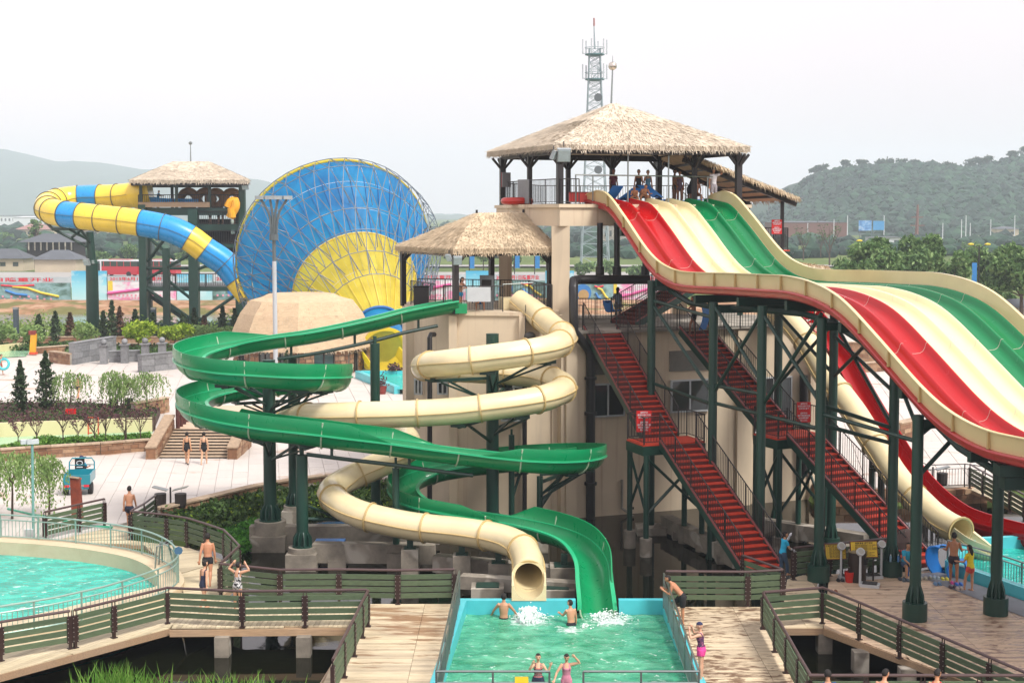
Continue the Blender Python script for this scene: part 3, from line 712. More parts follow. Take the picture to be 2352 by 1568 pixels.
# ================================================================ pavilion with the big straw roof on the high platform
pav = thing('pavilion', 'open pavilion with large straw hip roof on the high platform', 'pavilion', (5, 67, PZ))
A, B_, C_ = W(1271, 335, 61.6), W(1118, 350, 70), W(1723, 336, 64.7); D_ = B_+C_-A; ap = W(1404, 238, 67.2); ap2 = ap+(C_-A)*.03
for p in (A, B_, C_, D_): p.z = (A.z+B_.z+C_.z)/3
r = roof(pav, [[A, C_, ap2, ap], [B_, A, ap, ap], [C_, D_, ap2, ap2], [D_, B_, ap, ap2]], M_THATCH, dens=170, ln=.27, wd=.02, fr=55, seed=3)
cc = (A+D_)/2
def inn(p, k): q = cc+(p-cc)*k; return V((q.x, q.y, p.z-.28))
cols_p = [inn(A, .9), inn(B_, .87), inn(C_, .92), inn(D_, .9), (inn(A, .9)+inn(B_, .87))/2]
for i, p in enumerate(cols_p+[inn(A, .9).lerp(inn(C_, .92), .52)+V((-1.6, 4.2, 0)), inn(A, .9)+V((.6, 6.0, 0)), inn(C_, .92)+V((-1.8, 1.6, 0))]):
    w = .26 if i < 4 else .2
    MB().box((p.x, p.y, (PZ+p.z)/2), (w, w, p.z-PZ), .3).build('column', M_BLACKST, pav)
    b = MB()
    for dx, dy in ((.9, .37), (-.9, -.37), (-.37, .9), (.37, -.9)):
        q = p+V((dx, dy, 0))*.55; b.bar(p+V((0, 0, -.65)), q+V((0, 0, -.05)), .1)
    b.build('knee_brace', M_BLACKST, pav)
ring = [inn(A, .9), inn(C_, .92), inn(D_, .9), inn(B_, .87)]
for i in range(4): MB().bar(ring[i]+V((0, 0, .04)), ring[(i+1) % 4]+V((0, 0, .04)), .16, .28).build('eave_beam', M_BLACKST, pav)
for i in range(4): MB().bar(inn(ring[i], 1.0)+V((0, 0, .3)), ap-V((0, 0, .45)), .12, .2).build('hip_rafter', M_BLACKST, pav)
for k in (.25, .5, .75):
    for i in range(4):
        a = ring[i].lerp(ring[(i+1) % 4], k); MB().bar(a+V((0, 0, .22)), ap-V((0, 0, .5)), .08, .14).build('rafter', M_BLACKST, pav)
rl = thing('platform_railing', 'black bar railing round the front corner of the high platform', 'railing', W(1160, 476, 68))
e = PZ+.05
def zz(p, z): return V((p.x, p.y, z))
ra = [zz(W(1160, 470, 69.0), e), zz(W(1219, 470, 64.9), e), zz(W(1288, 470, 62.0), e), zz(W(1330, 470, 62.4), e)]
baluster_rail(rl, resample(ra, 1.6), 1.1, M_BLACKST, .13)
baluster_rail(rl, resample([zz(W(1165, 470, 69.2), e), zz(W(1245, 470, 75), e), zz(W(1420, 470, 76), e), zz(W(1640, 470, 74), e)], 2), 1.05, M_BLACKST, .15)
rl2 = thing('queue_rail', 'thin steel queue rail above the start of the racing slide', 'railing', zz(W(1325, 470, 62.3), e))
fr0, fr1 = zz(W(1322, 470, 62.4), e), zz(W(1637, 470, 65.8), e)
MB().tube([fr0+V((0, 0, 1.28)), fr1+V((0, 0, 1.28))], .03, 8).build('rail', M_STEEL, rl2, smooth=True)
for k in (0, .12, .96): p = fr0.lerp(fr1, k); MB().cyl(p, p+V((0, 0, 1.28)), .03).build('post', M_STEEL, rl2, smooth=True)
for px, Y, lb in ((1442, 63.4, 'thin white steel pole at the slide head, nearer the red lanes'), (1535, 64.4, 'thin white steel pole at the slide head, nearer the green lanes')):
    p = zz(W(px, 470, Y), e); t = thing('steel_pole', lb, 'pole', p); MB().cyl(p, p+V((0, 0, 2.35)), .035).build('shaft', M_STEEL, t, smooth=True)
def floodlight(p, label, yaw=0.0, s=1.0, name='floodlight', lit=None):
    t = thing(name, label, 'floodlight', p); R = Matrix.Rotation(yaw, 3, 'Z') @ Matrix.Rotation(radians(25), 3, 'X'); p = V(p)
    MB().box(p, (.5*s, .16*s, .5*s), M=R).build('housing', M_CONC2 if lit else paint('grey_lamp_housing', '#8d9496', .4, .08, 5), t)
    MB().box(p+R@V((0, -.09*s, 0)), (.44*s, .03, .44*s), M=R).build('lens', paint('lamp_lens', '#aebfc2', .1, .1, 6), t)
    MB().bar(p+V((0, .05, .3*s)), p+V((0, .12, .5*s)), .05).build('bracket', M_BLACKST, t)
    return t
floodlight(W(1272, 356, 61.0), 'floodlight turned sideways under the front corner of the big straw eave', 1.2, .8)
floodlight(W(1295, 356, 61.0), 'square pale floodlight facing out beside the front corner column of the pavilion', .1, 1.15)
sp_ = thing('lightning_rod', 'thin pole with a shiny ball on top of the big straw roof', 'lightning rod', ap)
MB().cyl(ap, W(1407, 158, 67.2), .045, .03, 6).build('pole', M_STEEL, sp_); MB().ico(W(1407, 152, 67.2), .21, 2).build('ball', paint('chrome_ball', '#c9c2b8', .1, .05, 3, metal=.9), sp_, smooth=True); MB().cyl(W(1407, 146, 67.2), W(1407, 128, 67.2), .02, .01, 5).build('tip', M_STEEL, sp_)
t = thing('tether_ring', 'red round float lying on the high platform behind the bars', 'float', zz(W(1188, 470, 66), e)); pt = [zz(W(1188, 470, 66), e+.16)+V((.6*cos(k*pi/8), .6*sin(k*pi/8), 0)) for k in range(16)]
MB().tube(pt, .17, 8, closed=True).build('ring', paint('red_vinyl', '#b3261c', .35, .1, 3), t, smooth=True); t.name = 'swim_ring'
t = thing('notice_board', 'grey notice board with red edge at the left end of the high platform', 'sign', W(1163, 420, 69)); MB().box(W(1163, 413, 68.6), (.45, .05, .7), .5).build('panel', paint('grey_board', '#77787a', .6), t); MB().box(W(1156, 413, 68.7), (.2, .06, .7), .5).build('red_edge', paint('dull_red', '#7a2a26', .6), t)
t = thing('notice_board', 'grey barrier panel hung on the front railing of the high platform', 'sign', W(1200, 440, 64.6)); MB().bar(W(1190, 440, 66.4), W(1215, 440, 64.8), .04, 1.1).build('panel', paint('grey_board', '#77787a', .6), t)
t = thing('storage_box', 'low red box behind the railing by the slide start', 'box', zz(W(1335, 470, 63.5), e)); MB().box(zz(W(1335, 470, 63.8), e+.3), (1.1, .5, .42)).build('body', paint('red_vinyl', '#b3261c', .35, .1, 3), t); MB().box(zz(W(1335, 470, 63.8), e+.53), (1.14, .54, .05)).build('lid', paint('dull_red', '#7a2a26', .6), t)
# ================================================================ hut with straw roof on the drum
hut = thing('hut', 'small open hut with straw hip roof on the cream drum', 'hut', (-.8, 63, HZ))
a, b_, c_ = W(1041, 572, 59.9), W(908, 576, 66), W(1283, 575, 62.2); a.z = b_.z = c_.z = W(1041, 572, 59.9).z
d_ = b_+c_-a; r0, r1 = W(1093, 489, 63.6), W(1203, 488, 64.6)
roof(hut, [[a, c_, r1, r0], [b_, a, r0, r0], [c_, d_, r1, r1], [d_, b_, r0, r1]], M_THATCH2, dens=190, ln=.26, wd=.019, fr=55, seed=8)
hc = (a+d_)/2
hcol = [hc+(p-hc)*.9 for p in (a, b_, c_, d_)]
for p in hcol:
    MB().box((p.x, p.y, (HZ+p.z)/2-.1), (.22, .22, p.z-HZ-.15), .5).build('column', M_BLACKST, hut)
    bb = MB()
    for q in hcol:
        if (q-p).length > .1:
            dd = (q-p).normalized(); bb.bar(V((p.x, p.y, p.z-.75)), V((p.x, p.y, p.z-.22))+dd*.5, .1)
    bb.build('knee_brace', M_BLACKST, hut)
for i, j in ((0, 1), (0, 2), (1, 3), (2, 3)): MB().bar(hcol[i]-V((0, 0, .2)), hcol[j]-V((0, 0, .2)), .16, .25).build('eave_beam', M_BLACKST, hut)
for k in (a, b_, c_, d_): MB().bar(hc+(k-hc)*.98-V((0, 0, .1)), (r0 if k in (a, b_) else r1)-V((0, 0, .4)), .1, .16).build('hip_rafter', M_BLACKST, hut)
MB().cyl(W(1202, 489, 64.6), W(1202, 481, 64.6), .05).build('finial', M_BLACKST, hut)
MB().cyl(W(1095, 489, 63.6), W(1095, 482, 63.6), .05).build('finial', M_BLACKST, hut)
t = thing('hut_railing', 'black bar railing round the hut on the drum', 'railing', zz(W(1041, 712, 60.6), HZ)); h0 = HZ+.06
baluster_rail(t, resample([zz(W(944, 712, 65.5), h0), zz(W(1000, 712, 62.3), h0)], 1.4), 1.1, sp=.12)
baluster_rail(t, resample([zz(W(1019, 712, 60.9), h0), zz(W(1046, 712, 60.4), h0), zz(W(1155, 712, 60.6), h0)], 1.4), 1.1, sp=.11)
baluster_rail(t, resample([zz(W(1226, 712, 61.2), h0), zz(W(1268, 712, 61.6), h0), zz(W(1215, 712, 65.5), h0), zz(W(960, 712, 67.5), h0)], 1.4), 1.1, sp=.13)
t = thing('gate_rail', 'thin steel hoop rail over the mouth of the cream tube', 'railing', zz(W(1155, 712, 61), h0)); MB().tube([zz(W(1155, 700, 60.9), h0), zz(W(1155, 700, 60.9), h0+1.15), zz(W(1225, 700, 61.4), h0+1.2), zz(W(1228, 700, 61.4), h0+1.0)], .025, 6).build('rail', M_STEEL, t, smooth=True)
t = thing('notice_board', 'white board hung on the front railing of the hut', 'sign', W(1100, 690, 60.4)); MB().box(W(1100, 676, 60.35), (1.0, .04, .62)).build('panel', paint('white_board', '#b9bdbf', .5, .06, 3), t)
t = thing('control_cabinet', 'grey electric cabinet inside the hut', 'cabinet', zz(W(1120, 712, 61.8), h0)); MB().box(zz(W(1118, 700, 61.8), h0+.75), (.6, .45, 1.5)).build('body', paint('cabinet_grey', '#5a5d5e', .5), t); MB().box(zz(W(1118, 700, 61.56), h0+1.1), (.42, .03, .45)).build('door_panel', M_DARK, t)
t = thing('control_cabinet', 'black box behind the left railing of the hut', 'cabinet', zz(W(980, 712, 63), h0)); MB().box(zz(W(968, 700, 63.4), h0+.45), (.65, .5, .9)).build('body', M_BLACKST, t); MB().box(zz(W(968, 700, 63.4), h0+.93), (.7, .55, .05)).build('lid', M_DARK, t)
floodlight(W(1031, 592, 60.0), 'tilted floodlight under the eave left of the front hut column', -.9, .6)
floodlight(W(1051, 598, 59.9), 'square floodlight facing out on the front hut column', .15, .75)
# ================================================================ red staircases
def staircase(label, foot, land, top, w, nl, nu, ext, legs):
    t = thing('red_staircase', label, 'staircase', foot); foot, land, top = V(foot), V(land), V(top)
    d = V((top.x-foot.x, top.y-foot.y, 0)).normalized(); s = V((d.y, -d.x, 0))
    l0, l1 = land-d*.75, land+d*.75
    flight(t, foot, l0, w, nl); flight(t, l1, top, w, nu)
    a, b = -s*(w/2+ext), s*(w/2+ .45)
    slab(t, 'landing', [l0+a, l0+b, l1+b, l1+a], land.z-.06, land.z, M_TREAD)
    slab(t, 'landing_frame', [l0+a*1.01-d*.02, l0+b*1.01-d*.02, l1+b*1.01+d*.02, l1+a*1.01+d*.02], land.z-.42, land.z-.07, M_DGREEN)
    baluster_rail(t, resample([l0-s*(w/2+.05), l0+a*.97, l1+a*.97, l1-s*(w/2+.05)], 1.2), 1.05, sp=.12)
    baluster_rail(t, resample([l0+s*(w/2+.05), l0+b*.97, l1+b*.97, l1+s*(w/2+.05)], 1.2), 1.05, sp=.12)
    for k, e2 in enumerate((l0+a*.9, l0+b*.9, l1+b*.9, l1+a*.9)):
        MB().cyl(V((e2.x, e2.y, -.4)), V((e2.x, e2.y, land.z-.4)), .11, n=10).build('leg', M_DGREEN, t, smooth=True)
        MB().cyl(V((e2.x, e2.y, -1.4)), V((e2.x, e2.y, -.1)), .24, n=12).build('pier', M_CONC, t, smooth=True)
    m = MB(); z0 = land.z-.5
    for p, q in ((l0+a*.9, l1+a*.9), (l0+b*.9, l1+b*.9), (l0+a*.9, l0+b*.9)):
        m.cyl(V((p.x, p.y, z0)), V((q.x, q.y, .8)), .06, n=6); m.cyl(V((q.x, q.y, z0)), V((p.x, p.y, .8)), .06, n=6)
    m.build('cross_brace', M_DGREEN2, t, smooth=True)
    return t
f1 = G(1752, 1312, .05); T1 = G(1378, 756, TZ); k1 = .47
dd = (T1-f1); L1 = PL(1537, 1010, f1.xy, dd.xy)
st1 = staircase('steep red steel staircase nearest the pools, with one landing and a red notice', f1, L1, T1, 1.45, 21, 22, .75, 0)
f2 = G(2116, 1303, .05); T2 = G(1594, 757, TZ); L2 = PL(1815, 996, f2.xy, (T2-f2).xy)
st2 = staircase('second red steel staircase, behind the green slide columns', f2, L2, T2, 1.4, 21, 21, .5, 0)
st3 = thing('upper_staircase', 'dark upper staircase from the terrace to the high platform, partly under the racing slide', 'staircase', G(1437, 742, TZ))
q0 = G(1432, 744, TZ); q1 = W(1700, 585, 69.5); flight(st3, q0, q1, 1.5, 20, tread=paint('red_brown_tread', '#7a3a30', .6), riser=M_RISER)  # treads a darker red-brown than on the other stairs
lp = W(1758, 574, 70.8); slab(st3, 'landing', [V((lp.x-1.5, lp.y-1)), V((lp.x+1.1, lp.y-.6)), V((lp.x+.9, lp.y+2.4)), V((lp.x-1.7, lp.y+2.2))], lp.z-.05, lp.z+.01, M_TREAD)
slab(st3, 'landing_frame', [V((lp.x-1.5, lp.y-1.02)), V((lp.x+1.12, lp.y-.62)), V((lp.x+.92, lp.y+2.42)), V((lp.x-1.7, lp.y+2.22))], lp.z-.45, lp.z-.06, M_DGREEN)
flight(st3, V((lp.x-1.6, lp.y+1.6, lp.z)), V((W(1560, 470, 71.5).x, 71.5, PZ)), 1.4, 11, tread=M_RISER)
baluster_rail(st3, resample([V((lp.x-1.3, lp.y-.9, lp.z)), V((lp.x+1.0, lp.y-.55, lp.z)), V((lp.x+.8, lp.y+2.2, lp.z))], 1.2), 1.1, sp=.12)
for dx, dy in ((1.05, -.6), (-1.4, -.95), (.85, 2.3)): MB().box((lp.x+dx, lp.y+dy, (lp.z+TZ)/2-.2), (.24, .24, lp.z-TZ)).build('leg', M_DGREEN, st3)
# slanting straw roof over the upper stair
sr = thing('stair_roof', 'slanting straw canopy over the upper staircase', 'canopy', W(1796, 580, 70))
n0, n1, g0, g1 = W(1575, 350, 66.6), W(1836, 454, 69.4), W(1520, 362, 71.5), W(1716, 458, 73.5)
roof(sr, [[n1, g1, g0, n0]], M_THATCH2, th=.12, dens=70, ln=.4, wd=.03, fr=30, seed=14)
stf = MB(); rr = random.Random(4); fringe(stf, n0, n1, V((.3, -1, 0)), 260, .3, .03, rr); fringe(stf, g0, g1, V((-.3, 1, 0)), 160, .3, .03, rr); stf.build('edge_straw', M_THATCH2, sr, kind='stuff')
for k in range(1, 8):
    t_ = k/8; MB().bar(n0.lerp(n1, t_)-V((0, 0, .2)), g0.lerp(g1, t_)-V((0, 0, .2)), .09, .12).build('purlin', M_BLACKST, sr)
for p, q in ((n0, n1), (g0, g1)): 
    o = (g0-n0).normalized()*(.5 if p == n0 else -.5); MB().bar(p+o-V((0, 0, .32)), q+o-V((0, 0, .32)), .14, .2).build('beam', M_BLACKST, sr)
for px, py, Y, z0 in ((1719, 462, 72.8, lp.z), (1797, 455, 70.0, lp.z)):
    p = W(px, py, Y); MB().box((p.x, p.y, (p.z+z0-.5)/2), (.16, .16, p.z-z0+.5)).build('column', M_BLACKST, sr)
# terrace rails
t = thing('terrace_railing', 'black bar railing along the terrace at the head of the red staircases', 'railing', G(1330, 740, TZ))
baluster_rail(t, resample([G(1312, 737, TZ), G(1425, 737, TZ)], 1.4), 1.05, sp=.13)
baluster_rail(t, resample([G(1313, 757, TZ), G(1338, 757, TZ)], 1.4), 1.05, sp=.13)
baluster_rail(t, resample([G(1417, 756, TZ), G(1470, 756, TZ), G(1555, 757, TZ)], 1.4), 1.05, sp=.13)
baluster_rail(t, resample([G(1636, 757, TZ), G(1700, 755, TZ), G(1870, 752, TZ)], 1.4), 1.05, sp=.13)
# ================================================================ fibreglass
def gel(name, h, rough=.22, var=.07, stain=None, coat=.6):
    q = N(name); p = q.pos(); c = hx(h); f = q.noise(p, .9, 5); f2 = q.noise(q.pos((1, 1, .35)), 3.2, 6, .65)
    col = q.mix(q.mr(f, .3, .7, 0, 1), [x*(1-var) for x in c], [min(1, x*(1+var)) for x in c])
    col = q.mix(q.mr(f2, .62, .8, 0, .35 if stain else .15), col, hx(stain) if stain else [x*.6 for x in c])
    q.base(col); q.set(Roughness=q.mr(f2, .3, .8, rough, rough+.22), Coat_Weight=coat, Coat_Roughness=.12); return q.m
M_GGREEN = gel('green_fibreglass', '#00824f', .24, coat=.25, stain='#1b6b4c'); M_GFLANGE = gel('green_fibreglass_toplit_flange', '#22a873', .35)  # flange green made lighter to paint in the skylight on its top
M_SEAM = paint('pale_joint_sealant', '#a3b79c', .6, .1, 6)
M_GCREAM = gel('cream_fibreglass', '#d9c9a0', .26, coat=.3, stain='#b39a68'); M_CJOINT = gel('cream_flange', '#b89f6b', .4, stain='#8d7444')
M_GRED = gel('red_fibreglass', '#a3050e', .12, .05, coat=.3); M_GREDL = gel('dull_red_fibreglass', '#a5161c', .35, stain='#7c1b1b')
M_LCREAM = gel('lane_cream_fibreglass', '#ddd0a4', .12, .05, coat=.5); M_LGREEN = gel('lane_green_fibreglass', '#007040', .12, .05, coat=.3)
for m_ in (M_GRED, M_LGREEN): m_.node_tree.nodes['Principled BSDF'].inputs['Specular IOR Level'].default_value = .28
M_WALLC = gel('side_wall_cream', '#cfbd8c', .3, stain='#b59a68'); M_LSEAM = paint('white_lane_joint', '#b8a79c', .5)
# ================================================================ six lane racing slide
RO, RD = V((10.2, 47.0)), V((.382, -.924)); RD.normalize(); RN = V((-RD.y, RD.x)); RN = -RN if RN.x < 0 else RN
EDGE = [(1352, 445), (1361, 436), (1384, 436), (1402, 447), (1413, 465), (1428, 485), (1448, 514), (1472, 552), (1501, 590), (1530, 611), (1560, 622), (1600, 625), (1679, 626), (1765, 630), (1806, 631), (1859, 643), (1914, 668), (1958, 706), (1990, 743), (2017, 772), (2075, 839), (2122, 892), (2178, 942), (2251, 982), (2310, 998), (2352, 1004)]
prof_s = []
S0 = None
for px, py in EDGE:
    p = PL(px, py, RO, RD); s_ = (p.xy-RO).dot(RD)
    prof_s.append((s_, p.z))
S0 = prof_s[0][0]; prof_s = [(a-S0, z) for a, z in prof_s]
sE, zE = prof_s[-1]; prof_s += [(sE+3, zE-.15), (sE+6, zE-.9), (sE+12, zE-3.6), (sE+16, zE-4.6), (sE+20, zE-4.7)]
SS = [a for a, _ in prof_s]; SZ = [z for _, z in prof_s]
def wtop(s):   # smoothed height of the side wall's top
    return sum(interp(s+k, SS, SZ) for k in (-.5, -.25, 0, .25, .5))/5
RW = 6.3; LW = (RW-.3)/6; WALLH = .50
def zbed(s): return wtop(max(s, 1.0))-WALLH if s > 1.6 else lerp(PZ+.30, wtop(1.6)-WALLH, max(0, s/1.6))
def rpt(s, off, z): q = RO+RD*(s+S0)+RN*off; return V((q.x, q.y, z))
race = thing('racing_slide', 'wide six lane racing slide with red, cream and green lanes and cream side walls', 'water slide', rpt(20, 3, 0))
Send = SS[-1]; seams = [-.35, 2.6, 5.6, 8.6, 11.6, 14.6, 17.6, 20.6, 23.6, 26.6, 29.6, 32.6, 36, 40, Send]
lanecols = [M_GRED, M_GRED, M_LCREAM, M_LCREAM, M_LGREEN, M_LGREEN]
cs = [(-.5, .03), (-.465, .035), (-.43, .0), (-.385, -.14), (-.31, -.25), (-.2, -.30), (0, -.315), (.2, -.30), (.31, -.25), (.385, -.14), (.43, .0), (.465, .035), (.5, .03)]
for ln_ in range(6):
    for a, c in zip(seams, seams[1:]):
        b = MB(); n = max(3, int((c-a)/.3)); k = len(cs)
        for i in range(n+1):
            s = lerp(a+.003, c-.003, i/n)
            for u, h in cs: b.v.append(tuple(rpt(s, .15+LW*(ln_+.5+u), zbed(s)+h)))
        b.f = [(i*k+j, i*k+j+1, (i+1)*k+j+1, (i+1)*k+j) for i in range(n) for j in range(k-1)]; b.m = [0]*len(b.f)
        b.build('lane_section', lanecols[ln_], race, smooth=True, angle=180)
b = MB()
for ln_ in range(6):
    for a in seams[1:-1]:
        o = len(b.v)
        for ds in (-.007, .007):
            for u, h in cs: b.v.append(tuple(rpt(a+ds, .15+LW*(ln_+.5+u), zbed(a+ds)+h+.004)))
        k = len(cs); b.f += [(o+j, o+j+1, o+k+j+1, o+k+j) for j in range(k-1)]; b.m += [0]*(k-1)
b.build('lane_joint', M_LSEAM, race, kind='stuff')
for side, off, sg in ((0, 0, -1), (1, RW, 1)):
    for a, c in zip(seams, seams[1:]):
        b = MB(); n = max(3, int((c-a)/.3))
        q = [(.15, 0), (.10, None), (.0, None), (-.03, None), (-.01, -.04), (.06, -.05)]
        for i in range(n+1):
            s = lerp(a, c, i/n); zb = zbed(s); zt = wtop(s) if s > .9 else lerp(zb+.12, wtop(.9), max(0, (s+.35)/1.25)**.6)
            for d_, h in ((.16, zb-.005), (.115, zb+.02), (.05, zt-.03), (.045, zt), (-.075, zt), (-.08, zt-.03), (-.02, zt-.05), (.02, zb-.06)):
                b.v.append(tuple(rpt(s, off-sg*0+(-sg)*d_*1.0 if side else off+d_, h)))
        k = 8; b.f = [(i*k+j, i*k+j+1, (i+1)*k+j+1, (i+1)*k+j) for i in range(n) for j in range(k-1)]; b.m = [0]*len(b.f)
        b.build('side_wall', M_WALLC, race, smooth=True)
        b = MB()
        for i in range(n+1):
            s = lerp(a, c, i/n); zb = zbed(s)
            for d_, h in ((.03, zb-.03), (-.12, zb-.03), (-.15, zb-.07), (-.14, zb-.12), (-.05, zb-.15), (-.03, zb-.28), (.05, zb-.34), (.3, zb-.30)): b.v.append(tuple(rpt(s, off-sg*d_ if side else off+d_, h)))
        b.f = [(i*k+j, i*k+j+1, (i+1)*k+j+1, (i+1)*k+j) for i in range(n) for j in range(k-1)]; b.m = [0]*len(b.f)
        b.build('red_lip', M_GREDL if side == 0 else M_LGREEN, race, smooth=True)
s = 2.0
while s < Send-1:
    for off, sg in ((0, 1), (RW, -1)):
        zb, zt = zbed(s), wtop(s); MB().bar(rpt(s, off-sg*.05, zb-.02), rpt(s, off-sg*.045, zt-.03), .045, .09, up=(RN.x, RN.y, 0)).build('wall_rib', M_CJOINT, race)
    s += 1.5
# supporting frame: girders, cross beams and columns
fr_ = thing('slide_support', 'dark green steel frame of columns and beams carrying the racing slide', 'support frame', rpt(20, 2, 0))
for off in (.7, 3.15, 5.6):
    ss_ = [s_ for s_ in [1.5+i*1.6 for i in range(int((Send-3)/1.6))]]
    MB().tube([rpt(s_, off, zbed(s_)-.85) for s_ in ss_], .11, 6).build('girder', M_DGREEN2, fr_, smooth=True)
for i in range(11):
    s_ = 3+i*3.15
    MB().bar(rpt(s_, .1, zbed(s_)-.56), rpt(s_, RW-.1, zbed(s_)-.56), .16, .3).build('cross_beam', M_DGREEN2, fr_)
def under(x, y):
    v = V((x, y)); return (v-RO).dot(RD)-S0, (v-RO).dot(RN)
def column(t, px, Y, zb, r=.175, ztop=None, collar=True, base=.37, bh=.55, dx=0):
    p = W(px, 800, Y); x, y = p.x+dx, Y
    if ztop is None: s_, o_ = under(x, y); ztop = zbed(s_)-.62
    MB().cyl((x, y, zb), (x, y, ztop), r, n=16).build('column', M_DGREEN, t, smooth=True)
    if collar:
        b = MB(); b.cyl((x, y, zb), (x, y, zb+bh), base, n=20)
        for k in range(8):
            a = k*pi/4; u = V((cos(a), sin(a), 0)); v = V((-sin(a), cos(a), 0))*.02
            q = [V((x, y, zb+bh))+u*r*.9, V((x, y, zb+bh))+u*(base-.08), V((x, y, zb+bh+.2))+u*(base-.1), V((x, y, zb+bh+.55))+u*r*.95]
            b.add([w_-v for w_ in q]+[w_+v for w_ in q], [(0, 1, 2, 3), (7, 6, 5, 4), (0, 4, 5, 1), (1, 5, 6, 2), (2, 6, 7, 3)])
        b.build('column_base', M_DGREEN, t, smooth=True)
    return V((x, y, 0))
CP = {}
for px, Y, zb, big in ((1496, 58, -1.2, 0), (1638, 53.4, -1.2, 0), (1750, 50.3, -1.0, 0), (1788, 58.2, -.55, 0), (1887, 47.1, 0, 1), (1915, 54.6, -.4, 0), (2056, 47.8, 0, 1), (2112, 42.5, 0, 1), (2300, 43.1, 0, 1)):
    CP[px] = column(fr_, px, Y, zb, .17, None, True, .37 if big else .34, .55 if big else .15)
for k, px, py0, Y in ((0, 1696, 1190, 58), (1, 1790, 1205, 58.2), (2, 1915, 1250, 54.6), (3, 1494, 1240, 57.8)):
    p = W(px, py0, Y); MB().box((p.x, p.y, -.95), (1.2, 1.2, .9)).build('footing', M_CONC, fr_)
def brace(px, py, Y, qx, qy, Z, r=.07, t=None, name='brace'):
    MB().cyl(W(px, py, Y), W(qx, qy, Z), r, n=8).build(name, M_DGREEN2, t or fr_, smooth=True)
for a in ((1500, 700, 58, 1638, 905, 53.4), (1500, 880, 58, 1640, 930, 53.4), (1638, 905, 53.4, 1752, 715, 50.3), (1640, 700, 53.4, 1750, 880, 50.3), (1500, 690, 58, 1640, 730, 53.4, ), (1640, 925, 53.4, 1885, 985, 47.1), (1640, 885, 53.4, 1750, 905, 50.3),
          (1752, 720, 50.3, 1887, 930, 47.1), (1752, 930, 50.3, 1887, 720, 47.1), (1790, 720, 58, 1915, 860, 54.6), (1790, 880, 58, 1915, 740, 54.6), (1887, 975, 47.1, 2058, 1020, 47.8), (1887, 950, 47.1, 2112, 1015, 42.5), (1915, 735, 54.6, 2053, 985, 47.8), (1915, 770, 54.6, 2053, 900, 47.8),
          (1915, 865, 54.6, 1990, 790, 50), (2070, 890, 45.5, 2112, 995, 42.5), (2112, 1000, 42.5, 2160, 960, 42.7), (2112, 1090, 42.5, 2195, 1000, 42.9), (2300, 1080, 43.1, 2250, 1030, 42.9), (1887, 930, 47.1, 2056, 985, 47.8)):
    brace(*a)
for a, c in ((1496, 1788), (1638, 1915), (1887, 2056), (2112, 2300)):
    p, q = CP[a], CP[c]; sa, _ = under(p.x, p.y); z = zbed(sa)-.9; MB().bar(V((p.x, p.y, z)), V((q.x, q.y, z)), .2, .26).build('cap_beam', M_DGREEN2, fr_)
b = MB(); p = PL(2330, 1070, RO+RN*.4, RD); b.box((p.x, p.y, p.z-.1), (1.0, .6, .3)); b.box((p.x, p.y, p.z-.45), (.7, .5, .35)); b.build('saddle', M_DGREEN2, fr_)
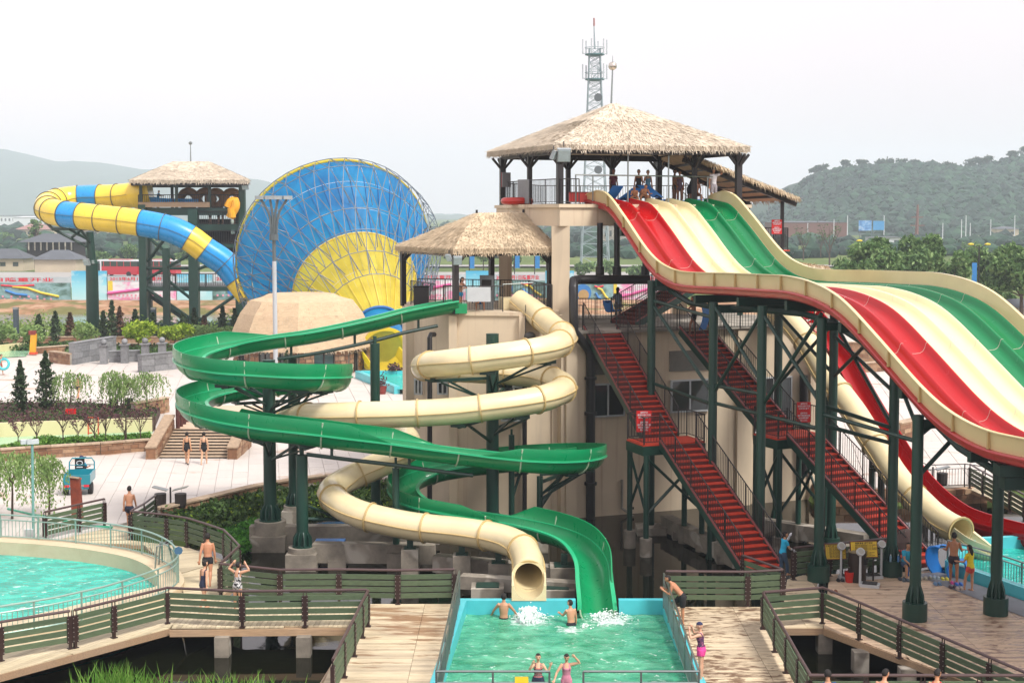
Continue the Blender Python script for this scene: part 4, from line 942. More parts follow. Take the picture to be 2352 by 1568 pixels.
# ================================================================ flume and tube makers
def seg_ranges(path, every):
    n = len(path); L = [0]
    for a, c in zip(path, path[1:]): L.append(L[-1]+(c-a).length)
    k = max(1, round(L[-1]/every)); cuts = [0]
    for j in range(1, k):
        while L[cuts[-1]] < L[-1]*j/k and cuts[-1] < n-1: cuts.append(cuts[-1]+1) if False else cuts.__setitem__(-1, cuts[-1]+1)
        cuts.append(cuts[-1])
    cuts = sorted(set([0]+[c for c in cuts if 0 < c < n-1]+[n-1])); return list(zip(cuts, cuts[1:]))
def frame(path, i):
    t = (path[min(i+1, len(path)-1)]-path[max(i-1, 0)]).normalized(); x = t.cross(V((0, 0, 1))).normalized(); return t, x, x.cross(t)
def flume(t, path, r, walls, mats, every=2.4, th=.03, depth=1.0, brackets=None):
    """open half-pipe; walls(i) -> (left, right) extra wall heights at path sample i"""
    main, flange, seam = mats; arc = [(-cos(a), -sin(a)*depth) for a in [pi*k/10 for k in range(11)]]
    for a, c in seg_ranges(path, every):
        b = MB(); k = 0
        for i in range(a, c+1):
            _, x, u = frame(path, i); p = path[i]
            pr = [(q[0]*r, q[1]*r) for q in arc]+[(q[0]*(r+th), q[1]*(r+th)) for q in reversed(arc)]
            k = len(pr); b.v += [tuple(p+x*s+u*h) for s, h in pr]
        b.f = [(i*k+j, i*k+(j+1) % k, (i+1)*k+(j+1) % k, (i+1)*k+j) for i in range(c-a) for j in range(k)]; b.f += [tuple(range(k)), tuple((c-a)*k+j for j in range(k))[::-1]]; b.m = [0]*len(b.f)
        b.build('trough_section', main, t, smooth=True)
        for sg in (-1, 1):                    # lips and raised outer walls
            b = MB()
            for i in range(a, c+1):
                _, x, u = frame(path, i); p = path[i]; b.v += [tuple(p+x*sg*s+u*h) for s, h in ((r-.005, .0), (r-.005, .035), (r+.13, .035), (r+.13, -.03), (r+.1, -.035), (r+.1, -.002), (r+.03, -.002))]
            b.f = [(i*7+j, i*7+(j+1) % 7, (i+1)*7+(j+1) % 7, (i+1)*7+j) for i in range(c-a) for j in range(7)]; b.f += [tuple(range(7)), tuple((c-a)*7+j for j in range(7))]; b.m = [0]*len(b.f)
            b.build('lip', flange, t)
            hs = [walls(i)[0 if sg < 0 else 1] for i in range(a, c+1)]
            if max(hs) > .03:
                b = MB()
                for i in range(a, c+1):
                    _, x, u = frame(path, i); p = path[i]; h = max(hs[i-a], .002)
                    b.v += [tuple(p+x*sg*s+u*z) for s, z in ((r+.03, .03), (r+.06+.05*h, .03+h*.5), (r+.06, .03+h), (r+.10, .035+h), (r+.10+.05*h, .03+h*.5), (r+.07, .03))]
                b.f = [(i*6+j, i*6+(j+1) % 6, (i+1)*6+(j+1) % 6, (i+1)*6+j) for i in range(c-a) for j in range(6)]; b.f += [tuple(range(6)), tuple((c-a)*6+j for j in range(6))]; b.m = [0]*len(b.f)
                b.build('outer_wall', main, t, smooth=True)
        # joint flange round the outside at the section's end
        _, x, u = frame(path, c); p = path[c]; tt, _, _ = frame(path, c)
        b = MB(); ps = [p+x*q[0]*(r+.05)+u*q[1]*(r+.05) for q in arc]
        h1 = walls(c)
        if h1[0] > .03: ps = [p-x*(r+.12)+u*h1[0]]+ps
        if h1[1] > .03: ps = ps+[p+x*(r+.12)+u*h1[1]]
        b.tube(ps, .032, 5); b.build('joint_flange', seam, t)
def tube_slide(t, path, r, matf, jmat, every=2.4, seam=True, n=20, th=.03, ringw=.055, rname='joint_ring', sname='tube_section'):
    segs = seg_ranges(path, every)
    for si, (a, c) in enumerate(segs):
        b = MB()
        for i in range(a, c+1):
            _, x, u = frame(path, i)
            for rr_ in (r, r-th): b.v += [tuple(path[i]+(x*cos(2*pi*k/n)+u*sin(2*pi*k/n))*rr_) for k in range(n)]
        m = 2*n
        for i in range(c-a):
            for k in range(n):
                k2 = (k+1) % n
                b.f.append((i*m+k, i*m+k2, (i+1)*m+k2, (i+1)*m+k)); b.f.append((i*m+n+k2, i*m+n+k, (i+1)*m+n+k, (i+1)*m+n+k2))
        for e_, o in ((0, 0), (1, (c-a)*m)):
            for k in range(n): b.f.append((o+k, o+n+k, o+n+(k+1) % n, o+(k+1) % n))
        b.m = [0]*len(b.f); b.build(sname, matf(si, path[a]), t, smooth=True)
        if seam:
            for sg in (-1, 1):
                b = MB()
                for i in range(a, c+1):
                    _, x, u = frame(path, i); b.v += [tuple(path[i]+x*sg*q+u*h) for q, h in ((r-.01, .012), (r+.045, .012), (r+.045, -.012), (r-.01, -.012))]
                b.f = [(i*4+j, i*4+(j+1) % 4, (i+1)*4+(j+1) % 4, (i+1)*4+j) for i in range(c-a) for j in range(4)]; b.m = [0]*len(b.f)
                b.build('side_seam', jmat, t)
        tt, x, u = frame(path, c); b = MB(); k = 24; ro = r+ringw
        for dd in (-.028, .028):
            for rr_ in (r-.005, ro): b.v += [tuple(path[c]+tt*dd+(x*cos(2*pi*q/k)+u*sin(2*pi*q/k))*rr_) for q in range(k)]
        for q in range(k):
            q2 = (q+1) % k
            b.f += [(q, k+q, k+q2, q2), (2*k+q, 2*k+q2, 3*k+q2, 3*k+q), (k+q, 3*k+q, 3*k+q2, k+q2)]
        b.m = [0]*len(b.f); b.build(rname, jmat, t, smooth=True)
def bracket(t, col, z0, tgt, drop=.55, mat=None):
    """arm from a column to just under the slide at tgt"""
    tg = V((tgt.x, tgt.y, tgt.z-drop)); c = V((col.x, col.y, tg.z-.12)); d = V((tg.x-c.x, tg.y-c.y, 0)); 
    b = MB(); b.bar(c, tg-V((0, 0, .06)), .09, .12); b.bar(V((col.x, col.y, tg.z-1.15)), c.lerp(tg, .7)-V((0, 0, .1)), .08); b.bar(V((col.x, col.y, tg.z-1.1)), c.lerp(tg, .9)+V((-d.y, d.x, 0))*.12-V((0, 0, .1)), .07)
    b.bar(tg+V((-d.y, d.x, 0)).normalized()*.3, tg-V((-d.y, d.x, 0)).normalized()*.3, .12, .14)
    b.build('bracket_arm', M_DGREEN2, t)
# ================================================================ green open slide
GP = [(1048, 690, 60.6), (1005, 697, 60.4), (930, 712, 59.9), (865, 729, 59.5), (780, 748, 59), (700, 763, 58.6), (620, 774, 58.3), (530, 791, 58), (464, 806, 56.9), (434, 822, 55), (452, 839, 53.2), (510, 852, 52.3), (590, 858, 52), (690, 864, 52), (750, 866, 53.2), (774, 866, 55), (752, 868, 56.9), (700, 873, 57.8), (620, 881, 58.2), (540, 893, 58), (474, 907, 57), (441, 924, 55), (458, 944, 53.1), (520, 964, 52.2), (600, 978, 51.9), (704, 990, 51.6), (800, 1002, 51.6), (900, 1014, 51.7), (1000, 1028, 51.8), (1105, 1041, 52), (1230, 1054, 52), (1315, 1055, 53), (1358, 1046, 54.9), (1312, 1046, 56.8), (1200, 1052, 57.6), (1060, 1067, 57.5), (975, 1086, 57), (926, 1118, 55.1), (955, 1153, 53.1), (1050, 1176, 52.3), (1160, 1193, 51.8), (1255, 1213, 51.1), (1322, 1240, 49.9), (1358, 1284, 48.2), (1366, 1340, 46.4), (1371, 1384, 45.0), (1372, 1400, 44.2)]
gpath, gk = spline([P(p) for p in GP], .3)
def gwalls(i):
    def bump(a, c, h=.48, e=5):
        i0, i1 = gk[a], gk[c]
        return h*max(0, min(1, min((i-i0)/e, (i1-i)/e)))
    R = max(bump(6, 27), bump(29, 40, .42)); L = max(bump(19, 28, .42)*(.9 if i > gk[23] else 0), bump(40, 44, .5, 3), bump(30, 34, .3))
    return (L, R)
gs = thing('open_green_slide', 'long winding open green body slide that drops into the green landing pool', 'water slide', (gpath[len(gpath)//2].x, gpath[len(gpath)//2].y, 0))
flume(gs, gpath, .50, gwalls, (M_GGREEN, M_GFLANGE, M_SEAM), 2.5)
e_ = gpath[-1]
MB().bar(gpath[0]+V((-.1, .02, -.32)), gpath[0]+V((.4, .1, -.32)), .95, .42).build('start_box', M_GGREEN, gs)
# ================================================================ cream closed tube
CPT = [(1189, 690, 61.6), (1208, 703, 61.2), (1234, 722, 60.2), (1270, 752, 58.8), (1296, 777, 56.5), (1264, 798, 54.2), (1194, 812, 53.3), (1120, 822, 53.1), (1047, 831, 53.2), (988, 838, 54.4), (973, 842, 56), (990, 846, 57.6), (1060, 850, 58.7), (1160, 856, 58.9), (1250, 867, 58.2), (1296, 888, 56.2), (1262, 910, 54.1), (1199, 924, 53.3), (1120, 935, 53.0), (1053, 943, 53), (960, 949, 53), (877, 952, 53), (760, 955, 53.4), (690, 957, 54.5), (664, 962, 56.4), (695, 968, 58.2), (780, 975, 59), (870, 984, 58.7), (922, 996, 57.9), (938, 1020, 56.5), (915, 1045, 55.4), (860, 1072, 54.9), (800, 1100, 54.5), (762, 1126, 53.6), (778, 1155, 52.3), (835, 1183, 51.4), (942, 1207, 50.9), (1063, 1221, 50.2), (1145, 1235, 49.4), (1194, 1255, 48.5), (1212, 1286, 47.2), (1214.5, 1322, 46.0)]
cpath, ck = spline([P(p) for p in CPT], .3)
ct = thing('cream_tube_slide', 'long winding closed cream tube slide that ends at the green landing pool', 'water slide', (cpath[len(cpath)//2].x, cpath[len(cpath)//2].y, 0))
tube_slide(ct, cpath, .51, lambda i, p: M_GCREAM, M_CJOINT, 2.3)
# run-out trough below the mouth
m0 = cpath[-1]; m1 = P((1215, 1392, 44.5)); m1.z = .53
b = MB(); n = 8
for i in range(n+1):
    t_ = i/n; p = m0.lerp(m1, t_); arc = [(-cos(pi*k/12), -sin(pi*k/12)) for k in range(13)]
    wl_ = lerp(.0, .42, t_)
    pr = [(-.55, lerp(.16, -.02, t_)), (-.50, lerp(.16, -.02, t_))]+[(x*.47, y*lerp(.48, .46, t_)) for x, y in arc]+[(.50, lerp(.16, -.02, t_)), (.55, lerp(.16, -.02, t_)), (.55, -.50), (-.55, -.50)]
    b.v += [tuple(p+V((x, 0, y))) for x, y in pr]; k = len(pr)
b.f = [(i*k+j, i*k+(j+1) % k, (i+1)*k+(j+1) % k, (i+1)*k+j) for i in range(n) for j in range(k)]+[tuple(range(k)), tuple(n*k+j for j in range(k))[::-1]]; b.m = [0]*len(b.f)
b.build('runout_trough', M_GCREAM, ct, smooth=True)
b = MB(); k = 24
for dd, r_ in ((0, .46), (0, .57), (-.12, .57), (-.12, .46)): b.v += [tuple(m0+V((r_*cos(2*pi*q/k), dd, r_*sin(2*pi*q/k)))) for q in range(k)]
b.f = [(a*k+q, a*k+(q+1) % k, ((a+1) % 4)*k+(q+1) % k, ((a+1) % 4)*k+q) for a in range(4) for q in range(k)]; b.m = [0]*len(b.f); b.build('mouth_ring', M_GCREAM, ct, smooth=True)
MB().bar(cpath[0]+V((-.1, .2, -.2)), cpath[0]+V((-.3, 1.2, -.2)), 1.1, .6).build('start_box', M_GCREAM, ct)
# ================================================================ columns under the winding slides
def pole(label, px, ytop, Y, zb, r, neck=None, base='flare', pier=None, name='slide_column'):
    p = W(px, ytop, Y); t = thing(name, label, 'column', (p.x, Y, zb), 'green columns under the winding slides'); x, y = p.x, Y
    MB().cyl((x, y, zb), (x, y, p.z), r, n=18).build('shaft', M_DGREEN, t, smooth=True)
    MB().cyl((x, y, p.z-.004), (x, y, p.z+.03), r*1.02, n=18).build('cap', M_DGREEN, t, smooth=True)
    if neck: MB().cyl((x, y, p.z), (x, y, W(px, neck, Y).z), r*.38, n=10).build('neck', M_DGREEN, t, smooth=True)
    b = MB(); R = r*1.75; b.cyl((x, y, zb), (x, y, zb+.05), R, n=18)
    for k in range(10):
        a = 2*pi*k/10; u = V((cos(a), sin(a), 0)); v = V((-sin(a), cos(a), 0))*.015; o = V((x, y, zb))
        q = [o+u*r*.9, o+u*R*.95, o+u*R*.9+V((0, 0, r*1.6)), o+u*r*.98+V((0, 0, r*2.6))]
        b.add([w_-v for w_ in q]+[w_+v for w_ in q], [(0, 1, 2, 3), (7, 6, 5, 4), (0, 4, 5, 1), (1, 5, 6, 2), (2, 6, 7, 3)])
    b.build('base_flange', M_DGREEN, t, smooth=True)
    if pier:
        pr, z1 = pier; pt = thing('concrete_pier', 'concrete pier under the '+label.split(',')[0], 'pier', (x, y, -1.5), 'concrete piers in the pond')
        MB().cyl((x, y, -.2), (x, y, zb-.002), pr, n=22).build('drum', M_CONC, pt, smooth=True)
        MB().box((x, y, -.85), (pr*2.15, pr*2.15, 1.3)).build('footing', M_CONC, pt)
    return V((x, y, zb)), t
cA, tA = pole('thick green column in the left green loops, tallest on the left', 617, 828, 55.0, .33, .25, pier=(.62, .33))
cB, tB = pole('green column just behind the thick left column', 671, 822, 59.5, -.0, .20, pier=(.42, 0))
cC, tC = pole('short green column standing nearest the boardwalk', 693, 1046, 52.0, -.0, .22, neck=1022, pier=(.52, 0))
cE, tE = pole('slim green column under the first straight of the green slide', 861, 790, 59.0, -.2, .20, neck=772, pier=(.4, 0))
cD, tD = pole('thick green column in the middle of the cream coils', 1131, 768, 56.0, -.2, .25, pier=(.5, 0))
cF, tF = pole('slim green column right of the cream coils, with a thin neck', 909, 1076, 52.0, -.3, .13, neck=1050, pier=(.3, 0))
cG, tG = pole('green post behind the far end of the green bend', 1175, 1000, 57.2, -.3, .12, neck=985, pier=(.3, 0))
cH, tH = pole('green post under the right bend of the green slide', 1240, 1095, 54.6, -.3, .12, pier=(.3, 0))
tF['label'] = 'slim green post under the long lower run of the green slide'
for path, col, t, keys, r_ in ((gpath, cA, tA, [gk[i] for i in (8, 11, 13, 14, 22, 24, 25)], .55), (gpath, cB, tB, [gk[i] for i in (17, 19)], .55), (cpath, cD, tD, [ck[i] for i in (5, 7, 9, 13, 15, 17, 19)], .56), (gpath, cH, tH, [gk[i] for i in (31, 32, 33)], .55), (gpath, cG, tG, [gk[34]], .55), (cpath, cB, tB, [ck[24]], .56)):
    for i in keys: bracket(t, col, 0, path[i], r_)
bm_ = thing('slide_beam', 'dark green pipe beam under the first straight of the green slide', 'beam', W(861, 775, 59))
sel = gpath[gk[1]:gk[6]]; MB().tube([p-V((0, 0, .95)) for p in sel], .075, 8).build('beam', M_DGREEN2, bm_, smooth=True)
for p in sel[3::9]: MB().bar(p-V((0, 0, .95)), p-V((0, 0, .52)), .1).build('hanger', M_DGREEN2, bm_)
bm_ = thing('slide_beam', 'dark green pipe beam under the long lower run of the green slide', 'beam', W(800, 1040, 51.8))
sel = gpath[gk[25]:gk[29]]; MB().tube([p-V((0, 0, .85)) for p in sel], .075, 8).build('beam', M_DGREEN2, bm_, smooth=True)
for p in sel[3::9]: MB().bar(p-V((0, 0, .85)), p-V((0, 0, .5)), .1).build('hanger', M_DGREEN2, bm_)
brace(693, 1155, 52, 790, 1195, 53, .05, tC); brace(693, 1190, 52, 800, 1194, 53, .06, tC)
brace(1131, 795, 56, 1245, 782, 57.5, .06, tD); brace(617, 985, 55, 690, 1030, 52.5, .05, tA)
# concrete piers and ground beams standing in the pond
def block(label, px, py, Y, sx, sy, z0, z1, name='concrete_pier', cap=None):
    p = W(px, py, Y); t = thing(name, label, 'pier', (p.x, p.y, z0), 'concrete piers in the pond')
    MB().box((p.x, p.y, (z0+z1)/2), (sx, sy, z1-z0)).build('block', M_CONC, t)
    MB().box((p.x, p.y, z1+.02), (sx*.7, sy*.7, .04)).build('bearing_plate', M_DGREEN2, t)
    if cap: MB().bar((p.x, p.y, z1), (p.x, p.y, cap), .22).build('saddle_post', M_DGREEN2, t)
    return t
block('square concrete pier below the cream tube, left of three', 942, 1240, 51, .62, .62, -1.5, .18, cap=.5)
block('square concrete pier below the cream tube, middle of three', 1061, 1260, 50.2, .62, .62, -1.5, .15, cap=.5)
block('square concrete pier below the cream tube, nearest its mouth', 1145, 1275, 49.4, .7, .7, -1.5, .05, cap=.45)
block('low broad concrete block in front of the cream tube piers', 1120, 1340, 47.4, 1.1, .9, -1.5, -.25)
block('concrete block under the last bend of the green slide', 1296, 1300, 49.2, 1.0, 1.0, -1.5, .0, cap=.4)
block('low concrete block between the two slide mouths', 1275, 1335, 47.6, 1.3, 1.0, -1.5, -.35)
for (x0, y0, Y0, x1, y1, Y1, w, h, lb) in ((575, 1240, 55, 1010, 1245, 55.2, .5, .75, 'long concrete ground beam in the pond behind the short green column'), (720, 1280, 52.2, 1000, 1285, 52, .55, .7, 'long concrete ground beam in the pond in front of the short column'), (1000, 1290, 51.2, 1320, 1320, 49.2, .5, .6, 'concrete ground beam behind the mouth of the cream tube'), (1060, 1330, 48.6, 1330, 1350, 47.6, .5, .45, 'low concrete ground beam close to the landing pool wall'), (1530, 1190, 58, 1700, 1275, 51.5, .5, .6, 'concrete ground beam in the pond under the first red staircase'), (1700, 1190, 58, 1990, 1235, 54.5, .5, .6, 'concrete ground beam in the pond under the second red staircase')):
    a, c = W(x0, y0, Y0), W(x1, y1, Y1); a.z = c.z = -.25-(.0 if h > .6 else .15)
    t = thing('ground_beam', lb, 'beam', (a.x, a.y, -1.3), 'concrete ground beams in the pond'); MB().bar(a, c, w, h).build('beam', M_CONC, t)
    for k in (.2, .8): q_ = a.lerp(c, k); MB().box((q_.x, q_.y, -1.25), (w*1.2, w*1.2, 1.5)).build('footing', M_CONC, t)
# ================================================================ body slides at the far right
def lineY(px, a, k=.396): return a/((px-1176)/FP+k)
BP = [(1772, 712), (1790, 724), (1823, 750), (1858, 796), (1899, 866), (1929, 903), (1964, 950), (1993, 996), (2025, 1043), (2050, 1083), (2080, 1122), (2110, 1150), (2142, 1181), (2174, 1204), (2207, 1221)]
bp_, bk = spline([W(x, y, lineY(x, 36.52)) for x, y in BP], .3)
bt = thing('body_tube_slide', 'straight steep cream tube slide beside the second red staircase', 'water slide', (bp_[-1].x, bp_[-1].y, 0))
tube_slide(bt, bp_, .52, lambda i, p: M_GCREAM, M_CJOINT, 3.0)
br_ = [bp_[-1], W(2236, 1243, 50.9), W(2262, 1258, 50.6), W(2292, 1272, 50.4)]; br_p, _ = spline(br_, .3); flume(bt, br_p, .50, lambda i: (.0, .25), (M_GCREAM, M_GCREAM, M_CJOINT), 3)
RP = [(1852, 722), (1880, 752), (1905, 785), (1935, 828), (1976, 905), (2005, 955), (2028, 992), (2052, 1030), (2070, 1058), (2100, 1097), (2127, 1127), (2156, 1154)]
rp_ = [W(x, y, lineY(x, 39.18)) for x, y in RP]+[W(2200, 1184, 55.2), W(2253, 1204, 54.2), W(2303, 1218, 53.3), W(2352, 1230, 52.4), W(2420, 1243, 51.3)]
rpath, rk = spline(rp_, .3)
rt = thing('open_red_slide', 'straight steep open red slide that sweeps right at its foot', 'water slide', (rpath[-1].x, rpath[-1].y, 0))
flume(rt, rpath, .45, lambda i: (.30, .16), (M_GRED, M_GRED, M_GREDL), 3.2)
MB().bar(rpath[0]+V((-.05, .1, .1)), rpath[0]+V((-.4, 1.0, .25)), 1.1, .7).build('start_box', M_GRED, rt)
for k, (path, i, lb) in enumerate(((bp_, bk[4], 'dark green post under the upper part of the steep cream tube'), (bp_, bk[8], 'dark green post under the middle of the steep cream tube'), (rpath, rk[5], 'dark green post under the middle of the open red slide'), (rpath, rk[9], 'dark green post under the lower part of the open red slide'))):
    p = path[i]; t = thing('slide_post', lb, 'post', (p.x, p.y, -1)); MB().cyl((p.x, p.y, -1.2), (p.x, p.y, p.z-.6), .13, n=12).build('shaft', M_DGREEN, t, smooth=True); MB().bar((p.x-.5, p.y-.1, p.z-.6), (p.x+.5, p.y+.1, p.z-.6), .14).build('saddle', M_DGREEN2, t)
# ================================================================ funnel ride: outer skin, ribs and space frame
M_FBLUE = N('blue_funnel_panel'); M_FYEL = N('yellow_funnel_panel')
for q, h, dk in ((M_FBLUE, '#0f93cf', '#0a72b4'), (M_FYEL, '#ecd54e', '#cdb23a')):
    p = q.pos(); f = q.noise(p, .35, 4); col = q.mix(q.mr(f, .3, .7, 0, 1), hx(dk), hx(h)); q.base(col); q.set(Roughness=.38)
    tr = q.n('ShaderNodeBsdfTranslucent'); q.l(q.mix(1, col, (1.2, 1.5, 1.3), 'MULTIPLY'), tr.inputs[0]); ms = q.n('ShaderNodeMixShader'); ms.inputs[0].default_value = .5
    q.l(q.b.outputs[0], ms.inputs[1]); q.l(tr.outputs[0], ms.inputs[2]); q.l(ms.outputs[0], q.out.inputs[0])
M_FBLUE, M_FYEL = M_FBLUE.m, M_FYEL.m
M_GALV = paint('galvanised_tube', '#66717a', .45, .15, 4, metal=.3)
M_RIBB = paint('blue_rib', '#1c5f9c', .45, .1, 3); M_RIBY = paint('yellow_rib', '#cdb548', .45, .1, 3)
C0, C2 = W(767, 577, 128), W(866, 757, 115.5)
ax = (C2-C0).normalized(); fx = ax.cross(V((0, 0, 1))).normalized(); fz = fx.cross(ax)
FL = (C2-C0).length
def fpt(s, a, out=0.0):            # s = 0 big rim .. 1 neck
    r = interp(s, [0, .10, .52, 1], [8.75, 8.55, 5.4, 2.1])+out
    return C0+ax*(FL*s+out*.55)+(fx*cos(a)+fz*sin(a))*r
fun = thing('funnel_ride', 'huge blue and yellow tornado funnel with a steel lattice on its back', 'water slide', (C2.x, C2.y, 0))
NS = 40
for s0, s1, m, rm in ((0, .18, M_FBLUE, M_RIBB), (.18, .36, M_FBLUE, M_RIBB), (.36, .52, M_FBLUE, M_RIBB), (.52, .76, M_FYEL, M_RIBY), (.76, 1, M_FYEL, M_RIBY)):
    ribs = MB()
    for k in range(NS):
        b = MB(); a0, a1 = 2*pi*(k+.012)/NS, 2*pi*(k+.988)/NS
        b.v = [tuple(fpt(s0+(s1-s0)*i/2+(.002 if i == 0 else 0), lerp(a0, a1, j/2))) for i in range(3) for j in range(3)]
        b.f = [(i*3+j, i*3+j+1, (i+1)*3+j+1, (i+1)*3+j) for i in range(2) for j in range(2)]; b.m = [0]*4
        b.build('funnel_panel', m, fun, smooth=True, angle=180)
        if k % 2 == 0 or s0 < .5: ribs.bar(fpt(s0, 2*pi*k/NS, .05), fpt(s1, 2*pi*k/NS , .05), .05, .10, up=tuple((fpt(s0, 2*pi*k/NS, 1)-fpt(s0, 2*pi*k/NS))))
    ribs.build('panel_rib', rm, fun, kind='stuff')
for s_, m, r_ in ((0, M_FYEL, .12), (.52, M_RIBY, .09), (1, M_RIBB, .12)):
    MB().tube([fpt(s_, 2*pi*k/64) for k in range(64)], r_, 8, closed=True).build('rim', m, fun, smooth=True)
MB().add([tuple(fpt(0, 2*pi*k/48)-ax*q) for q in (0, .5) for k in range(48)], [(k, (k+1) % 48, 48+(k+1) % 48, 48+k) for k in range(48)]).build('mouth_band', M_FYEL, fun)
# space frame: ring nodes stand off the skin
NF = 44; rings = [0.0, .13, .27, .41, .55, .69, .84]
nodes = [[fpt(s_, 2*pi*(k+.5*(i % 2))/NF, 1.0 if i else .35) for k in range(NF)] for i, s_ in enumerate(rings)]
inner = [[fpt(s_+.065, 2*pi*(k+.5*((i+1) % 2))/NF, .12) for k in range(NF)] for i, s_ in enumerate(rings[:-1])]
struts = []
for i in range(len(rings)):
    n_ = NF if i < 5 else NF//2; st_ = 1 if i < 5 else 2
    for k in range(0, NF, st_):
        struts.append((nodes[i][k], nodes[i][(k+st_) % NF]))
        if i < len(rings)-1 and k % st_ == 0:
            o = 0 if i % 2 == 0 else 1
            struts.append((nodes[i][k], nodes[i+1][(k+o) % NF])); struts.append((nodes[i][k], nodes[i+1][(k-1+o) % NF]))
            if k % 2 == 0: struts.append((nodes[i][k], inner[i][(k+o) % NF]))
def strut_ok(a, b): m = (a+b)/2; return m.z > 1.0
struts = [q for q in struts if strut_ok(*q)]
struts.sort(key=lambda q: (q[0].y+q[1].y))
for a, c in struts[:300]: MB().cyl(a, c, .036, n=5, caps=False).build('strut', M_GALV, fun)
b = MB()
for a, c in struts[300:]: b.cyl(a, c, .036, n=5, caps=False)
b.build('struts', M_GALV, fun, kind='stuff')
# side lattice legs of the frame at the right and the ground struts at the left
b = MB()
for px0, px1, Y in ((960, 985, 127), (975, 1000, 129)):
    for j in range(9):
        y0, y1 = 520+j*18, 538+j*18
        b.cyl(W(px0-j*3, y0, Y), W(px1-j*3, y1, Y), .05, n=5); b.cyl(W(px1-j*3, y0, Y), W(px0-j*3, y1, Y), .05, n=5); b.cyl(W(px0-j*3, y0, Y), W(px0-(j+1)*3, y1, Y), .06, n=5); b.cyl(W(px1-j*3, y0, Y), W(px1-(j+1)*3, y1, Y), .06, n=5)
for q in ((520, 590, 660, 740), (530, 560, 650, 650), (545, 620, 600, 750), (560, 680, 640, 745)): b.cyl(W(q[0]+20, q[1], 131), W(q[2], q[3], 126), .09, n=5)
b.build('lattice_leg', M_GALV, fun, kind='stuff')
# neck, run-out bowl and chute
n0_ = C2; n1_ = W(884, 800, 112.6); np_ = [n0_-ax*.3, n0_.lerp(n1_, .5)+V((0, 0, .1)), n1_]
MB().tube(np_, [2.0, 1.85, 1.7], 24, caps=False).build('neck_tube', M_FBLUE, fun, smooth=True)
mc = W(884, 808, 111.8); b = MB(); k = 28; dirm = V((.25, -.93, -.28)).normalized(); mx_ = dirm.cross(V((0, 0, 1))).normalized(); mz = mx_.cross(dirm)
for d_, r_ in ((-1.1, 1.75), (0, 2.05), (.02, 1.78), (-.9, 1.5), (-.92, .02)): b.v += [tuple(mc+dirm*d_+(mx_*cos(2*pi*j/k)+mz*sin(2*pi*j/k))*r_) for j in range(k)]
b.f = [(i*k+j, i*k+(j+1) % k, (i+1)*k+(j+1) % k, (i+1)*k+j) for i in range(4) for j in range(k)]; b.m = [0]*len(b.f); b.build('bowl', M_FYEL, fun, smooth=True)
b = MB(); cpts = [W(872, 822, 111.6), W(888, 842, 110.2), W(905, 868, 108.4), W(918, 884, 107)]
b.sweep(spline(cpts, .5)[0], [(-1.5, .9), (-1.3, .1), (-.7, -.35), (.7, -.35), (1.3, .1), (1.5, .7), (1.6, .7), (1.4, 0), (.7, -.5), (-.7, -.5), (-1.4, 0), (-1.6, .9)], True); b.build('chute', M_FYEL, fun, smooth=True)
MB().box(W(868, 872, 110)+V((0, 0, -.4)), (1.6, .3, 1.5)).build('chute_leg', M_DARK, fun)
# pool of the funnel
b = MB(); pp = [G(822, 868), G(1000, 868), G(1000, 912), G(912, 905)]
for i in (0, 3): b.bar(pp[i]+V((0, 0, .1)), pp[(i+1) % 4 if i == 0 else 0]+V((0, 0, .1)), .4, .9)
b.build('pool_edge', M_TURQ, kind='structure')
MB().add([tuple(p+V((0, 0, .35))) for p in pp], [(0, 3, 2, 1)]).build('pool_water', M_POOLT, kind='structure')
# ================================================================ striped tube feeding the funnel
M_TBLUE = gel('blue_tube_fibreglass', '#0489cc', .22, coat=.3); M_TYEL = gel('yellow_tube_fibreglass', '#e6c43c', .24, coat=.3); M_TRING = paint('dark_tube_flange', '#57554c', .5)
TP = [(318, 446, 142), (281, 451, 142.6), (246, 453, 143), (214, 453.5, 143.2), (180, 455, 143.4), (140, 460, 142.6), (112, 470, 140.5), (112, 482, 137.5), (140, 491, 135.3), (187, 496.5, 134.2), (240, 502, 133.6), (293, 508, 133.2), (340, 515, 133), (390, 526, 133), (434, 546, 133.1), (469, 572, 133.4), (516, 604, 133.8), (545, 640, 134), (574, 678, 134)]
tpath, tk = spline([P(p) for p in TP], .6)
ts = thing('striped_tube_slide', 'fat tube slide in blue and yellow bands that loops into the funnel', 'water slide', (tpath[40].x, tpath[40].y, 0))
def tcol(i, p):
    px = 1176+p.x/p.y*FP; front = p.y < 138.5
    bands = [(0, 0), (133, 1), (187, 0), (290, 1), (392, 0), (469, 1), (545, 0)] if front else [(0, 1), (140, 0), (165, 1), (197, 1 if False else 0), (246, 0)]
    if front:
        c = 0
        for x, v in ((60, 0), (133, 1), (187, 0), (290, 1), (392, 0), (469, 1), (540, 0)):
            if px >= x-6: c = v
        return M_TBLUE if c else M_TYEL
    return M_TYEL if px > 242 else (M_TBLUE if px > 195 else (M_TYEL if px > 165 else (M_TBLUE if px > 138 or px < 112 else M_TYEL)))
tube_slide(ts, tpath, 1.25, tcol, M_TRING, 2.15, seam=True, n=22, th=.05, ringw=.08)
MB().tube([tpath[0]+V((1.2, .1, .2)), tpath[0], tpath[1]], [1.75, 1.6, 1.35], 24).build('entry_cone', M_TYEL, ts, smooth=True)
tp = thing('tube_support', 'tall green column with branching arms under the bend of the striped tube', 'column', W(213, 778, 139))
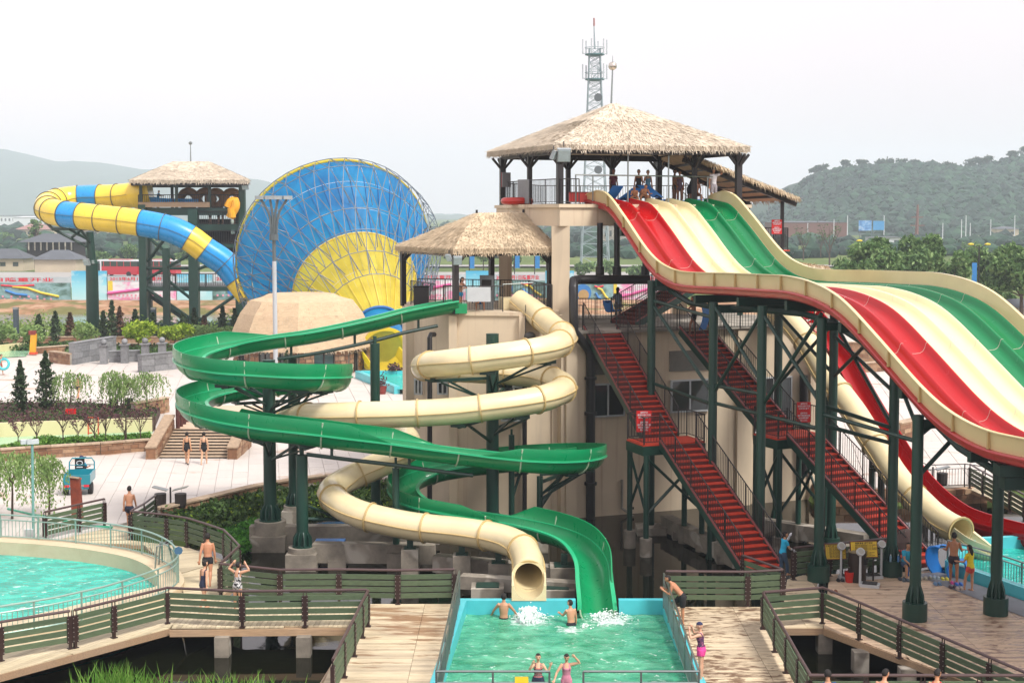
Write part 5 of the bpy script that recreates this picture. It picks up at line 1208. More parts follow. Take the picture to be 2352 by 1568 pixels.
a = W(207, 535, 137.5); MB().cyl(W(214, 779, 139.2), W(211, 600, 138.5), .62, .58, n=16).build('lower_shaft', M_DGREEN, tp, smooth=True); MB().cyl(W(211, 602, 138.5), W(206, 532, 138.2), .42, .36, n=14).build('upper_shaft', M_DGREEN, tp, smooth=True); MB().cyl(W(211, 605, 138.5), W(211, 597, 138.5), .66, .45, n=14).build('collar', M_DGREEN, tp, smooth=True)
for q in ((206, 570, 138.3, 122, 526, 137.5), (206, 552, 138.3, 160, 527, 136), (208, 560, 138.3, 186, 528, 135), (122, 526, 137.5, 200, 526, 135), (165, 545, 138, 188, 527, 136.5), (110, 515, 138.5, 122, 527, 137.5)): MB().cyl(W(*q[:3]), W(*q[3:]), .14, n=8).build('arm', M_DGREEN2, tp, smooth=True)
floodlight(W(199, 602, 137.6), 'small floodlight clamped to the tall column under the striped tube', -.3, 1.3)
# ================================================================ tower of the funnel ride
tw = thing('ride_tower', 'green steel tower with straw hip roof and decks where the striped tube starts', 'tower', W(440, 760, 141))
Yt, Yb = 140, 148
def tcolm(px, y0, Y, r=.42, y1=760): MB().bar(W(px, y0, Y), V((W(px, y0, Y).x, Y, -.2)), r*2).build('column', M_DGREEN, tw)
for px, y0, Y, r in ((327, 470, 140, .36), (339, 470, 146, .3), (381, 570, 136.5, .3), (444, 480, 140, .46), (556, 415, 140, .3), (545, 480, 146, .25)): tcolm(px, y0, Y, r)
for px, Y in ((324, 140), (330, 146), (396, 146), (406, 140), (474, 146), (482, 140)): MB().bar(W(px, 478, Y), V((W(px, 478, Y).x, Y, 15.4)), .26).build('roof_post', M_DGREEN2, tw)
def tdeck(x0, x1, y, th=.5): 
    z = W(400, y, Yt).z; b = MB(); b.prism([W(x0, y, Yt).xy, W(x1, y, Yt).xy, W(x1-6, y, Yb).xy, W(x0-4, y, Yb).xy], z-th, z); b.build('deck', M_DGREEN, tw); return z
z1_ = tdeck(319, 560, 477, .75); z2_ = tdeck(446, 558, 515, .6); z3_ = tdeck(328, 548, 658, .45); z4_ = tdeck(446, 558, 560, .4)
for x0, x1, z, sp in ((319, 556, z1_, .2), (448, 556, z2_, .2), (332, 540, z3_, .22), (450, 556, z4_, .22)): baluster_rail(tw, resample([V((W(x0, 500, Yt-.05).x, Yt-.05, z)), V((W(x1, 500, Yt-.05).x, Yt-.05, z))], 3.5), 1.25, M_BLACKST, sp, .04, .1, .1, bal_w=.035, limit=80)
e0, e1, e2, e3 = W(298, 415, 138.6), W(573, 418, 138.6), W(566, 414, 150), W(308, 413, 150)
for p in (e0, e1, e2, e3): p.z = 15.55
q0_, q1_ = W(398, 371, 144.3), W(480, 371, 144.3)
roof(tw, [[e0, e1, q1_, q0_], [e3, e0, q0_, q0_], [e1, e2, q1_, q1_], [e2, e3, q0_, q1_]], M_THATCH, th=.3, dens=70, ln=.42, wd=.035, fr=30, seed=21)
for i, (p, q) in enumerate(((e0, e1), (e1, e2), (e3, e2), (e0, e3))): MB().bar(p*.96+((e0+e2)/2)*.04-V((0, 0, .4)), q*.96+((e0+e2)/2)*.04-V((0, 0, .4)), .25, .3).build('eave_beam', M_BLACKST, tw)
for q in ((330, 645, 140, 444, 580, 140), (335, 660, 140, 444, 745, 140), (444, 745, 140, 550, 672, 140), (340, 600, 140, 381, 545, 138), (444, 690, 140, 381, 640, 138), (444, 745, 140, 400, 790, 139), (334, 616, 140, 444, 616, 140), (334, 745, 140, 556, 744, 140), (334, 752, 140, 556, 751, 140), (450, 620, 140, 500, 600, 140), (381, 615, 136.5, 410, 600, 135.5), (344, 548, 140, 400, 595, 137)): MB().cyl(W(*q[:3]), W(*q[3:]), .16, n=8).build('brace', M_DGREEN2, tw, smooth=True)
MB().bar(W(355, 676, 139.8), W(440, 734, 139.8), .25, .35).build('stair_stringer', M_DGREEN2, tw); MB().bar(W(345, 680, 141.5), W(432, 738, 141.5), .25, .35).build('stair_stringer', M_DGREEN2, tw)
MB().box(W(492, 538, 141)+V((0, 0, .2)), (3.3, .3, 2.6)).build('dark_panel', M_DARK, tw); MB().box(W(538, 565, 142), (3.2, .3, 2.4)).build('brown_panel', paint('brown_panel', '#43302b', .7), tw)
b = MB(); b.sweep(spline([W(322, 462, 142), W(345, 468, 142), W(380, 472, 142), W(450, 473, 142)], .8)[0], [(-1.3, .7), (-1.2, 0), (1.2, 0), (1.3, .7), (1.35, .6), (1.25, -.1), (-1.25, -.1), (-1.35, .6)], True); b.build('start_trough', M_TBLUE, tw)
MB().box(W(400, 470, 139.8), (7.0, .25, .5)).build('wood_fascia', M_FASCIA, tw)
MB().cyl(W(438, 371, 144.3), W(437.5, 331, 144.3), .07, .04, 6).build('lightning_rod', M_STEEL, tw); MB().ico(W(437.5, 329, 144.3), .2, 1).build('rod_ball', M_STEEL, tw, smooth=True)
floodlight(W(563, 428, 139.2), 'pair of small floodlights at the right post of the funnel tower', -.3, 1.3)
M_TUBEY = paint('orange_yellow_vinyl', '#d99a1e', .35, .12, 1.5)
def ring_float(label, c, R, r, ax_, two=True, m=M_TUBEY):
    t = thing('raft', label, 'raft', c); a = V(ax_).normalized(); x = a.cross(V((0, 0, 1))).normalized(); z = x.cross(a); c = V(c)
    for o in ((-1, 1) if two else (0,)):
        cc_ = c+x*o*R*.82; MB().tube([cc_+(x*cos(2*pi*k/18)+z*sin(2*pi*k/18))*R*(1 if not two else .72) for k in range(18)], r, 10, closed=True).build('inflated_ring', m, t, smooth=True)
    return t
M_TUBEB = paint('yellow_vinyl_painted_backlit', '#8a5a1e', .4, .15, 1.5)  # yellow vinyl painted brown, as if seen against the light
ring_float('double ring raft tinted as backlit, upright at the back of the tower deck, left one', W(452, 457, 145), 1.05, .42, (0, 1, 0), True, M_TUBEB)
ring_float('double ring raft tinted as backlit, upright at the back of the tower deck, right one', W(514, 457, 145), 1.0, .42, (0, 1, 0), True, M_TUBEB)
t = thing('raft', 'bright yellow raft carried over the edge of the tower deck', 'raft', W(534, 480, 139)); MB().tube(spline([W(524, 476, 139), W(530, 464, 139), (W(540, 461, 139)), W(541, 475, 138.8), W(534, 488, 138.8), W(528, 500, 138.8)], .3)[0], .42, 10).build('inflated_ring', M_TUBEY, t, smooth=True); MB().tube([W(531, 478, 138.6), W(533, 500, 138.6)], .38, 10).build('inflated_end', M_TUBEY, t, smooth=True)
# ================================================================ dome hut with flagstone walls
dm = thing('dome_hut', 'round hut with a bulging straw dome and flagstone walls', 'hut', G(700, 860))
dc = V((W(694, 860, 112).x, 112, 0)); R8 = 5.15; Zt, Ze = W(680, 674, 112).z, W(690, 795, 108).z
b = MB(); prof = [(1.13, Ze-.35), (1.1, Ze+.1), (1.03, Ze+1.2), (.93, Ze+2.3), (.78, Ze+3.3), (.6, Zt-.25), (.50, Zt)]
a0 = radians(-90-17)
for r_, z in prof:
    for k in range(8): b.v.append((dc.x+r_*R8*cos(a0-pi/8+k*pi/4), dc.y+r_*R8*sin(a0-pi/8+k*pi/4), z))
b.f = [(i*8+k, i*8+(k+1) % 8, (i+1)*8+(k+1) % 8, (i+1)*8+k) for i in range(len(prof)-1) for k in range(8)]+[tuple(48+k for k in range(8)), tuple(range(8))[::-1]]; b.m = [0]*len(b.f)
def dome_mat():
    q = N('smooth_thatch'); p = q.pos((1, 1, 9)); c = hx('#c0a888'); f = q.noise(p, 2.2, 6, .7); g = q.noise(q.pos(), .4, 3)
    col = q.mix(q.mr(f, .3, .7, 0, 1), [x*.74 for x in c], [x*1.14 for x in c]); col = q.mix(q.mr(g, .4, .7, 0, .35), col, hx('#a98b72')); q.base(col); q.set(Roughness=.95); q.bump(f, .6, .05); return q.m
dmm = dome_mat(); dr = b.build('dome_roof', dmm, dm); st = MB(); rr = random.Random(5)
for i in range(4):
    for k in range(8):
        f = [V(b.v[i*8+k]), V(b.v[i*8+(k+1) % 8]), V(b.v[(i+1)*8+(k+1) % 8]), V(b.v[(i+1)*8+k])]
        if f[0].y < 113: straw(st, f, 110, .22, .02, rr, .02)
for k in range(8): fringe(st, V(b.v[k]), V(b.v[(k+1) % 8]), (V(b.v[k])+V(b.v[(k+1) % 8])-2*dc).normalized(), 30, .22, .03, rr)
st.build('straw', M_THATCH2, dr, kind='stuff')
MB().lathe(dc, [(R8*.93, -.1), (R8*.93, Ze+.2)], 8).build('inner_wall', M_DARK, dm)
rr = random.Random(9)
for k in range(8):                                       # flagstones: one raised piece each, set in mortar
    p, q_ = V((dc.x+R8*1.0*cos(a0-pi/8+k*pi/4), dc.y+R8*1.0*sin(a0-pi/8+k*pi/4))), V((dc.x+R8*cos(a0-pi/8+(k+1)*pi/4), dc.y+R8*sin(a0-pi/8+(k+1)*pi/4)))
    if (p.y+q_.y)/2 > 111.5: continue
    L = (q_-p).length; d = (q_-p)/L; n_ = V((d.y, -d.x))
    if n_.dot((p+q_)/2-dc.xy) < 0: n_ = -n_
    op = [(L*.18, L*.42, .1, 2.1), (L*.62, L*.84, .1, 2.1)] if k % 2 == 0 else [(L*.3, L*.72, .1, 2.1)]
    segs_ = [0]+[v for o in op for v in o[:2]]+[L]
    wl_ = MB()
    for a_, c_2 in zip(segs_[::2], segs_[1::2]): wl_.bar(V((*(p+d*a_), Ze/2)), V((*(p+d*c_2), Ze/2)), .3, Ze)
    wl_.bar(V((*p, (2.1+Ze)/2)), V((*q_, (2.1+Ze)/2)), .3, Ze-2.1) ; wl_.build('mortar_wall', M_CONC2, dm)
    for a_, c_2 in zip(segs_[::2], segs_[1::2]):
        z = 0.02
        while z < Ze:
            h = rr.uniform(.28, .42); x = a_
            while x < c_2-.05:
                w_ = min(rr.uniform(.3, .6), c_2-x); m_ = p+d*(x+w_/2)+n_*(.17+rr.uniform(0, .03)); MB().box((m_.x, m_.y, z+h/2), (w_-.05, .1, h-.05), atan2(d.y, d.x)+rr.uniform(-.04, .04)).build('flagstone', M_ROCK, dm); x += w_
            z += h
    for a_, c_2, z0, z1 in op:
        m_ = p+d*((a_+c_2)/2)+n_*.02; MB().box((m_.x, m_.y, (z0+z1)/2), (c_2-a_, .06, z1-z0), atan2(d.y, d.x)).build('window', M_GLASS, dm)
        for k2 in (0, .5, 1): m2 = p+d*lerp(a_, c_2, k2)+n_*.08; MB().box((m2.x, m2.y, (z0+z1)/2), (.09, .1, z1-z0), atan2(d.y, d.x)).build('window_post', paint('dark_wood_post', '#2c1d17', .6), dm)
# ================================================================ floodlight mast, telecom tower, small pylon
ms_ = thing('floodlight_mast', 'tall steel mast with four floodlights on flared arms in front of the funnel', 'light mast', G(633, 880))
mY = 101.; mp = W(632, 700, mY); MB().cyl((mp.x, mY, 0), W(630, 600, mY), .17, .15, n=12).build('white_shaft', paint('white_mast', '#a9adb0', .4, .1, .6), ms_, smooth=True)
gs_ = paint('grey_mast', '#50585a', .45)
MB().cyl(W(630, 600, mY), W(629, 545, mY), .13, n=10).build('upper_shaft', gs_, ms_, smooth=True); MB().cyl(W(629, 552, mY), W(629, 538, mY), .33, n=10).build('clamp', gs_, ms_, smooth=True)
for i, dx in enumerate((-30, -9, 9, 30)):
    MB().tube(spline([W(629+dx*.2, 545, mY), W(629+dx*.25, 510, mY), W(629+dx*.45, 485, mY), W(629+dx, 458, mY)], .3)[0], .09, 6).build('arm', gs_, ms_, smooth=True)
    MB().box(W(629+dx*1.05, 454, mY), (.62, .45, .26), (-.3, -.1, .1, .3)[i]).build('lamp', paint('grey_lamp_housing', '#8d9496', .4, .08, 5), ms_)
lt = thing('telecom_tower', 'tall grey lattice telecom tower with two antenna platforms', 'telecom tower', W(1366, 622, 318)); LY = 318.
def lat(px_c, wpx, y): 
    c = W(px_c, y, LY); h = wpx/2/FP*LY; return [c+V((h*i, h*j, 0)) for i, j in ((-1, -1), (1, -1), (1, 1), (-1, 1))]
levels = [(interp(y, [112, 130, 174, 256, 622], [24, 25, 27.5, 34, 64]), y) for y in (622, 590, 560, 532, 505, 480, 455, 430, 405, 382, 360, 338, 316, 295, 275, 256, 238, 221, 205, 190, 160, 145, 130, 112)]
lv = [lat(1366, w_, y) for w_, y in levels]
MG2 = paint('tower_grey', '#8b999e', .5)
for k in range(4): MB().tube([l[k] for l in lv], .15, 6).build('leg', MG2, lt)
b = MB()
for l, u in zip(lv, lv[1:]):
    for k in range(4): b.cyl(l[k], u[(k+1) % 4], .055, n=4); b.cyl(l[(k+1) % 4], u[k], .055, n=4); b.cyl(l[k], l[(k+1) % 4], .055, n=4)
b.build('lattice_bracing', MG2, lt, kind='stuff')
for y in (184, 127):
    c = W(1366, y, LY); MB().lathe(c, [(1.3, -.2), (2.15, 0), (2.15, .25), (1.3, .26)], 16).build('platform', paint('teal_steel', '#4f7276', .5), lt)
    MB().tube([c+V((2.15*cos(2*pi*k/16), 2.15*sin(2*pi*k/16), 1.6)) for k in range(16)], .08, 5, closed=True).build('platform_rail', MG2, lt)
    for k in range(6): a_ = 2*pi*k/6+.2; q_ = c+V((2.75*cos(a_), 2.75*sin(a_), 0)); MB().box(q_+V((0, 0, 1.8)), (.28, .2, 3.2)).build('antenna', paint('antenna_white', '#aab0b4', .5), lt); MB().bar(c+V((2.1*cos(a_), 2.1*sin(a_), .2)), q_+V((0, 0, .4)), .12).build('antenna_arm', MG2, lt)
MB().cyl(W(1366, 112, LY), W(1364.5, 60, LY), .22, .12, n=6).build('mast', MG2, lt); MB().cyl(W(1364.6, 60, LY), W(1364.4, 42, LY), .22, .2, n=6).build('red_tip', paint('faded_red', '#9a6a66', .6), lt)
for y in (224, 390, 455): MB().cyl(W(1374, y, LY-3), W(1374, y, LY-3.5), .9, n=14).build('dish', paint('dish_grey', '#53595d', .5), lt)
pyl = thing('red_pylon', 'rusty red pylon with two cross arms in front of the wooded hill', 'pylon', W(2106, 548, 640)); PR = paint('rust_red', '#6e4238', .7)
b = MB(); b.cyl(W(2105, 548, 640), W(2108, 470, 640), .9, .45, n=4); b.build('mast', PR, pyl)
for y, w_ in ((499, 27), (518, 32)): MB().bar(W(2107-w_/2, y, 640), W(2107+w_/2, y, 640), .45).build('cross_arm', PR, pyl)
ORD = 'first second third fourth fifth sixth seventh eighth ninth tenth eleventh twelfth thirteenth fourteenth fifteenth sixteenth seventeenth'.split()
# ================================================================ plants
L_CON = leaf_mat('cypress_leaf', ['#22301a', '#34462a', '#47593a'], .1); L_WIL = leaf_mat('willow_leaf', ['#5f7a45', '#7d9858', '#9bb070'], .35); L_BIG = leaf_mat('big_willow_leaf', ['#34502a', '#5a7a45', '#8aa368'], .3)
L_YEL = leaf_mat('yellow_green_leaf', ['#64801a', '#8aa528', '#b0bf45'], .35); L_SHR = leaf_mat('shrub_leaf', ['#24381a', '#3c5628', '#587438'], .2); L_PUR = leaf_mat('purple_leaf', ['#38202a', '#5a3540', '#6e5a4a'], .2); L_BRN = leaf_mat('browned_cypress_leaf', ['#3a2620', '#5a3c2c', '#5c5836'], .1)
L_GRS = leaf_mat('grass_blade', ['#3f6a20', '#5d8a33', '#86a94f'], .3)
M_BARK = mottled('bark', ['#3a2c22', '#55463a'], 6)
def leafq(b, p, s, rnd, n=None, hang=0.0):
    d = V((rnd.uniform(-1, 1), rnd.uniform(-1, 1), rnd.uniform(-1, 1)-hang)).normalized(); e = d.orthogonal().normalized(); e = Matrix.Rotation(rnd.uniform(0, 6.28), 3, d) @ e
    b.add([p-d*s-e*s*.1, p+e*s*.45, p+d*s, p-e*s*.45], [(0, 1, 2, 3)])
def tree(name, label, at, h, rad, kind, mat, n=500, seed=0, group=None, trunk=None, leaf=.12, cat='tree'):
    rnd = random.Random(seed*7+3); at = V(at); t = thing(name, label, cat, at, group); b = MB(); tk = MB(); br = MB()
    if kind == 'cone':
        tk.tube([at, at+V((0, 0, h*.55)), at+V((0, 0, h*.95))], [h*.022, h*.015, .01], 6)
        for _ in range(n):
            z = rnd.random()**.85; a_c = rnd.random(); r = rad*min(1, (1-z)*2.1+.03)*min(1, z*4+.5)*(.85+.15*sin(a_c*9+z*7))*rnd.uniform(.35, 1.05)*(1+.25*sin(z*40+seed)); a = rnd.uniform(0, 6.283)
            leafq(b, at+V((r*cos(a), r*sin(a), h*(.07+.93*z))), leaf*rnd.uniform(.6, 1.3), rnd)
    elif kind == 'willow':
        top = at+V((rnd.uniform(-.1, .1), 0, h*.62)); tk.tube([at, at+V((.03, 0, h*.35)), top], [h*.02, h*.016, h*.010], 6)
        for _ in range(9): a = rnd.uniform(0, 6.28); tk.tube([top-V((0, 0, h*.1)), top+V((cos(a)*rad*.35, sin(a)*rad*.35, h*.2)), top+V((cos(a)*rad*.7, sin(a)*rad*.7, h*.22))], [h*.008, h*.005, h*.003], 4)
        m = max(12, n//18)
        for _ in range(m):
            a = rnd.uniform(0, 6.283); r = rad*sqrt(rnd.random()); z0 = h*(.72+.28*sqrt(max(0, 1-(r/rad)**2))*rnd.uniform(.7, 1)); ln = h*rnd.choice((.25, .4, .55, .68))*rnd.uniform(.8, 1.15); r *= rnd.uniform(.8, 1.25)
            for k in range(14):
                q = k/13; p = at+V((r*cos(a)*(1+.22*q), r*sin(a)*(1+.22*q), z0-ln*q**1.3)); leafq(b, p+V((rnd.gauss(0, .05), rnd.gauss(0, .05), 0)), leaf*rnd.uniform(.6, 1.2), rnd, hang=1.8)
    elif kind == 'bare':
        tk.tube([at, at+V((0, 0, h*.4))], [h*.02, h*.014], 5)
        for _ in range(7):
            a = rnd.uniform(0, 6.28); e = at+V((cos(a)*rad, sin(a)*rad, h*rnd.uniform(.75, 1))); tk.tube([at+V((0, 0, h*rnd.uniform(.2, .4))), (at+V((0, 0, h*.4))).lerp(e, .5)+V((cos(a), sin(a), 0))*rad*.15, e], [h*.011, h*.007, h*.003], 4)
            for _ in range(n//7): leafq(b, (at+V((0, 0, h*.45))).lerp(e, rnd.uniform(.3, 1.1))+V((rnd.gauss(0, rad*.15), rnd.gauss(0, rad*.15), rnd.gauss(0, rad*.15))), leaf*rnd.uniform(.5, 1.2), rnd)
    else:                                   # rounded crown of clumps
        if kind == 'round': tk.tube([at, at+V((0, 0, h*.5)), at+V((.1, 0, h*.8))], [h*.025, h*.018, .02], 6)
        cl = []
        for _ in range(rnd.randint(12, 18)):
            a = rnd.uniform(0, 6.28); e = rnd.uniform(-.2, 1); r = rad*rnd.uniform(.3, .78); cl.append((at+V((cos(a)*r, sin(a)*r*.9, h*.58+e*h*.30)), rad*rnd.uniform(.28, .46)))
        if kind == 'bush': cl = [(c-V((0, 0, h*.28)), r) for c, r in cl]
        for c, r in cl: 
            if kind == 'round': tk.tube([at+V((0, 0, h*.4)), c], [h*.01, h*.004], 4)
        for _ in range(n):
            c, r = rnd.choice(cl); d = V((rnd.gauss(0, 1), rnd.gauss(0, 1), rnd.gauss(0, 1))).normalized()*r*rnd.uniform(.6, 1.05); d.z *= .85
            p = c+d
            if p.z < at.z+.03: p.z = at.z+rnd.uniform(.02, .2)
            leafq(b, p, leaf*rnd.uniform(.6, 1.3), rnd, hang=.5 if mat is L_BIG else 0)
    if tk.v: tk.build('trunk', M_BARK, t, smooth=True)
    b.build('crown', mat, t); return t
def patch(name, poly, mat, n, lo, hi, size, seed, z=0.0, zf=None):
    """ground cover: many upright leaves over a plan polygon"""
    rnd = random.Random(seed); b = MB(); xs_ = [p.x for p in poly]; ys_ = [p.y for p in poly]; k = 0; tries = 0
    while k < n and tries < n*8:
        tries += 1; x, y = rnd.uniform(min(xs_), max(xs_)), rnd.uniform(min(ys_), max(ys_))
        if not inpoly(x, y, poly): continue
        zz_ = (zf(x, y) if zf else z); leafq(b, V((x, y, zz_+rnd.uniform(lo, hi)*(.4+.6*abs(noise.noise(V((x*.6, y*.6, seed))))*2))), size*rnd.uniform(.6, 1.3), rnd); k += 1
    return b.build(name, mat, kind='stuff')
# planted bank between the plaza and the pond
bank = [G(363, 1182).xy, G(588, 1130).xy, G(745, 1106).xy, G(900, 1102).xy, V((-5.5, 60.5)), G(860, 1225, -.8).xy, G(700, 1230, -.8).xy, G(590, 1255, -.8).xy, G(520, 1225).xy, G(440, 1190).xy]
patch('bank_shrubbery', bank, L_SHR, 9000, 0, .55, .13, 4, zf=ground_z); patch('bank_weeds', bank, L_YEL, 900, .1, .5, .09, 5, zf=ground_z)
patch('water_edge_plants', [G(500, 1225, -.6).xy, G(600, 1205, -.6).xy, G(600, 1262, -.8).xy, G(545, 1280, -.8).xy], leaf_mat('bright_pond_leaf', ['#2c5a1c', '#43802a', '#5f9a3a'], .3), 2600, 0, .6, .13, 6, z=-.75)
cb = MB()
def stonewall(label, pts, h, th, bl=.55, ch=.22, mat=None, name='stone_wall', limit=220, z=0.0, cap=True):
    """retaining wall of separate squared blocks with a capping course"""
    t = thing(name, label, 'wall', (*pts[0], z)); rnd = random.Random(len(label)); n_ = 0; rest = MB()
    for p, q in zip(pts, pts[1:]):
        p, q = V(p), V(q); d = q-p; L = d.length; d /= L; a = atan2(d.y, d.x)
        MB().box(((p.x+q.x)/2, (p.y+q.y)/2, z+h/2-.02), (L, th*.8, h-.04), a).build('core', M_CONC2, t)
        zc = 0
        while zc < h-.03:
            hh = min(ch*rnd.uniform(.8, 1.2), h-zc); x = 0
            while x < L-.02:
                w_ = min(bl*rnd.uniform(.55, 1.35), L-x); c = p+d*(x+w_/2); bx = MB().box((c.x, c.y, z+zc+hh/2), (w_-.02, th+rnd.uniform(-.03, .05), hh-.018), a+rnd.uniform(-.01, .01)); x += w_
                if n_ < limit: bx.build('stone', mat or M_ROCK, t); n_ += 1
                else: rest.add(bx.v, bx.f)
            zc += hh
        if cap:
            k = max(1, int(L/.9))
            for i in range(k): c = p+d*(L*(i+.5)/k); MB().box((c.x, c.y, z+h+.03), (L/k-.02, th+.14, .07), a).build('cap_stone', M_ROCKCAP, t)
    if rest.v: rest.build('stones', mat or M_ROCK, t, kind='stuff')
    return t
stonewall('low curved sandstone curb along the plaza edge above the planted bank', [G(363, 1181).xy, G(450, 1160).xy, G(588, 1127).xy, G(670, 1113).xy, G(745, 1103).xy, G(877, 1099).xy], .22, .35, .5, .2)
stonewall('long sandstone planter wall in front of the pale water channel', [G(-120, 1062).xy, G(0, 1059).xy, G(117, 1051).xy, G(230, 1044).xy, G(345, 1035).xy], .58, .3, .6, .2)
# pale channel behind the planter
gx = lambda px, y, z=0: G(px, y, z)
b = MB(); fr_c = [gx(-150, 1032, .6), gx(0, 1022, .6), gx(103, 1008, .6), gx(350, 996, .6)]
for p, q in zip(fr_c, fr_c[1:]): b.bar(p-V((0, 0, .35)), q-V((0, 0, .35)), .25, .7)
bk_c = [gx(-150, 1006, .05), gx(0, 1005, .05), gx(350, 992, .05)]
for p, q in zip(bk_c, bk_c[1:]): b.bar(p+V((0, 0, .4)), q+V((0, 0, .4)), .25, .85)
b.build('channel_wall', M_CREAMW, kind='structure')
MB().add([tuple(V((p.x, p.y, .1))) for p in fr_c+bk_c[::-1]], [tuple(range(7))]).build('channel_water', M_LAZY, kind='structure')
pl_in = [G(-120, 1056).xy, G(0, 1053).xy, G(345, 1030).xy, V((fr_c[3].x, fr_c[3].y-.2)), V((fr_c[2].x, fr_c[2].y-.2)), V((fr_c[1].x, fr_c[1].y-.2)), V((fr_c[0].x, fr_c[0].y-.2))]
MB().prism(pl_in, .1, .5); sb = MB(); sb.prism(pl_in, .1, .5); sb.build('planter_soil', M_GROUND, kind='structure'); patch('planter_grass', pl_in, L_GRS, 4200, 0, .3, .1, 8, z=.5)
orange = paint('orange_paint', '#c2472a', .5)
t = thing('ladder', 'small orange ladder frame standing in the pale channel', 'ladder', gx(200, 1000, .1)); a_ = gx(203, 998, .2)
for dx in (0, .55): MB().bar(a_+V((dx, 0, 0)), a_+V((dx, 0, 1.0 if dx == 0 else .35+.65)), .06).build('upright', orange, t)
for z in (.1, .35, .6, .95): MB().bar(a_+V((0, 0, z)), a_+V((.55 if z > .9 else .2, 0, z)), .05).build('rung', orange, t)
# strip with dark shrubs behind the channel
strip_ = [V((bk_c[0].x, bk_c[0].y+.2)), V((bk_c[1].x, bk_c[1].y+.2)), V((bk_c[2].x, bk_c[2].y+.2)), G(368, 955).xy, G(200, 940).xy, G(-120, 940).xy]
sb = MB(); sb.prism(strip_, .05, .45); sb.build('planter_soil', mottled('dark_mulch', ['#2a1d19', '#463029', '#3c3a24'], 2), kind='structure')
patch('purple_shrubbery', strip_, L_PUR, 2000, .05, .6, .10, 9, z=.45); patch('strip_grass', strip_, L_SHR, 3500, 0, .35, .11, 10, z=.45)
stonewall('short sandstone wall left of the bridge above the channel', [G(306, 950, .3).xy, G(384, 935, .3).xy], .9, .35, .5, .22)
for i, (px, by, ty, r) in enumerate(((48, 951, 827, .47), (107, 947, 806, .66))):
    p = G(px, by, .3); tree('cypress', ('slender dark cypress by the channel, nearer the left edge', 'broad dark cypress beside the small willow')[i], p, (by-ty)/FP*p.y, r, 'cone', L_CON, 1500, i, leaf=.12)
for i, (px, by, ty, r, lb) in enumerate(((162, 944, 850, 1.15, 'small weeping willow just right of the broad cypress'), (265, 946, 848, .95, 'leftmost of the three small willows by the grey bins'), (283, 950, 866, .9, 'middle one of the three small willows by the grey bins'), (337, 946, 850, 1.1, 'rightmost of the three small willows, by the short stone wall'))):
    p = G(px, by, .3); tree('willow_tree', lb, p, (by-ty)/FP*p.y, r, 'willow', L_WIL, 1100, 20+i, leaf=.10)
for i, px in enumerate((42, 85, 145, 180, 217, 243, 287, 323)):
    p = G(px, lerp(1024, 1010, px/330), .5); tree('purple_plum_tree', ('thin purple leaved sapling in the planter at the far left', 'second thin purple leaved sapling from the left in the planter', 'purple sapling left of the orange ladder', 'purple sapling in front of the orange ladder', 'wide purple sapling just right of the orange ladder', 'many stemmed purple sapling in the middle of the planter', 'sparse purple sapling near the right end of the planter', 'purple sapling held in a wooden stake frame')[i], p, 1.45+.3*(i % 3), .55, 'bare', L_PUR, 200, 40+i, leaf=.075)
t = thing('stake_frame', 'wooden stake frame round the sapling nearest the wide steps', 'tree stake', G(323, 1012, .5)); p = G(323, 1012, .5)
for dx in (-.75, .75): MB().cyl(p+V((dx, 0, 0)), p+V((dx, 0, 1.3)), .04, n=6).build('stake', M_BARK, t)
MB().bar(p+V((-.75, 0, 1.15)), p+V((.75, 0, 1.15)), .05).build('crossbar', M_BARK, t)
# wide steps up to the bridge
stp = thing('stone_steps', 'wide dark stone steps leading from the plaza up to the bridge', 'steps', G(445, 1052)); s0, s1 = G(366, 1053), G(523, 1051); dpt = .36
for i in range(10):
    y = s0.y+i*dpt; MB().box(((s0.x+s1.x)/2, y+dpt/2, .1*i+.04), (s1.x-s0.x, dpt, .10)).build('riser', paint('dark_riser', '#3f3a36', .7, .2, 3), stp); MB().box(((s0.x+s1.x)/2, y+dpt/2-.03, .1*i+.105), (s1.x-s0.x+.02, dpt*1.05, .03)).build('step', M_ROCKCAP, stp)
for lab, x in (('left', s0.x-.35), ('right', s1.x+.35)):
    t = thing('cheek_wall', 'sloping sandstone cheek wall at the %s end of the wide steps' % lab, 'wall', (x, s0.y, 0)); rr = random.Random(3)
    for j in range(8):
        y = s0.y-.3+j*.5; hh = .55+.14*j
        for z in range(max(1, int(hh/.24))): MB().box((x+rr.uniform(-.02, .02), y+.25, .12+z*.24), (.5, .48, .225)).build('stone', M_ROCK, t)
    b = MB(); ya, yb_ = s0.y-.3, s0.y+3.7; b.add([(x+i*.22, y, z) for y, z in ((ya, 0), (yb_, 0), (yb_, 1.62), (ya, .56)) for i in (-1, 1)], [(0, 2, 4, 6), (7, 5, 3, 1), (0, 1, 3, 2), (2, 3, 5, 4), (4, 5, 7, 6), (6, 7, 1, 0)]); b.build('core', M_ROCK, t); MB().bar((x, ya-.05, .60), (x, yb_+.05, 1.66), .56, .09).build('cap_stone', M_ROCKCAP, t)
br = struct('bridge_deck'); sb = MB(); sb.box(((s0.x+s1.x)/2, s0.y+3.6+4.5, .9), (s1.x-s0.x, 9, .18)); sb.build('deck_slab', M_PINKISH, br)
M_BPOST = paint('dark_red_post', '#4a2420', .6, .2, 3)
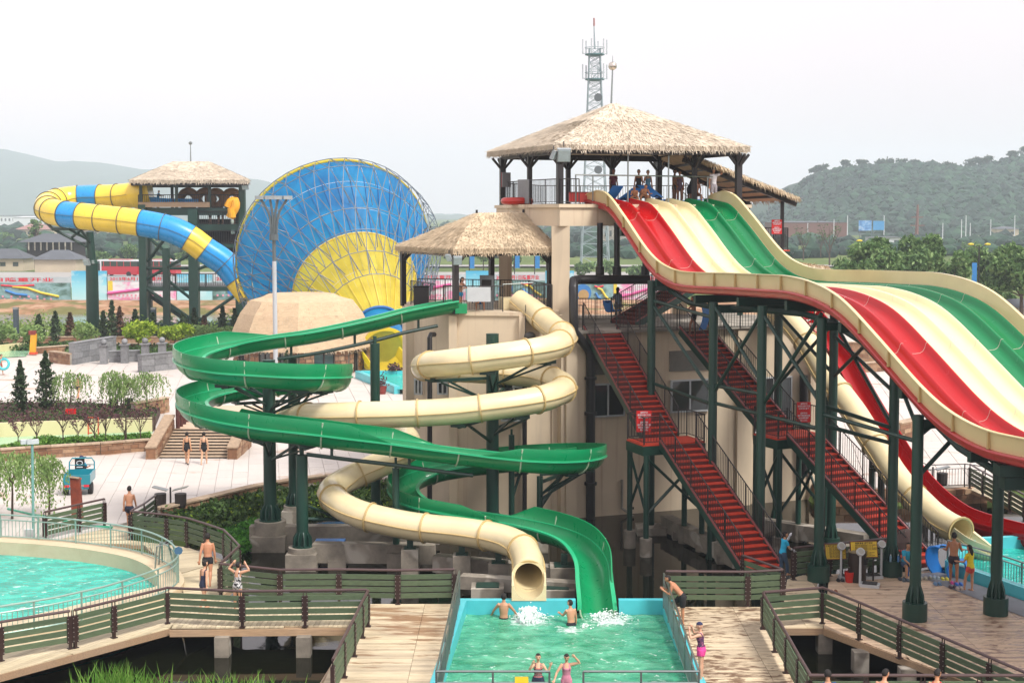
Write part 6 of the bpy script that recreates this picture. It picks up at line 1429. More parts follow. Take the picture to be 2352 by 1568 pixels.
for k in range(11): 
    p = V((s0.x+.15-.03*k, s0.y+3.4+k*.85, .95)); t = thing('bridge_post', 'dark red bridge post, %s in the row from the wide steps' % ORD[k], 'post', p, 'posts along the left side of the bridge'); MB().cyl(p, p+V((0, 0, 1.15)), .11, n=8).build('shaft', M_BPOST, t); MB().cyl(p+V((0, 0, 1.15)), p+V((0, 0, 1.28)), .13, .09, n=8).build('cap', M_BPOST, t)
    if k < 10: MB().bar(p+V((0, 0, .75)), p+V((-.03, .85, .75)), .07).build('rail', M_BPOST, t)
# bins near the willows, bins on the plaza
M_BIN = paint('dark_bin_wood', '#2c2624', .6, .2, 4)
def twin_bin(label, p, s=1.0):
    t = thing('litter_bins', label, 'litter bin', p); p = V(p)
    MB().cyl(p, p+V((0, 0, .95*s)), .04, n=8).build('pole', M_BLACKST, t)
    for dx in (-.42, .42):
        MB().lathe(p+V((dx*s, 0, 0)), [(.2*s, .12), (.24*s, .2), (.25*s, .68*s), (.22*s, .68*s)], 12).build('bin', M_BIN, t); MB().box(p+V((dx*s, 0, .9*s)), (.62*s, .4*s, .03), M=Matrix.Rotation(-.25*(1 if dx > 0 else -1), 3, 'Y')).build('lid', M_STEEL, t)
twin_bin('pair of dark bins on one pole beside the sandstone curb', G(392, 1170)); twin_bin('pair of dark bins behind the small willows', G(279, 942, .2), 1.1); twin_bin('pair of dark bins on the walk behind the open red slide', G(2142, 1120), 1.0)
# granite fountain walls, planters and river side planting
def gwall(label, a, c, h, th=.5):
    t = thing('granite_wall', label, 'wall', a); d = (c-a); L = d.length; an = atan2(d.y, d.x); rr = random.Random(int(L*10)); z = 0
    while z < h-.05:
        x = 0; hh = min(.5, h-z)
        while x < L-.05:
            w_ = min(rr.uniform(.9, 1.5), L-x); q_ = a+d*((x+w_/2)/L); MB().box((q_.x, q_.y, z+hh/2), (w_-.02, th+rr.uniform(-.01, .01), hh-.02), an).build('block', M_GRANITE, t); x += w_
        z += hh
    MB().bar(a+V((0, 0, h+.03)), c+V((0, 0, h+.03)), th+.1, .07).build('coping', M_GRANITE, t)
gwall('tall grey granite wall at the left of the fountain', G(165, 838), G(262, 820)+V((0, 0, 0)), 1.75); gwall('low grey granite wall of the fountain basin, right part', G(321, 856), G(412, 846), 1.35); gwall('low granite back wall of the fountain', G(250, 832), G(322, 830), .9)
for i, px in enumerate((239, 287, 334, 373)):
    p = G(px, 836-i*2); t = thing('ball_pillar', ('granite pillar topped with a ball, leftmost behind the fountain', 'granite ball pillar second from the left behind the fountain', 'granite ball pillar third from the left behind the fountain', 'granite ball pillar nearest the green slide')[i], 'pillar', p); MB().box(p+V((0, 0, .75)), (.55, .55, 1.5)).build('shaft', M_GRANITE, t); MB().box(p+V((0, 0, 1.54)), (.75, .75, .1)).build('cap', M_GRANITE, t); MB().ico(p+V((0, 0, 1.8)), .26, 2).build('ball', M_GRANITE, t, smooth=True)
stonewall('brown stone planter wall left of the fountain', [G(118, 832).xy, G(165, 838).xy], .9, .4, .6, .25); stonewall('long brown planter wall behind the fountain', [G(80, 812).xy, G(240, 800).xy, G(420, 806).xy], .5, .4, .8, .25, limit=60); stonewall('long low wall along the river side planting', [G(-30, 790).xy, G(200, 788).xy, G(420, 788).xy], .6, .4, 1.0, .3, limit=60)
b = MB(); b.bar(G(-60, 814)+V((0, 0, .1)), G(72, 800)+V((0, 0, .1)), .4, 1.0); b.build('pool_edge', M_CREAMW, kind='structure'); MB().add([tuple(G(x, y, .02)) for x, y in ((-80, 826), (60, 818), (70, 802), (-80, 802))], [(0, 1, 2, 3)]).build('pool_water', M_LAZY, kind='structure')
t = thing('totem_sign', 'yellow and red totem sign at the edge of the pale pool', 'sign', G(77, 815)); p = G(77, 815); MB().box(p+V((0, 0, 1.0)), (.5, .25, 1.7), M=Matrix.Rotation(.08, 3, 'Y')).build('panel', M_TUBEY, t); MB().box(p+V((0, 0, .15)), (.6, .5, .2)).build('base', orange, t); MB().box(p+V((-.05, 0, 1.95)), (.6, .3, .35)).build('head', paint('dull_red', '#7a2a26', .6), t)
cyp = [(90, 783, 719, 0), (128, 785, 712, 0), (162, 783, 716, 1), (238, 785, 712, 0), (258, 787, 688, 0), (276, 783, 702, 1), (311, 780, 708, 0), (352, 783, 715, 0), (420, 784, 716, 0), (447, 782, 705, 0), (470, 782, 722, 1), (512, 782, 700, 0), (540, 782, 706, 0)]
for i, (px, by, ty, br_w) in enumerate(cyp):
    p = G(px, by+4); tree('cypress', ('brownish' if br_w else 'dark green')+' slender cypress by the river, number %s from the left' % ('one two three four five six seven eight nine ten eleven twelve thirteen'.split()[i]), p, (by-ty)/FP*p.y*1.02, .5, 'cone', L_BRN if br_w else L_CON, 420, 60+i, 'cypresses along the river', leaf=.22)
for i, (px, by, ty, r) in enumerate(((318, 808, 748, 1.75), (402, 806, 752, 1.55))): p = G(px, by); tree('golden_shrub', ('bright yellow green shrub tree, left of two', 'bright yellow green shrub tree by the green slide')[i], p, (by-ty)/FP*p.y*1.1, r, 'round', L_YEL, 1300, 80+i, leaf=.2)
rv = [G(-60, 786).xy, G(560, 786).xy, G(560, 762).xy, G(-60, 762).xy]
patch('riverside_shrubbery', rv, leaf_mat('pale_willow_shrub', ['#5d7a3a', '#7f9a50', '#9db568'], .3), 5200, .2, 2.2, .22, 12); patch('clipped_hedge', [G(-20, 806).xy, G(170, 806).xy, G(170, 796).xy, G(-20, 796).xy], L_SHR, 2200, 0, .7, .2, 13); patch('fountain_planting', [G(150, 816).xy, G(420, 820).xy, G(420, 806).xy, G(150, 802).xy], L_SHR, 2200, 0, .8, .2, 14)
for i, (px, by, hh) in enumerate(((12, 800, 3.2), (78, 800, 3), (198, 800, 3.4), (455, 800, 3.2), (500, 800, 3.2), (530, 800, 2.8))): p = G(px, by); tree('willow_shrub', 'loose pale green shrub by the river, '+('at the left edge', 'left of the first cypresses', 'at the foot of the tall green column', 'right of the golden shrubs', 'under the funnel', 'left of the dome hut')[i], p, hh, 1.3, 'bush', L_WIL, 500, 90+i, leaf=.2, cat='shrub')
for px in (38, 615, 354): p = G(px, 786); t = thing('light_column', {38: 'short dark square light column by the river at the left', 615: 'dark square light column behind the dome hut', 354: 'dark square light column inside the funnel tower legs'}[px], 'lamp post', p); MB().box(p+V((0, 0, 1.6)), (.42, .42, 3.2)).build('shaft', paint('slate_post', '#34424c', .5), t); MB().box(p+V((0, 0, 3.25)), (.46, .46, .2)).build('cap', M_STEEL, t)
# plants, walls and walk at the far right behind the slides
stonewall('brown stone terrace wall behind the steep slides', [G(1850, 835).xy, G(2030, 838).xy], 1.8, .4, .7, .3, limit=80); stonewall('lower brown planter wall behind the steep slides', [G(1950, 858).xy, G(2035, 850).xy], .7, .4, .7, .25, limit=40); stonewall('brown planter wall seen through the racing slide columns', [G(2060, 1010).xy, G(2108, 998).xy], .9, .4, .6, .25)
stonewall('stone retaining wall below the plaza edge behind the second staircase', [V((13.9, 66.2)), LAND[11], LAND[12]], 1.25, .4, .7, .3, z=-1.3, cap=False, limit=60); stonewall('dark stone retaining wall above the pond at the far right', [G(2120, 1122).xy, G(2262, 1112).xy], 1.2, .4, .6, .25, z=-1.3, cap=False)
t = thing('walk_railing', 'black bar railing along the walk behind the open red slide', 'railing', G(2120, 1118)); baluster_rail(t, resample([G(2095, 1102), G(2130, 1121), G(2215, 1118), G(2262, 1125)], 1.6), 1.05, sp=.14, mid=.85)
deck([[(2230, 1124), (2262, 1106), (2560, 1230), (2560, 1270)]], radians(40), M_DECK, lens=2.4, limit=90)
# foreground willow, lamp post, rust coloured slab, hose
p = G(28, 1192); tree('willow_tree', 'leafy weeping willow in front of the blue tricycle at the left edge', p, 2.75, 1.75, 'willow', L_WIL, 4200, 31, leaf=.085); p = G(113, 1186); tree('willow_tree', 'thin willow sapling just left of the rust coloured slab', p, 2.6, .55, 'willow', L_WIL, 700, 32, leaf=.08)
t = thing('lamp_post', 'slim teal post with two white camera heads rising by the round pool', 'lamp post', G(77, 1243)); p = G(77, 1243); tl = paint('teal_post', '#6f9a93', .4); top = W(74, 1018, p.y); MB().cyl(p, top, .055, .05, n=10).build('shaft', tl, t, smooth=True)
for dx, px in ((-.2, 61), (.1, 75)): c = W(px, 1014, p.y); MB().box(c, (.42, .2, .16), .5).build('camera_head', paint('white_board', '#b9bdbf', .5, .06, 3), t)
MB().box(p+V((-.12, -.1, .35)), (.3, .2, .28)).build('meter_box', paint('white_board', '#b9bdbf', .5, .06, 3), t)
t = thing('rust_slab', 'tall rust coloured steel slab standing behind the timber rail', 'sculpture', G(178, 1190)); p = G(178, 1190); c = W(175, 1095, p.y); b = MB(); b.add([p+V((-.2, -.12, 0)), p+V((.22, -.12, 0)), p+V((.22, .12, 0)), p+V((-.2, .12, 0)), c+V((-.22, -.12, .02)), c+V((.14, -.12, -.03)), c+V((.14, .12, -.03)), c+V((-.22, .12, .02))], [(3, 2, 1, 0), (4, 5, 6, 7), (0, 1, 5, 4), (1, 2, 6, 5), (2, 3, 7, 6), (3, 0, 4, 7)]); b.build('body', mottled('rust_steel', ['#5c2415', '#7a321c', '#8c3d20'], 3, .7), t)
MB().bar(c+V((-.24, -.14, .03)), c+V((.16, -.14, -.02)), .06, .05).build('pale_top', M_ROCKCAP, t)
t = thing('hose', 'green hose lying across the paving near the willow', 'hose', G(100, 1180)); MB().tube(spline([G(18, 1168, .05), G(70, 1180, .05), G(110, 1186, .3), G(150, 1196, .25), G(205, 1207, .06), G(258, 1210, .06)], .3)[0], .05, 6).build('tube', paint('green_hose', '#3f9c7d', .4), t, smooth=True)
# ================================================================ beyond the river: hoardings, coaches, houses, trees
def txt(body, size, mat, parent, M, name='lettering', ext=.0, align='CENTER'):
    c = bpy.data.curves.new(name, 'FONT'); c.body = body; c.size = size; c.align_x = align; c.align_y = 'CENTER'; c.resolution_u = 2; c.extrude = ext; c.offset = size*.018
    o = bpy.data.objects.new(name, c); COL.objects.link(o); TXT.append((o, mat, parent, M)); return o
TXT = []
M_RED = paint('print_red', '#c8283c', .6, .05); M_WHITE = paint('print_white', '#c9ccd0', .6, .04); M_PINK = paint('print_pink', '#d88fa4', .6, .05); M_INK = paint('print_ink', '#3a2c12', .6, .05)
def sky_print():
    q = N('printed_sky'); s = q.n('ShaderNodeSeparateXYZ'); q.l(q.n('ShaderNodeNewGeometry').outputs['Position'], s.inputs[0]); g = q.ramp(q.mr(s.outputs[2], 0, 4.2, 0, 1), [(0, hx('#a9cfd2')), (.5, hx('#8ccbd8')), (1, hx('#3fa5cc'))]); f = q.noise(q.pos((1, 1, 1.6)), .5, 4)
    q.base(q.mix(q.mr(f, .52, .62, 0, .7), g, hx('#b9d4d8'))); q.set(Roughness=.6); return q.m
def scene_print(name, cols, sc):
    q = N(name); f = q.noise(q.pos((1, 1, 1.5)), sc, 4, .6, .5); q.base(q.ramp(f, [(.3+.4*i/(len(cols)-1), hx(c)) for i, c in enumerate(cols)])); q.set(Roughness=.6); return q.m
M_SKYP = sky_print(); M_PARKP = scene_print('printed_park', ['#2e4a3e', '#5d7f7a', '#86a8ad', '#4a6c58'], .5); M_PINKP = scene_print('printed_pink', ['#c9b8c0', '#d67ba8', '#c8cfd0', '#dfd3d8'], .35); M_BLUEP = paint('printed_blue', '#2a72b4', .6); M_TANP = paint('printed_tan', '#a88a58', .6); M_YELP = paint('printed_yellow', '#d3bd3a', .6); M_BANDP = paint('printed_pale_band', '#aab6bb', .6, .1, .6)
BY = 201.
def hoarding(label, x0, x1, y0, y1, kind):
    a, c = W(x0, y0, BY), W(x1, y1, BY); t = thing('hoarding', label, 'hoarding', ((a.x+c.x)/2, BY, c.z)); w, h = c.x-a.x, a.z-c.z; m = V(((a.x+c.x)/2, BY, (a.z+c.z)/2))
    if kind == 'sky': MB().box(m, (w, .15, h)).build('panel', M_SKYP, t)
    else:
        MB().box(m-V((0, 0, h*.12)), (w, .15, h*.76)).build('picture', M_PARKP if kind == 'park' else M_PINKP, t); MB().box(m+V((0, 0, h*.38)), (w, .15, h*.24)).build('title_band', M_BANDP, t)
        if kind == 'park':
            disc = lambda nm, cx, cz, r, mt, o: MB().cyl(m+V((cx, -.08-o, cz)), m+V((cx, -.1-o, cz)), r, n=24).build(nm, mt, t)
            disc('blue_disc', -w*.28, -h*.05, h*.27, M_BLUEP, 0); disc('tan_disc', -w*.26, -h*.12, h*.17, M_TANP, .01); MB().tube([m+V((w*k, -.1, h*z)) for k, z in ((.1, .1), (.2, .05), (.3, -.15), (.42, -.3))], .18, 6).build('yellow_slide_print', M_YELP, t); MB().tube([m+V((w*k, -.1, h*z)) for k, z in ((.02, .16), (.12, .12), (.25, .17))], .14, 6).build('red_slide_print', M_RED, t); MB().tube([m+V((w*k, -.1, h*z)) for k, z in ((.05, -.05), (.12, -.2), (.2, -.25))], .2, 6).build('blue_slide_print', M_BLUEP, t)
        else:
            MB().tube([m+V((w*k, -.1, h*z)) for k, z in ((-.5, -.22), (-.1, -.08), (.3, .12))], .22, 6).build('pink_slide_print', paint('hot_pink', '#c94f8f', .6), t); MB().box(m+V((-w*.46, -.09, h*.1)), (w*.07, .02, h*.4)).build('yellow_slide_print', M_YELP, t)
        txt('2013年6月1日隆重开业', h*.175, M_RED, t, Matrix.Translation(m+V((-w*.04, -.1, h*.375))) @ Matrix.Rotation(pi/2, 4, 'X') @ Matrix.Diagonal((w*.88/(h*.175*10.3), 1, 1, 1)))
        for zz_, n_ in ((-.30, 13), (-.41, 15)):
            for k in range(n_): MB().box(m+V((w*(-.45+.06*k if zz_ > -.4 else -.28+.046*k), -.1, h*zz_)), (h*.075, .03, h*.08)).build('caption_mark', M_PINK, t)
    b = MB()
    for k in range(4): b.bar(V((a.x+w*(k+.02)/3.05, BY+.3, -.4)), V((a.x+w*(k+.02)/3.05, BY+.3, a.z)), .12)
    b.build('support_post', M_GALV, t, kind='stuff')
hoarding('wide hoarding with opening date and funnel picture at the left edge', -170, 163, 636, 692, 'park'); hoarding('tall sky blue hoarding panel behind the tall green column', 164, 246, 622, 689, 'sky'); hoarding('pink pictured hoarding with opening date, below the red coach', 247, 405, 634, 689, 'pink')
hoarding('sky blue hoarding panel behind the funnel tower legs', 406, 488, 628, 689, 'sky'); hoarding('wide hoarding with opening date, mostly behind the dome hut', 489, 700, 634, 689, 'park'); hoarding('hoarding with opening date left of the small hut', 905, 1069, 630, 690, 'pink'); hoarding('tall sky blue hoarding panel behind the small hut', 1070, 1135, 622, 690, 'sky'); hoarding('hoarding with opening date behind the right half of the hut', 1136, 1252, 630, 690, 'park'); hoarding('narrow sky blue hoarding panel beside the big pillar', 1253, 1318, 622, 690, 'sky'); hoarding('picture hoarding seen below the black pipe', 1319, 1408, 632, 705, 'park'); hoarding('picture hoarding behind the upper staircase', 1409, 1520, 632, 705, 'pink')
M_BUSR = paint('coach_red', '#b01f30', .3, .05, 1, coat=.5); M_TYRE = paint('tyre_black', '#1c1b1b', .8)
def coach(label, px, py, L, rz):
    c = G(px, py); t = thing('coach', label, 'coach', c); R = Matrix.Rotation(rz, 3, 'Z')
    q = lambda x, y, z: c+R@V((x, y, z))
    MB().box(q(0, 0, 1.15), (L, 2.5, 1.6), M=R).build('body', M_BUSR, t); MB().box(q(0, 0, 2.45), (L*.99, 2.4, 1.0), M=R).build('window_band', M_GLASS, t); MB().box(q(0, 0, 3.08), (L*.98, 2.45, .28), M=R).build('roof', M_WHITE if L < 9 else M_BUSR, t); MB().box(q(.2, 0, 3.27), (L*.5, 1.7, .16), M=R).build('roof_unit', M_BUSR, t); MB().box(q(-L/2-.02, 0, 1.9), (.1, 2.3, 1.9), M=R).build('windscreen', M_GLASS, t)
    for k in range(1, 6): MB().box(q(-L/2+L*k/6, -1.22, 2.45), (.12, .06, 1.0), M=R).build('window_pillar', M_BUSR, t)
    MB().box(q(-L/2+.8, -1.24, 2.0), (.35, .05, 2.0), M=R).build('white_stripe', M_WHITE, t); MB().box(q(-L/2+.45, -1.25, 1.7), (.45, .05, 1.5), M=R).build('door', M_DARK, t)
    for x in (-L*.29, L*.29):
        for y in (-1.2, 1.2): MB().cyl(q(x, y-.12, .48), q(x, y+.12, .48), .5, n=14).build('wheel', M_TYRE, t)
coach('red coach parked beyond the hoardings, seen whole', 276, 634, 8.6, -.22); coach('red coach with white roof half hidden behind the funnel tower', 372, 634, 7.0, -.2)
M_WALLP = paint('cream_house_wall', '#b5a892', .8, .1, .3); M_ROOFG = paint('grey_roof', '#50545a', .8, .12, .5, rnd=.1); M_ROOFP = paint('pinkish_roof', '#8f6a64', .8, .12, .5)
def house(label, x0, x1, yb, yt, ye, Y, wm, rm, depth=8, wins=0, name='house', cat='house', over=.6):
    a, c = W(x0, yb, Y), W(x1, yb, Y); ze, zt = W(x0, ye, Y).z, W(x0, yt, Y).z; w = c.x-a.x; t = thing(name, label, cat, ((a.x+c.x)/2, Y, a.z)); zb = min(a.z, -.3)
    MB().box(((a.x+c.x)/2, Y+depth/2, (zb+ze)/2), (w, depth, ze-zb)).build('wall', wm, t)
    b = MB(); x0_, x1_, y0_, y1_ = a.x-over, c.x+over, Y-over, Y+depth+over; ri = min(w, depth)/2*.9
    b.add([(x0_, y0_, ze), (x1_, y0_, ze), (x1_, y1_, ze), (x0_, y1_, ze), (x0_+ri, Y+depth/2, zt), (x1_-ri, Y+depth/2, zt)], [(0, 1, 5, 4), (1, 2, 5), (2, 3, 4, 5), (3, 0, 4), (3, 2, 1, 0)]); b.build('roof', rm, t)
    for k in range(wins): x = a.x+w*(k+.6)/(wins+.2); MB().box((x, Y-.03, (zb+ze)/2+(ze-zb)*.1), (w/wins*.4, .08, (ze-zb)*.3)).build('window', M_GLASS, t)
    return t
house('cream cottage with grey hip roof at the left edge beyond the river', -40, 54, 622, 572, 594, 305, M_WALLP, M_ROOFG, 7, 3); house('cream cottage with grey hip roof beside the red coach', 80, 174, 626, 575, 596, 298, M_WALLP, M_ROOFG, 7, 0)
hp = house('dark timber pavilion with grey roof behind the two cream cottages', 62, 170, 590, 537, 556, 330, paint('dark_timber', '#2b2426', .8), M_ROOFG, 9, 0, over=1.6)
for k in range(8): p = W(66+k*14, 575, 327.5); MB().bar(p, p+V((0, 0, 1.9)), .25).build('gallery_post', M_CONC2, hp)
house('long pale house with pinkish roof far behind the timber pavilion', 36, 108, 545, 512, 527, 720, M_WALLP, M_ROOFP, 16, 6); house('second long pale house with pinkish roof, farther right', 190, 250, 545, 518, 530, 740, M_WALLP, M_ROOFP, 16, 5); house('long white factory building on the far left horizon', -20, 90, 500, 494, 496, 1500, M_WHITE, M_ROOFG, 20, 12); house('long brown brick hall below the wooded hill', 1775, 1945, 545, 508, 511, 620, paint('brown_brick', '#6b4a42', .9, .12, .1), M_ROOFG, 20, 0, 'hall', 'building', .2); house('low white shed with blue front near the big willows', 2000, 2072, 560, 543, 545, 500, M_WHITE, M_ROOFG, 8, 3, 'shed', 'building'); house('grey and white office block behind the telecom tower', 1385, 1442, 552, 515, 518, 560, M_CONC2, M_ROOFG, 14, 5, 'office_block', 'building', .2); house('small pale house at the foot of the hill on the right', 2290, 2340, 535, 520, 526, 700, M_WALLP, M_ROOFG, 10, 2); house('white roofed long shed on the left field', 30, 250, 502, 497, 499, 1300, M_WHITE, M_WHITE, 15, 0, 'shed', 'building'); house('small grey service building behind the slides at the right edge', 2305, 2420, 735, 690, 706, 150, M_CONC2, M_ROOFG, 6, 0, 'service_building', 'building')
t = thing('billboard', 'blue roadside billboard in front of the wooded hill', 'billboard', W(2002, 560, 560)); MB().box(W(1987, 518, 560), (5.0, .4, 4.0)).build('left_panel', scene_print('printed_blue_scene', ['#2a5fa0', '#5f95c8', '#b8c8d4'], .5), t); MB().box(W(2018, 518, 560), (4.3, .4, 3.6)).build('right_panel', paint('printed_sky_blue', '#3f8cc0', .6), t)
for px in (1975, 2002, 2030): MB().bar(W(px, 562, 561), W(px, 530, 561), .3).build('leg', M_GALV, t)
b = MB(); MB().box((-40, 268, -.02), (160, 62, .05)).build('car_park', M_ASPH, kind='structure'); MB().box((60, 335, .02), (420, 10, .05)).build('road', M_ASPH, kind='structure')
for i, (px, by, ty, r, n) in enumerate(((1985, 735, 556, 4.6, 4200), (2060, 735, 541, 5.6, 5200), (2120, 735, 538, 5.0, 5200), (2165, 735, 575, 4.2, 3200), (2218, 740, 622, 2.2, 1000), (2290, 745, 570, 5.0, 4600), (2345, 745, 566, 5.4, 4600), (2300, 760, 640, 3.6, 2600), (1945, 745, 590, 3.2, 1800))):
    Y = 148+(i % 3)*9; p = W(px, by, Y); p.z = -.1; h = W(px, ty, Y).z
    tree('willow_tree', 'large rounded willow beyond the slides, '+('left end of the clump', 'left of the middle of the clump', 'tallest in the clump', 'right end of the clump', 'low one by the yellow lamp', 'tall one at the right edge', 'rightmost at the edge of the picture', 'low one under the edge trees', 'low one at the foot of the clump')[i], p, h*1.05, r*(.74 if px > 2240 or px < 2100 else .62), 'bush' if ty > 600 else 'round', L_BIG, n, 110+i, 'large willows beyond the racing slide', leaf=.34)
for i, (px, by, h, r, k) in enumerate(((1845, 598, 9, 2.2, 'bare'), (1905, 610, 11, 2.6, 'bare'), (1885, 590, 8, 1.6, 'bare'), (1345, 640, 4.6, 2.0, 'bush'), (1400, 636, 4.4, 2.2, 'bush'), (1465, 640, 4.2, 2.0, 'bush'), (1110, 622, 5, 2.2, 'round'), (1180, 620, 4.5, 2.2, 'round'), (1255, 620, 4.5, 2.2, 'round'), (85, 600, 12, 2.3, 'round'), (230, 612, 5, 2.4, 'bush'), (300, 600, 6, 2.6, 'bush'), (425, 606, 5, 2.4, 'bush'), (20, 560, 7, 3.5, 'bush'), (140, 532, 14, 5, 'bush'), (1830, 560, 7, 2.5, 'bush'), (2230, 590, 6, 3, 'bush'))):
    p = G(px, by); tree('field_tree', ('bare tree' if k == 'bare' else 'low bushy tree' if k == 'bush' else 'slim leafy tree')+' standing in the far field '+('just right of the stair canopy', 'with a dark nest, right of the stair canopy', 'between the two bare trees', 'left of the black upright pipes', 'between the black upright pipes', 'right of the black upright pipes', 'left behind the hut', 'behind the middle of the hut', 'right behind the hut', 'in front of the timber pavilion', 'left of the red coach', 'above the red coach', 'behind the funnel tower', 'far left behind the cottages', 'behind the pink roofed house', 'below the brown hall', 'right of the yellow lamp')[i], p, h, r, k, L_BIG if k != 'bare' else L_SHR, 500 if k != 'bare' else 160, 140+i, leaf=.4 if k != 'bare' else .3)
for i, (px, by, ty) in enumerate(((2245, 660, 563), (1990, 640, 555))):
    Y = 160; p = W(px, 760, Y); p.z = 0; t = thing('street_lamp', ('double armed street lamp with yellow heads among the willows', 'double armed street lamp left of the willow clump')[i], 'street lamp', p); z = W(px, ty, Y).z; MB().cyl(p, (p.x, Y, z), .11, .07, n=8).build('pole', M_BLACKST, t)
    for s in (-1, 1): MB().tube([(p.x, Y, z-.4), (p.x+s*.5, Y, z-.1), (p.x+s*.9, Y, z+.1)], .05, 6).build('arm', M_BLACKST, t); MB().ico((p.x+s*.95, Y, z+.1), .3, 1, (1.3, .8, .5)).build('lamp_head', M_YELP, t, smooth=True)
for i in range(16):
    px = 1990+i*24; p = G(px, 556+(i % 3)*2); t = thing('fence_post', 'small white post across the far field, %s from the left of the row' % ORD[i], 'post', p, 'white posts across the far field'); MB().box(p+V((0, 0, .9)), (.7, .4, 2.4)).build('shaft', M_WHITE, t)
PXP = (1855, 1915, 1946, 2165, 2208, 2218, 2228, 2275, 2330, 1270, 1296, 2030)
for i, px in enumerate(PXP):
    p = W(px, 548, 560); p.z = 0; t = thing('utility_pole', 'thin pale pole in the distance, %s from the left' % ORD[sorted(PXP).index(px)], 'pole', p, 'pale poles in the distance'); MB().cyl(p, p+V((0, 0, 8.5+(i % 3)*1.5)), .22, .14, n=6).build('shaft', M_WHITE, t)
rr = random.Random(77); pm = leaf_mat('ridge_pine', ['#1a2b1c', '#2a3f28', '#37502f'], .05)
for i, (px, ty, w_) in enumerate(((1762, 447, 14), (1805, 432, 10), (1868, 386, 22), (1885, 376, 18), (1940, 377, 16), (1975, 368, 22), (2020, 369, 26), (2040, 372, 20), (2066, 378, 18), (2098, 382, 20), (2132, 374, 16), (2178, 380, 20), (2222, 366, 22), (2243, 364, 20), (2262, 362, 18), (2325, 345, 22), (2348, 346, 14))):
    Y = 1140; z0 = HR((px-1176)/FP*Y, Y)-1; x = (px-1176)/FP*Y; zt = max(W(px, ty+4, Y).z, z0+9); t = thing('pine_tree', 'flat topped pine on the wooded skyline, %s from the left' % ORD[i], 'tree', (x, Y, z0), 'flat topped pines along the hill ridge'); MB().tube([(x, Y, z0-3), (x+1, Y, (z0+zt)/2), (x, Y, zt-1.5)], [.55, .45, .3], 6).build('trunk', M_BARK, t)
    b = MB(); R_ = w_/2/FP*Y
    for _ in range(7):
        c = V((x+rr.uniform(-R_, R_)*.8, Y+rr.uniform(-R_, R_)*.5, zt-rr.uniform(.3, 3.6)))
        for _ in range(60): leafq(b, c+V((rr.gauss(0, R_*.4), rr.gauss(0, R_*.4), rr.gauss(0, .6))), rr.uniform(.7, 1.5), rr)
    b.build('crown', pm, t)
# ================================================================ timber and steel railings of the boardwalks
pm_ = MB(); pm_.box((0, 0, .55), (.18, .10, .76)); pm_.box((0, 0, .09), (.08, .08, .18)); pm_.box((0, 0, .012), (.16, .16, .024)); pm_.box((-.045, 0, 1.0), (.022, .022, .2)); pm_.box((.045, 0, 1.0), (.022, .022, .2))
POSTM = pm_.mesh('post', M_BROWNST); bm2 = MB()
for k in range(6):
    for x in (-.07, .07): bm2.box((x, 0, .22+k*.13), (.022, .118, .022))
BOLTM = bm2.mesh('bolt', M_BOLT)
def timber_rail(label, pts, ends=None, z=0.0, boards=4, h=1.09):
    pp = [p if isinstance(p, V) else G(*p, z) for p in pts]; t = thing('timber_railing', label, 'railing', pp[0])
    MB().tube([p+V((0, 0, h)) for p in pp], .042, 8).build('handrail', M_MAUVE, t, smooth=True)
    for i, p in enumerate(pp):
        d = (pp[min(i+1, len(pp)-1)]-pp[max(i-1, 0)]) if 0 < i < len(pp)-1 else (pp[1]-pp[0] if i == 0 else pp[-1]-pp[-2]); M = Matrix.Translation(p) @ Matrix.Rotation(atan2(d.y, d.x), 4, 'Z')
        o = inst('post', POSTM, t, M); q = bpy.data.objects.new('bolt', BOLTM); COL.objects.link(q); q.parent = o; q['kind'] = 'stuff'
    for a, c in zip(pp, pp[1:]):
        d = (c-a).normalized()
        for k in range(boards): zz_ = V((0, 0, .27+k*.2)); MB().bar(a+d*.08+zz_, c-d*.08+zz_, .035, .15).build('board', M_BOARD, t)
    return t
timber_rail('timber railing along the curved walk in front of the round pool', [(-135, 1560), (2, 1517), (162, 1489)]); timber_rail('timber railing from the round pool walk to the straight walk', [(173, 1487), (262, 1464), (385, 1431), (557, 1440), (701, 1438), (843, 1436)])
timber_rail('timber railing running toward the viewer left of the landing pool', [(846, 1438), (833, 1464), (814, 1507), (791, 1555), (765, 1612)]); timber_rail('timber railing behind the straight walk, over the pond', [(507, 1371), (644, 1386), (779, 1385), (914, 1387), (1044, 1385)])
timber_rail('bent timber railing round the outer corner of the pool walk', [(508, 1369), (530, 1347), (551, 1326), (533, 1305), (515, 1286), (473, 1270), (430, 1256), (384, 1248), (301, 1239)]); timber_rail('short timber railing by the sandstone curb and the bins', [(303, 1237), (332, 1220), (358, 1199)])
timber_rail('timber railing behind the round pool in front of the rust coloured slab', [(104, 1241), (182, 1222), (240, 1208)]); timber_rail('timber railing right of the landing pool, where the boy leans', [(1529, 1390), (1717, 1391), (1797, 1386)])
timber_rail('timber railing at the foot of the first red staircase', [(1706, 1350), (1797, 1385)]); timber_rail('timber railing round the dark well, side beside the landing pool deck', [(1752, 1444), (1779, 1497), (1805, 1545), (1832, 1598), (1860, 1650)])
timber_rail('timber railing round the dark well, back and long right side', [(1754, 1442), (1889, 1431), (1973, 1468), (2066, 1511), (2165, 1556), (2272, 1606), (2370, 1652)]); timber_rail('timber railing behind the yellow notice boards', [(1823, 1331), (1905, 1322), (1972, 1314), (2040, 1307)])
timber_rail('timber railing along the raised walk at the far right', [(2227, 1121), (2257, 1140), (2287, 1158), (2319, 1178), (2352, 1198), (2400, 1228)]); jr = [G(x, 1550, 1.09)-V((0, 0, 1.09)) for x in (1858, 1990, 2120, 2250, 2380)]; timber_rail('timber railing across the bottom right corner, nearest the viewer', jr)
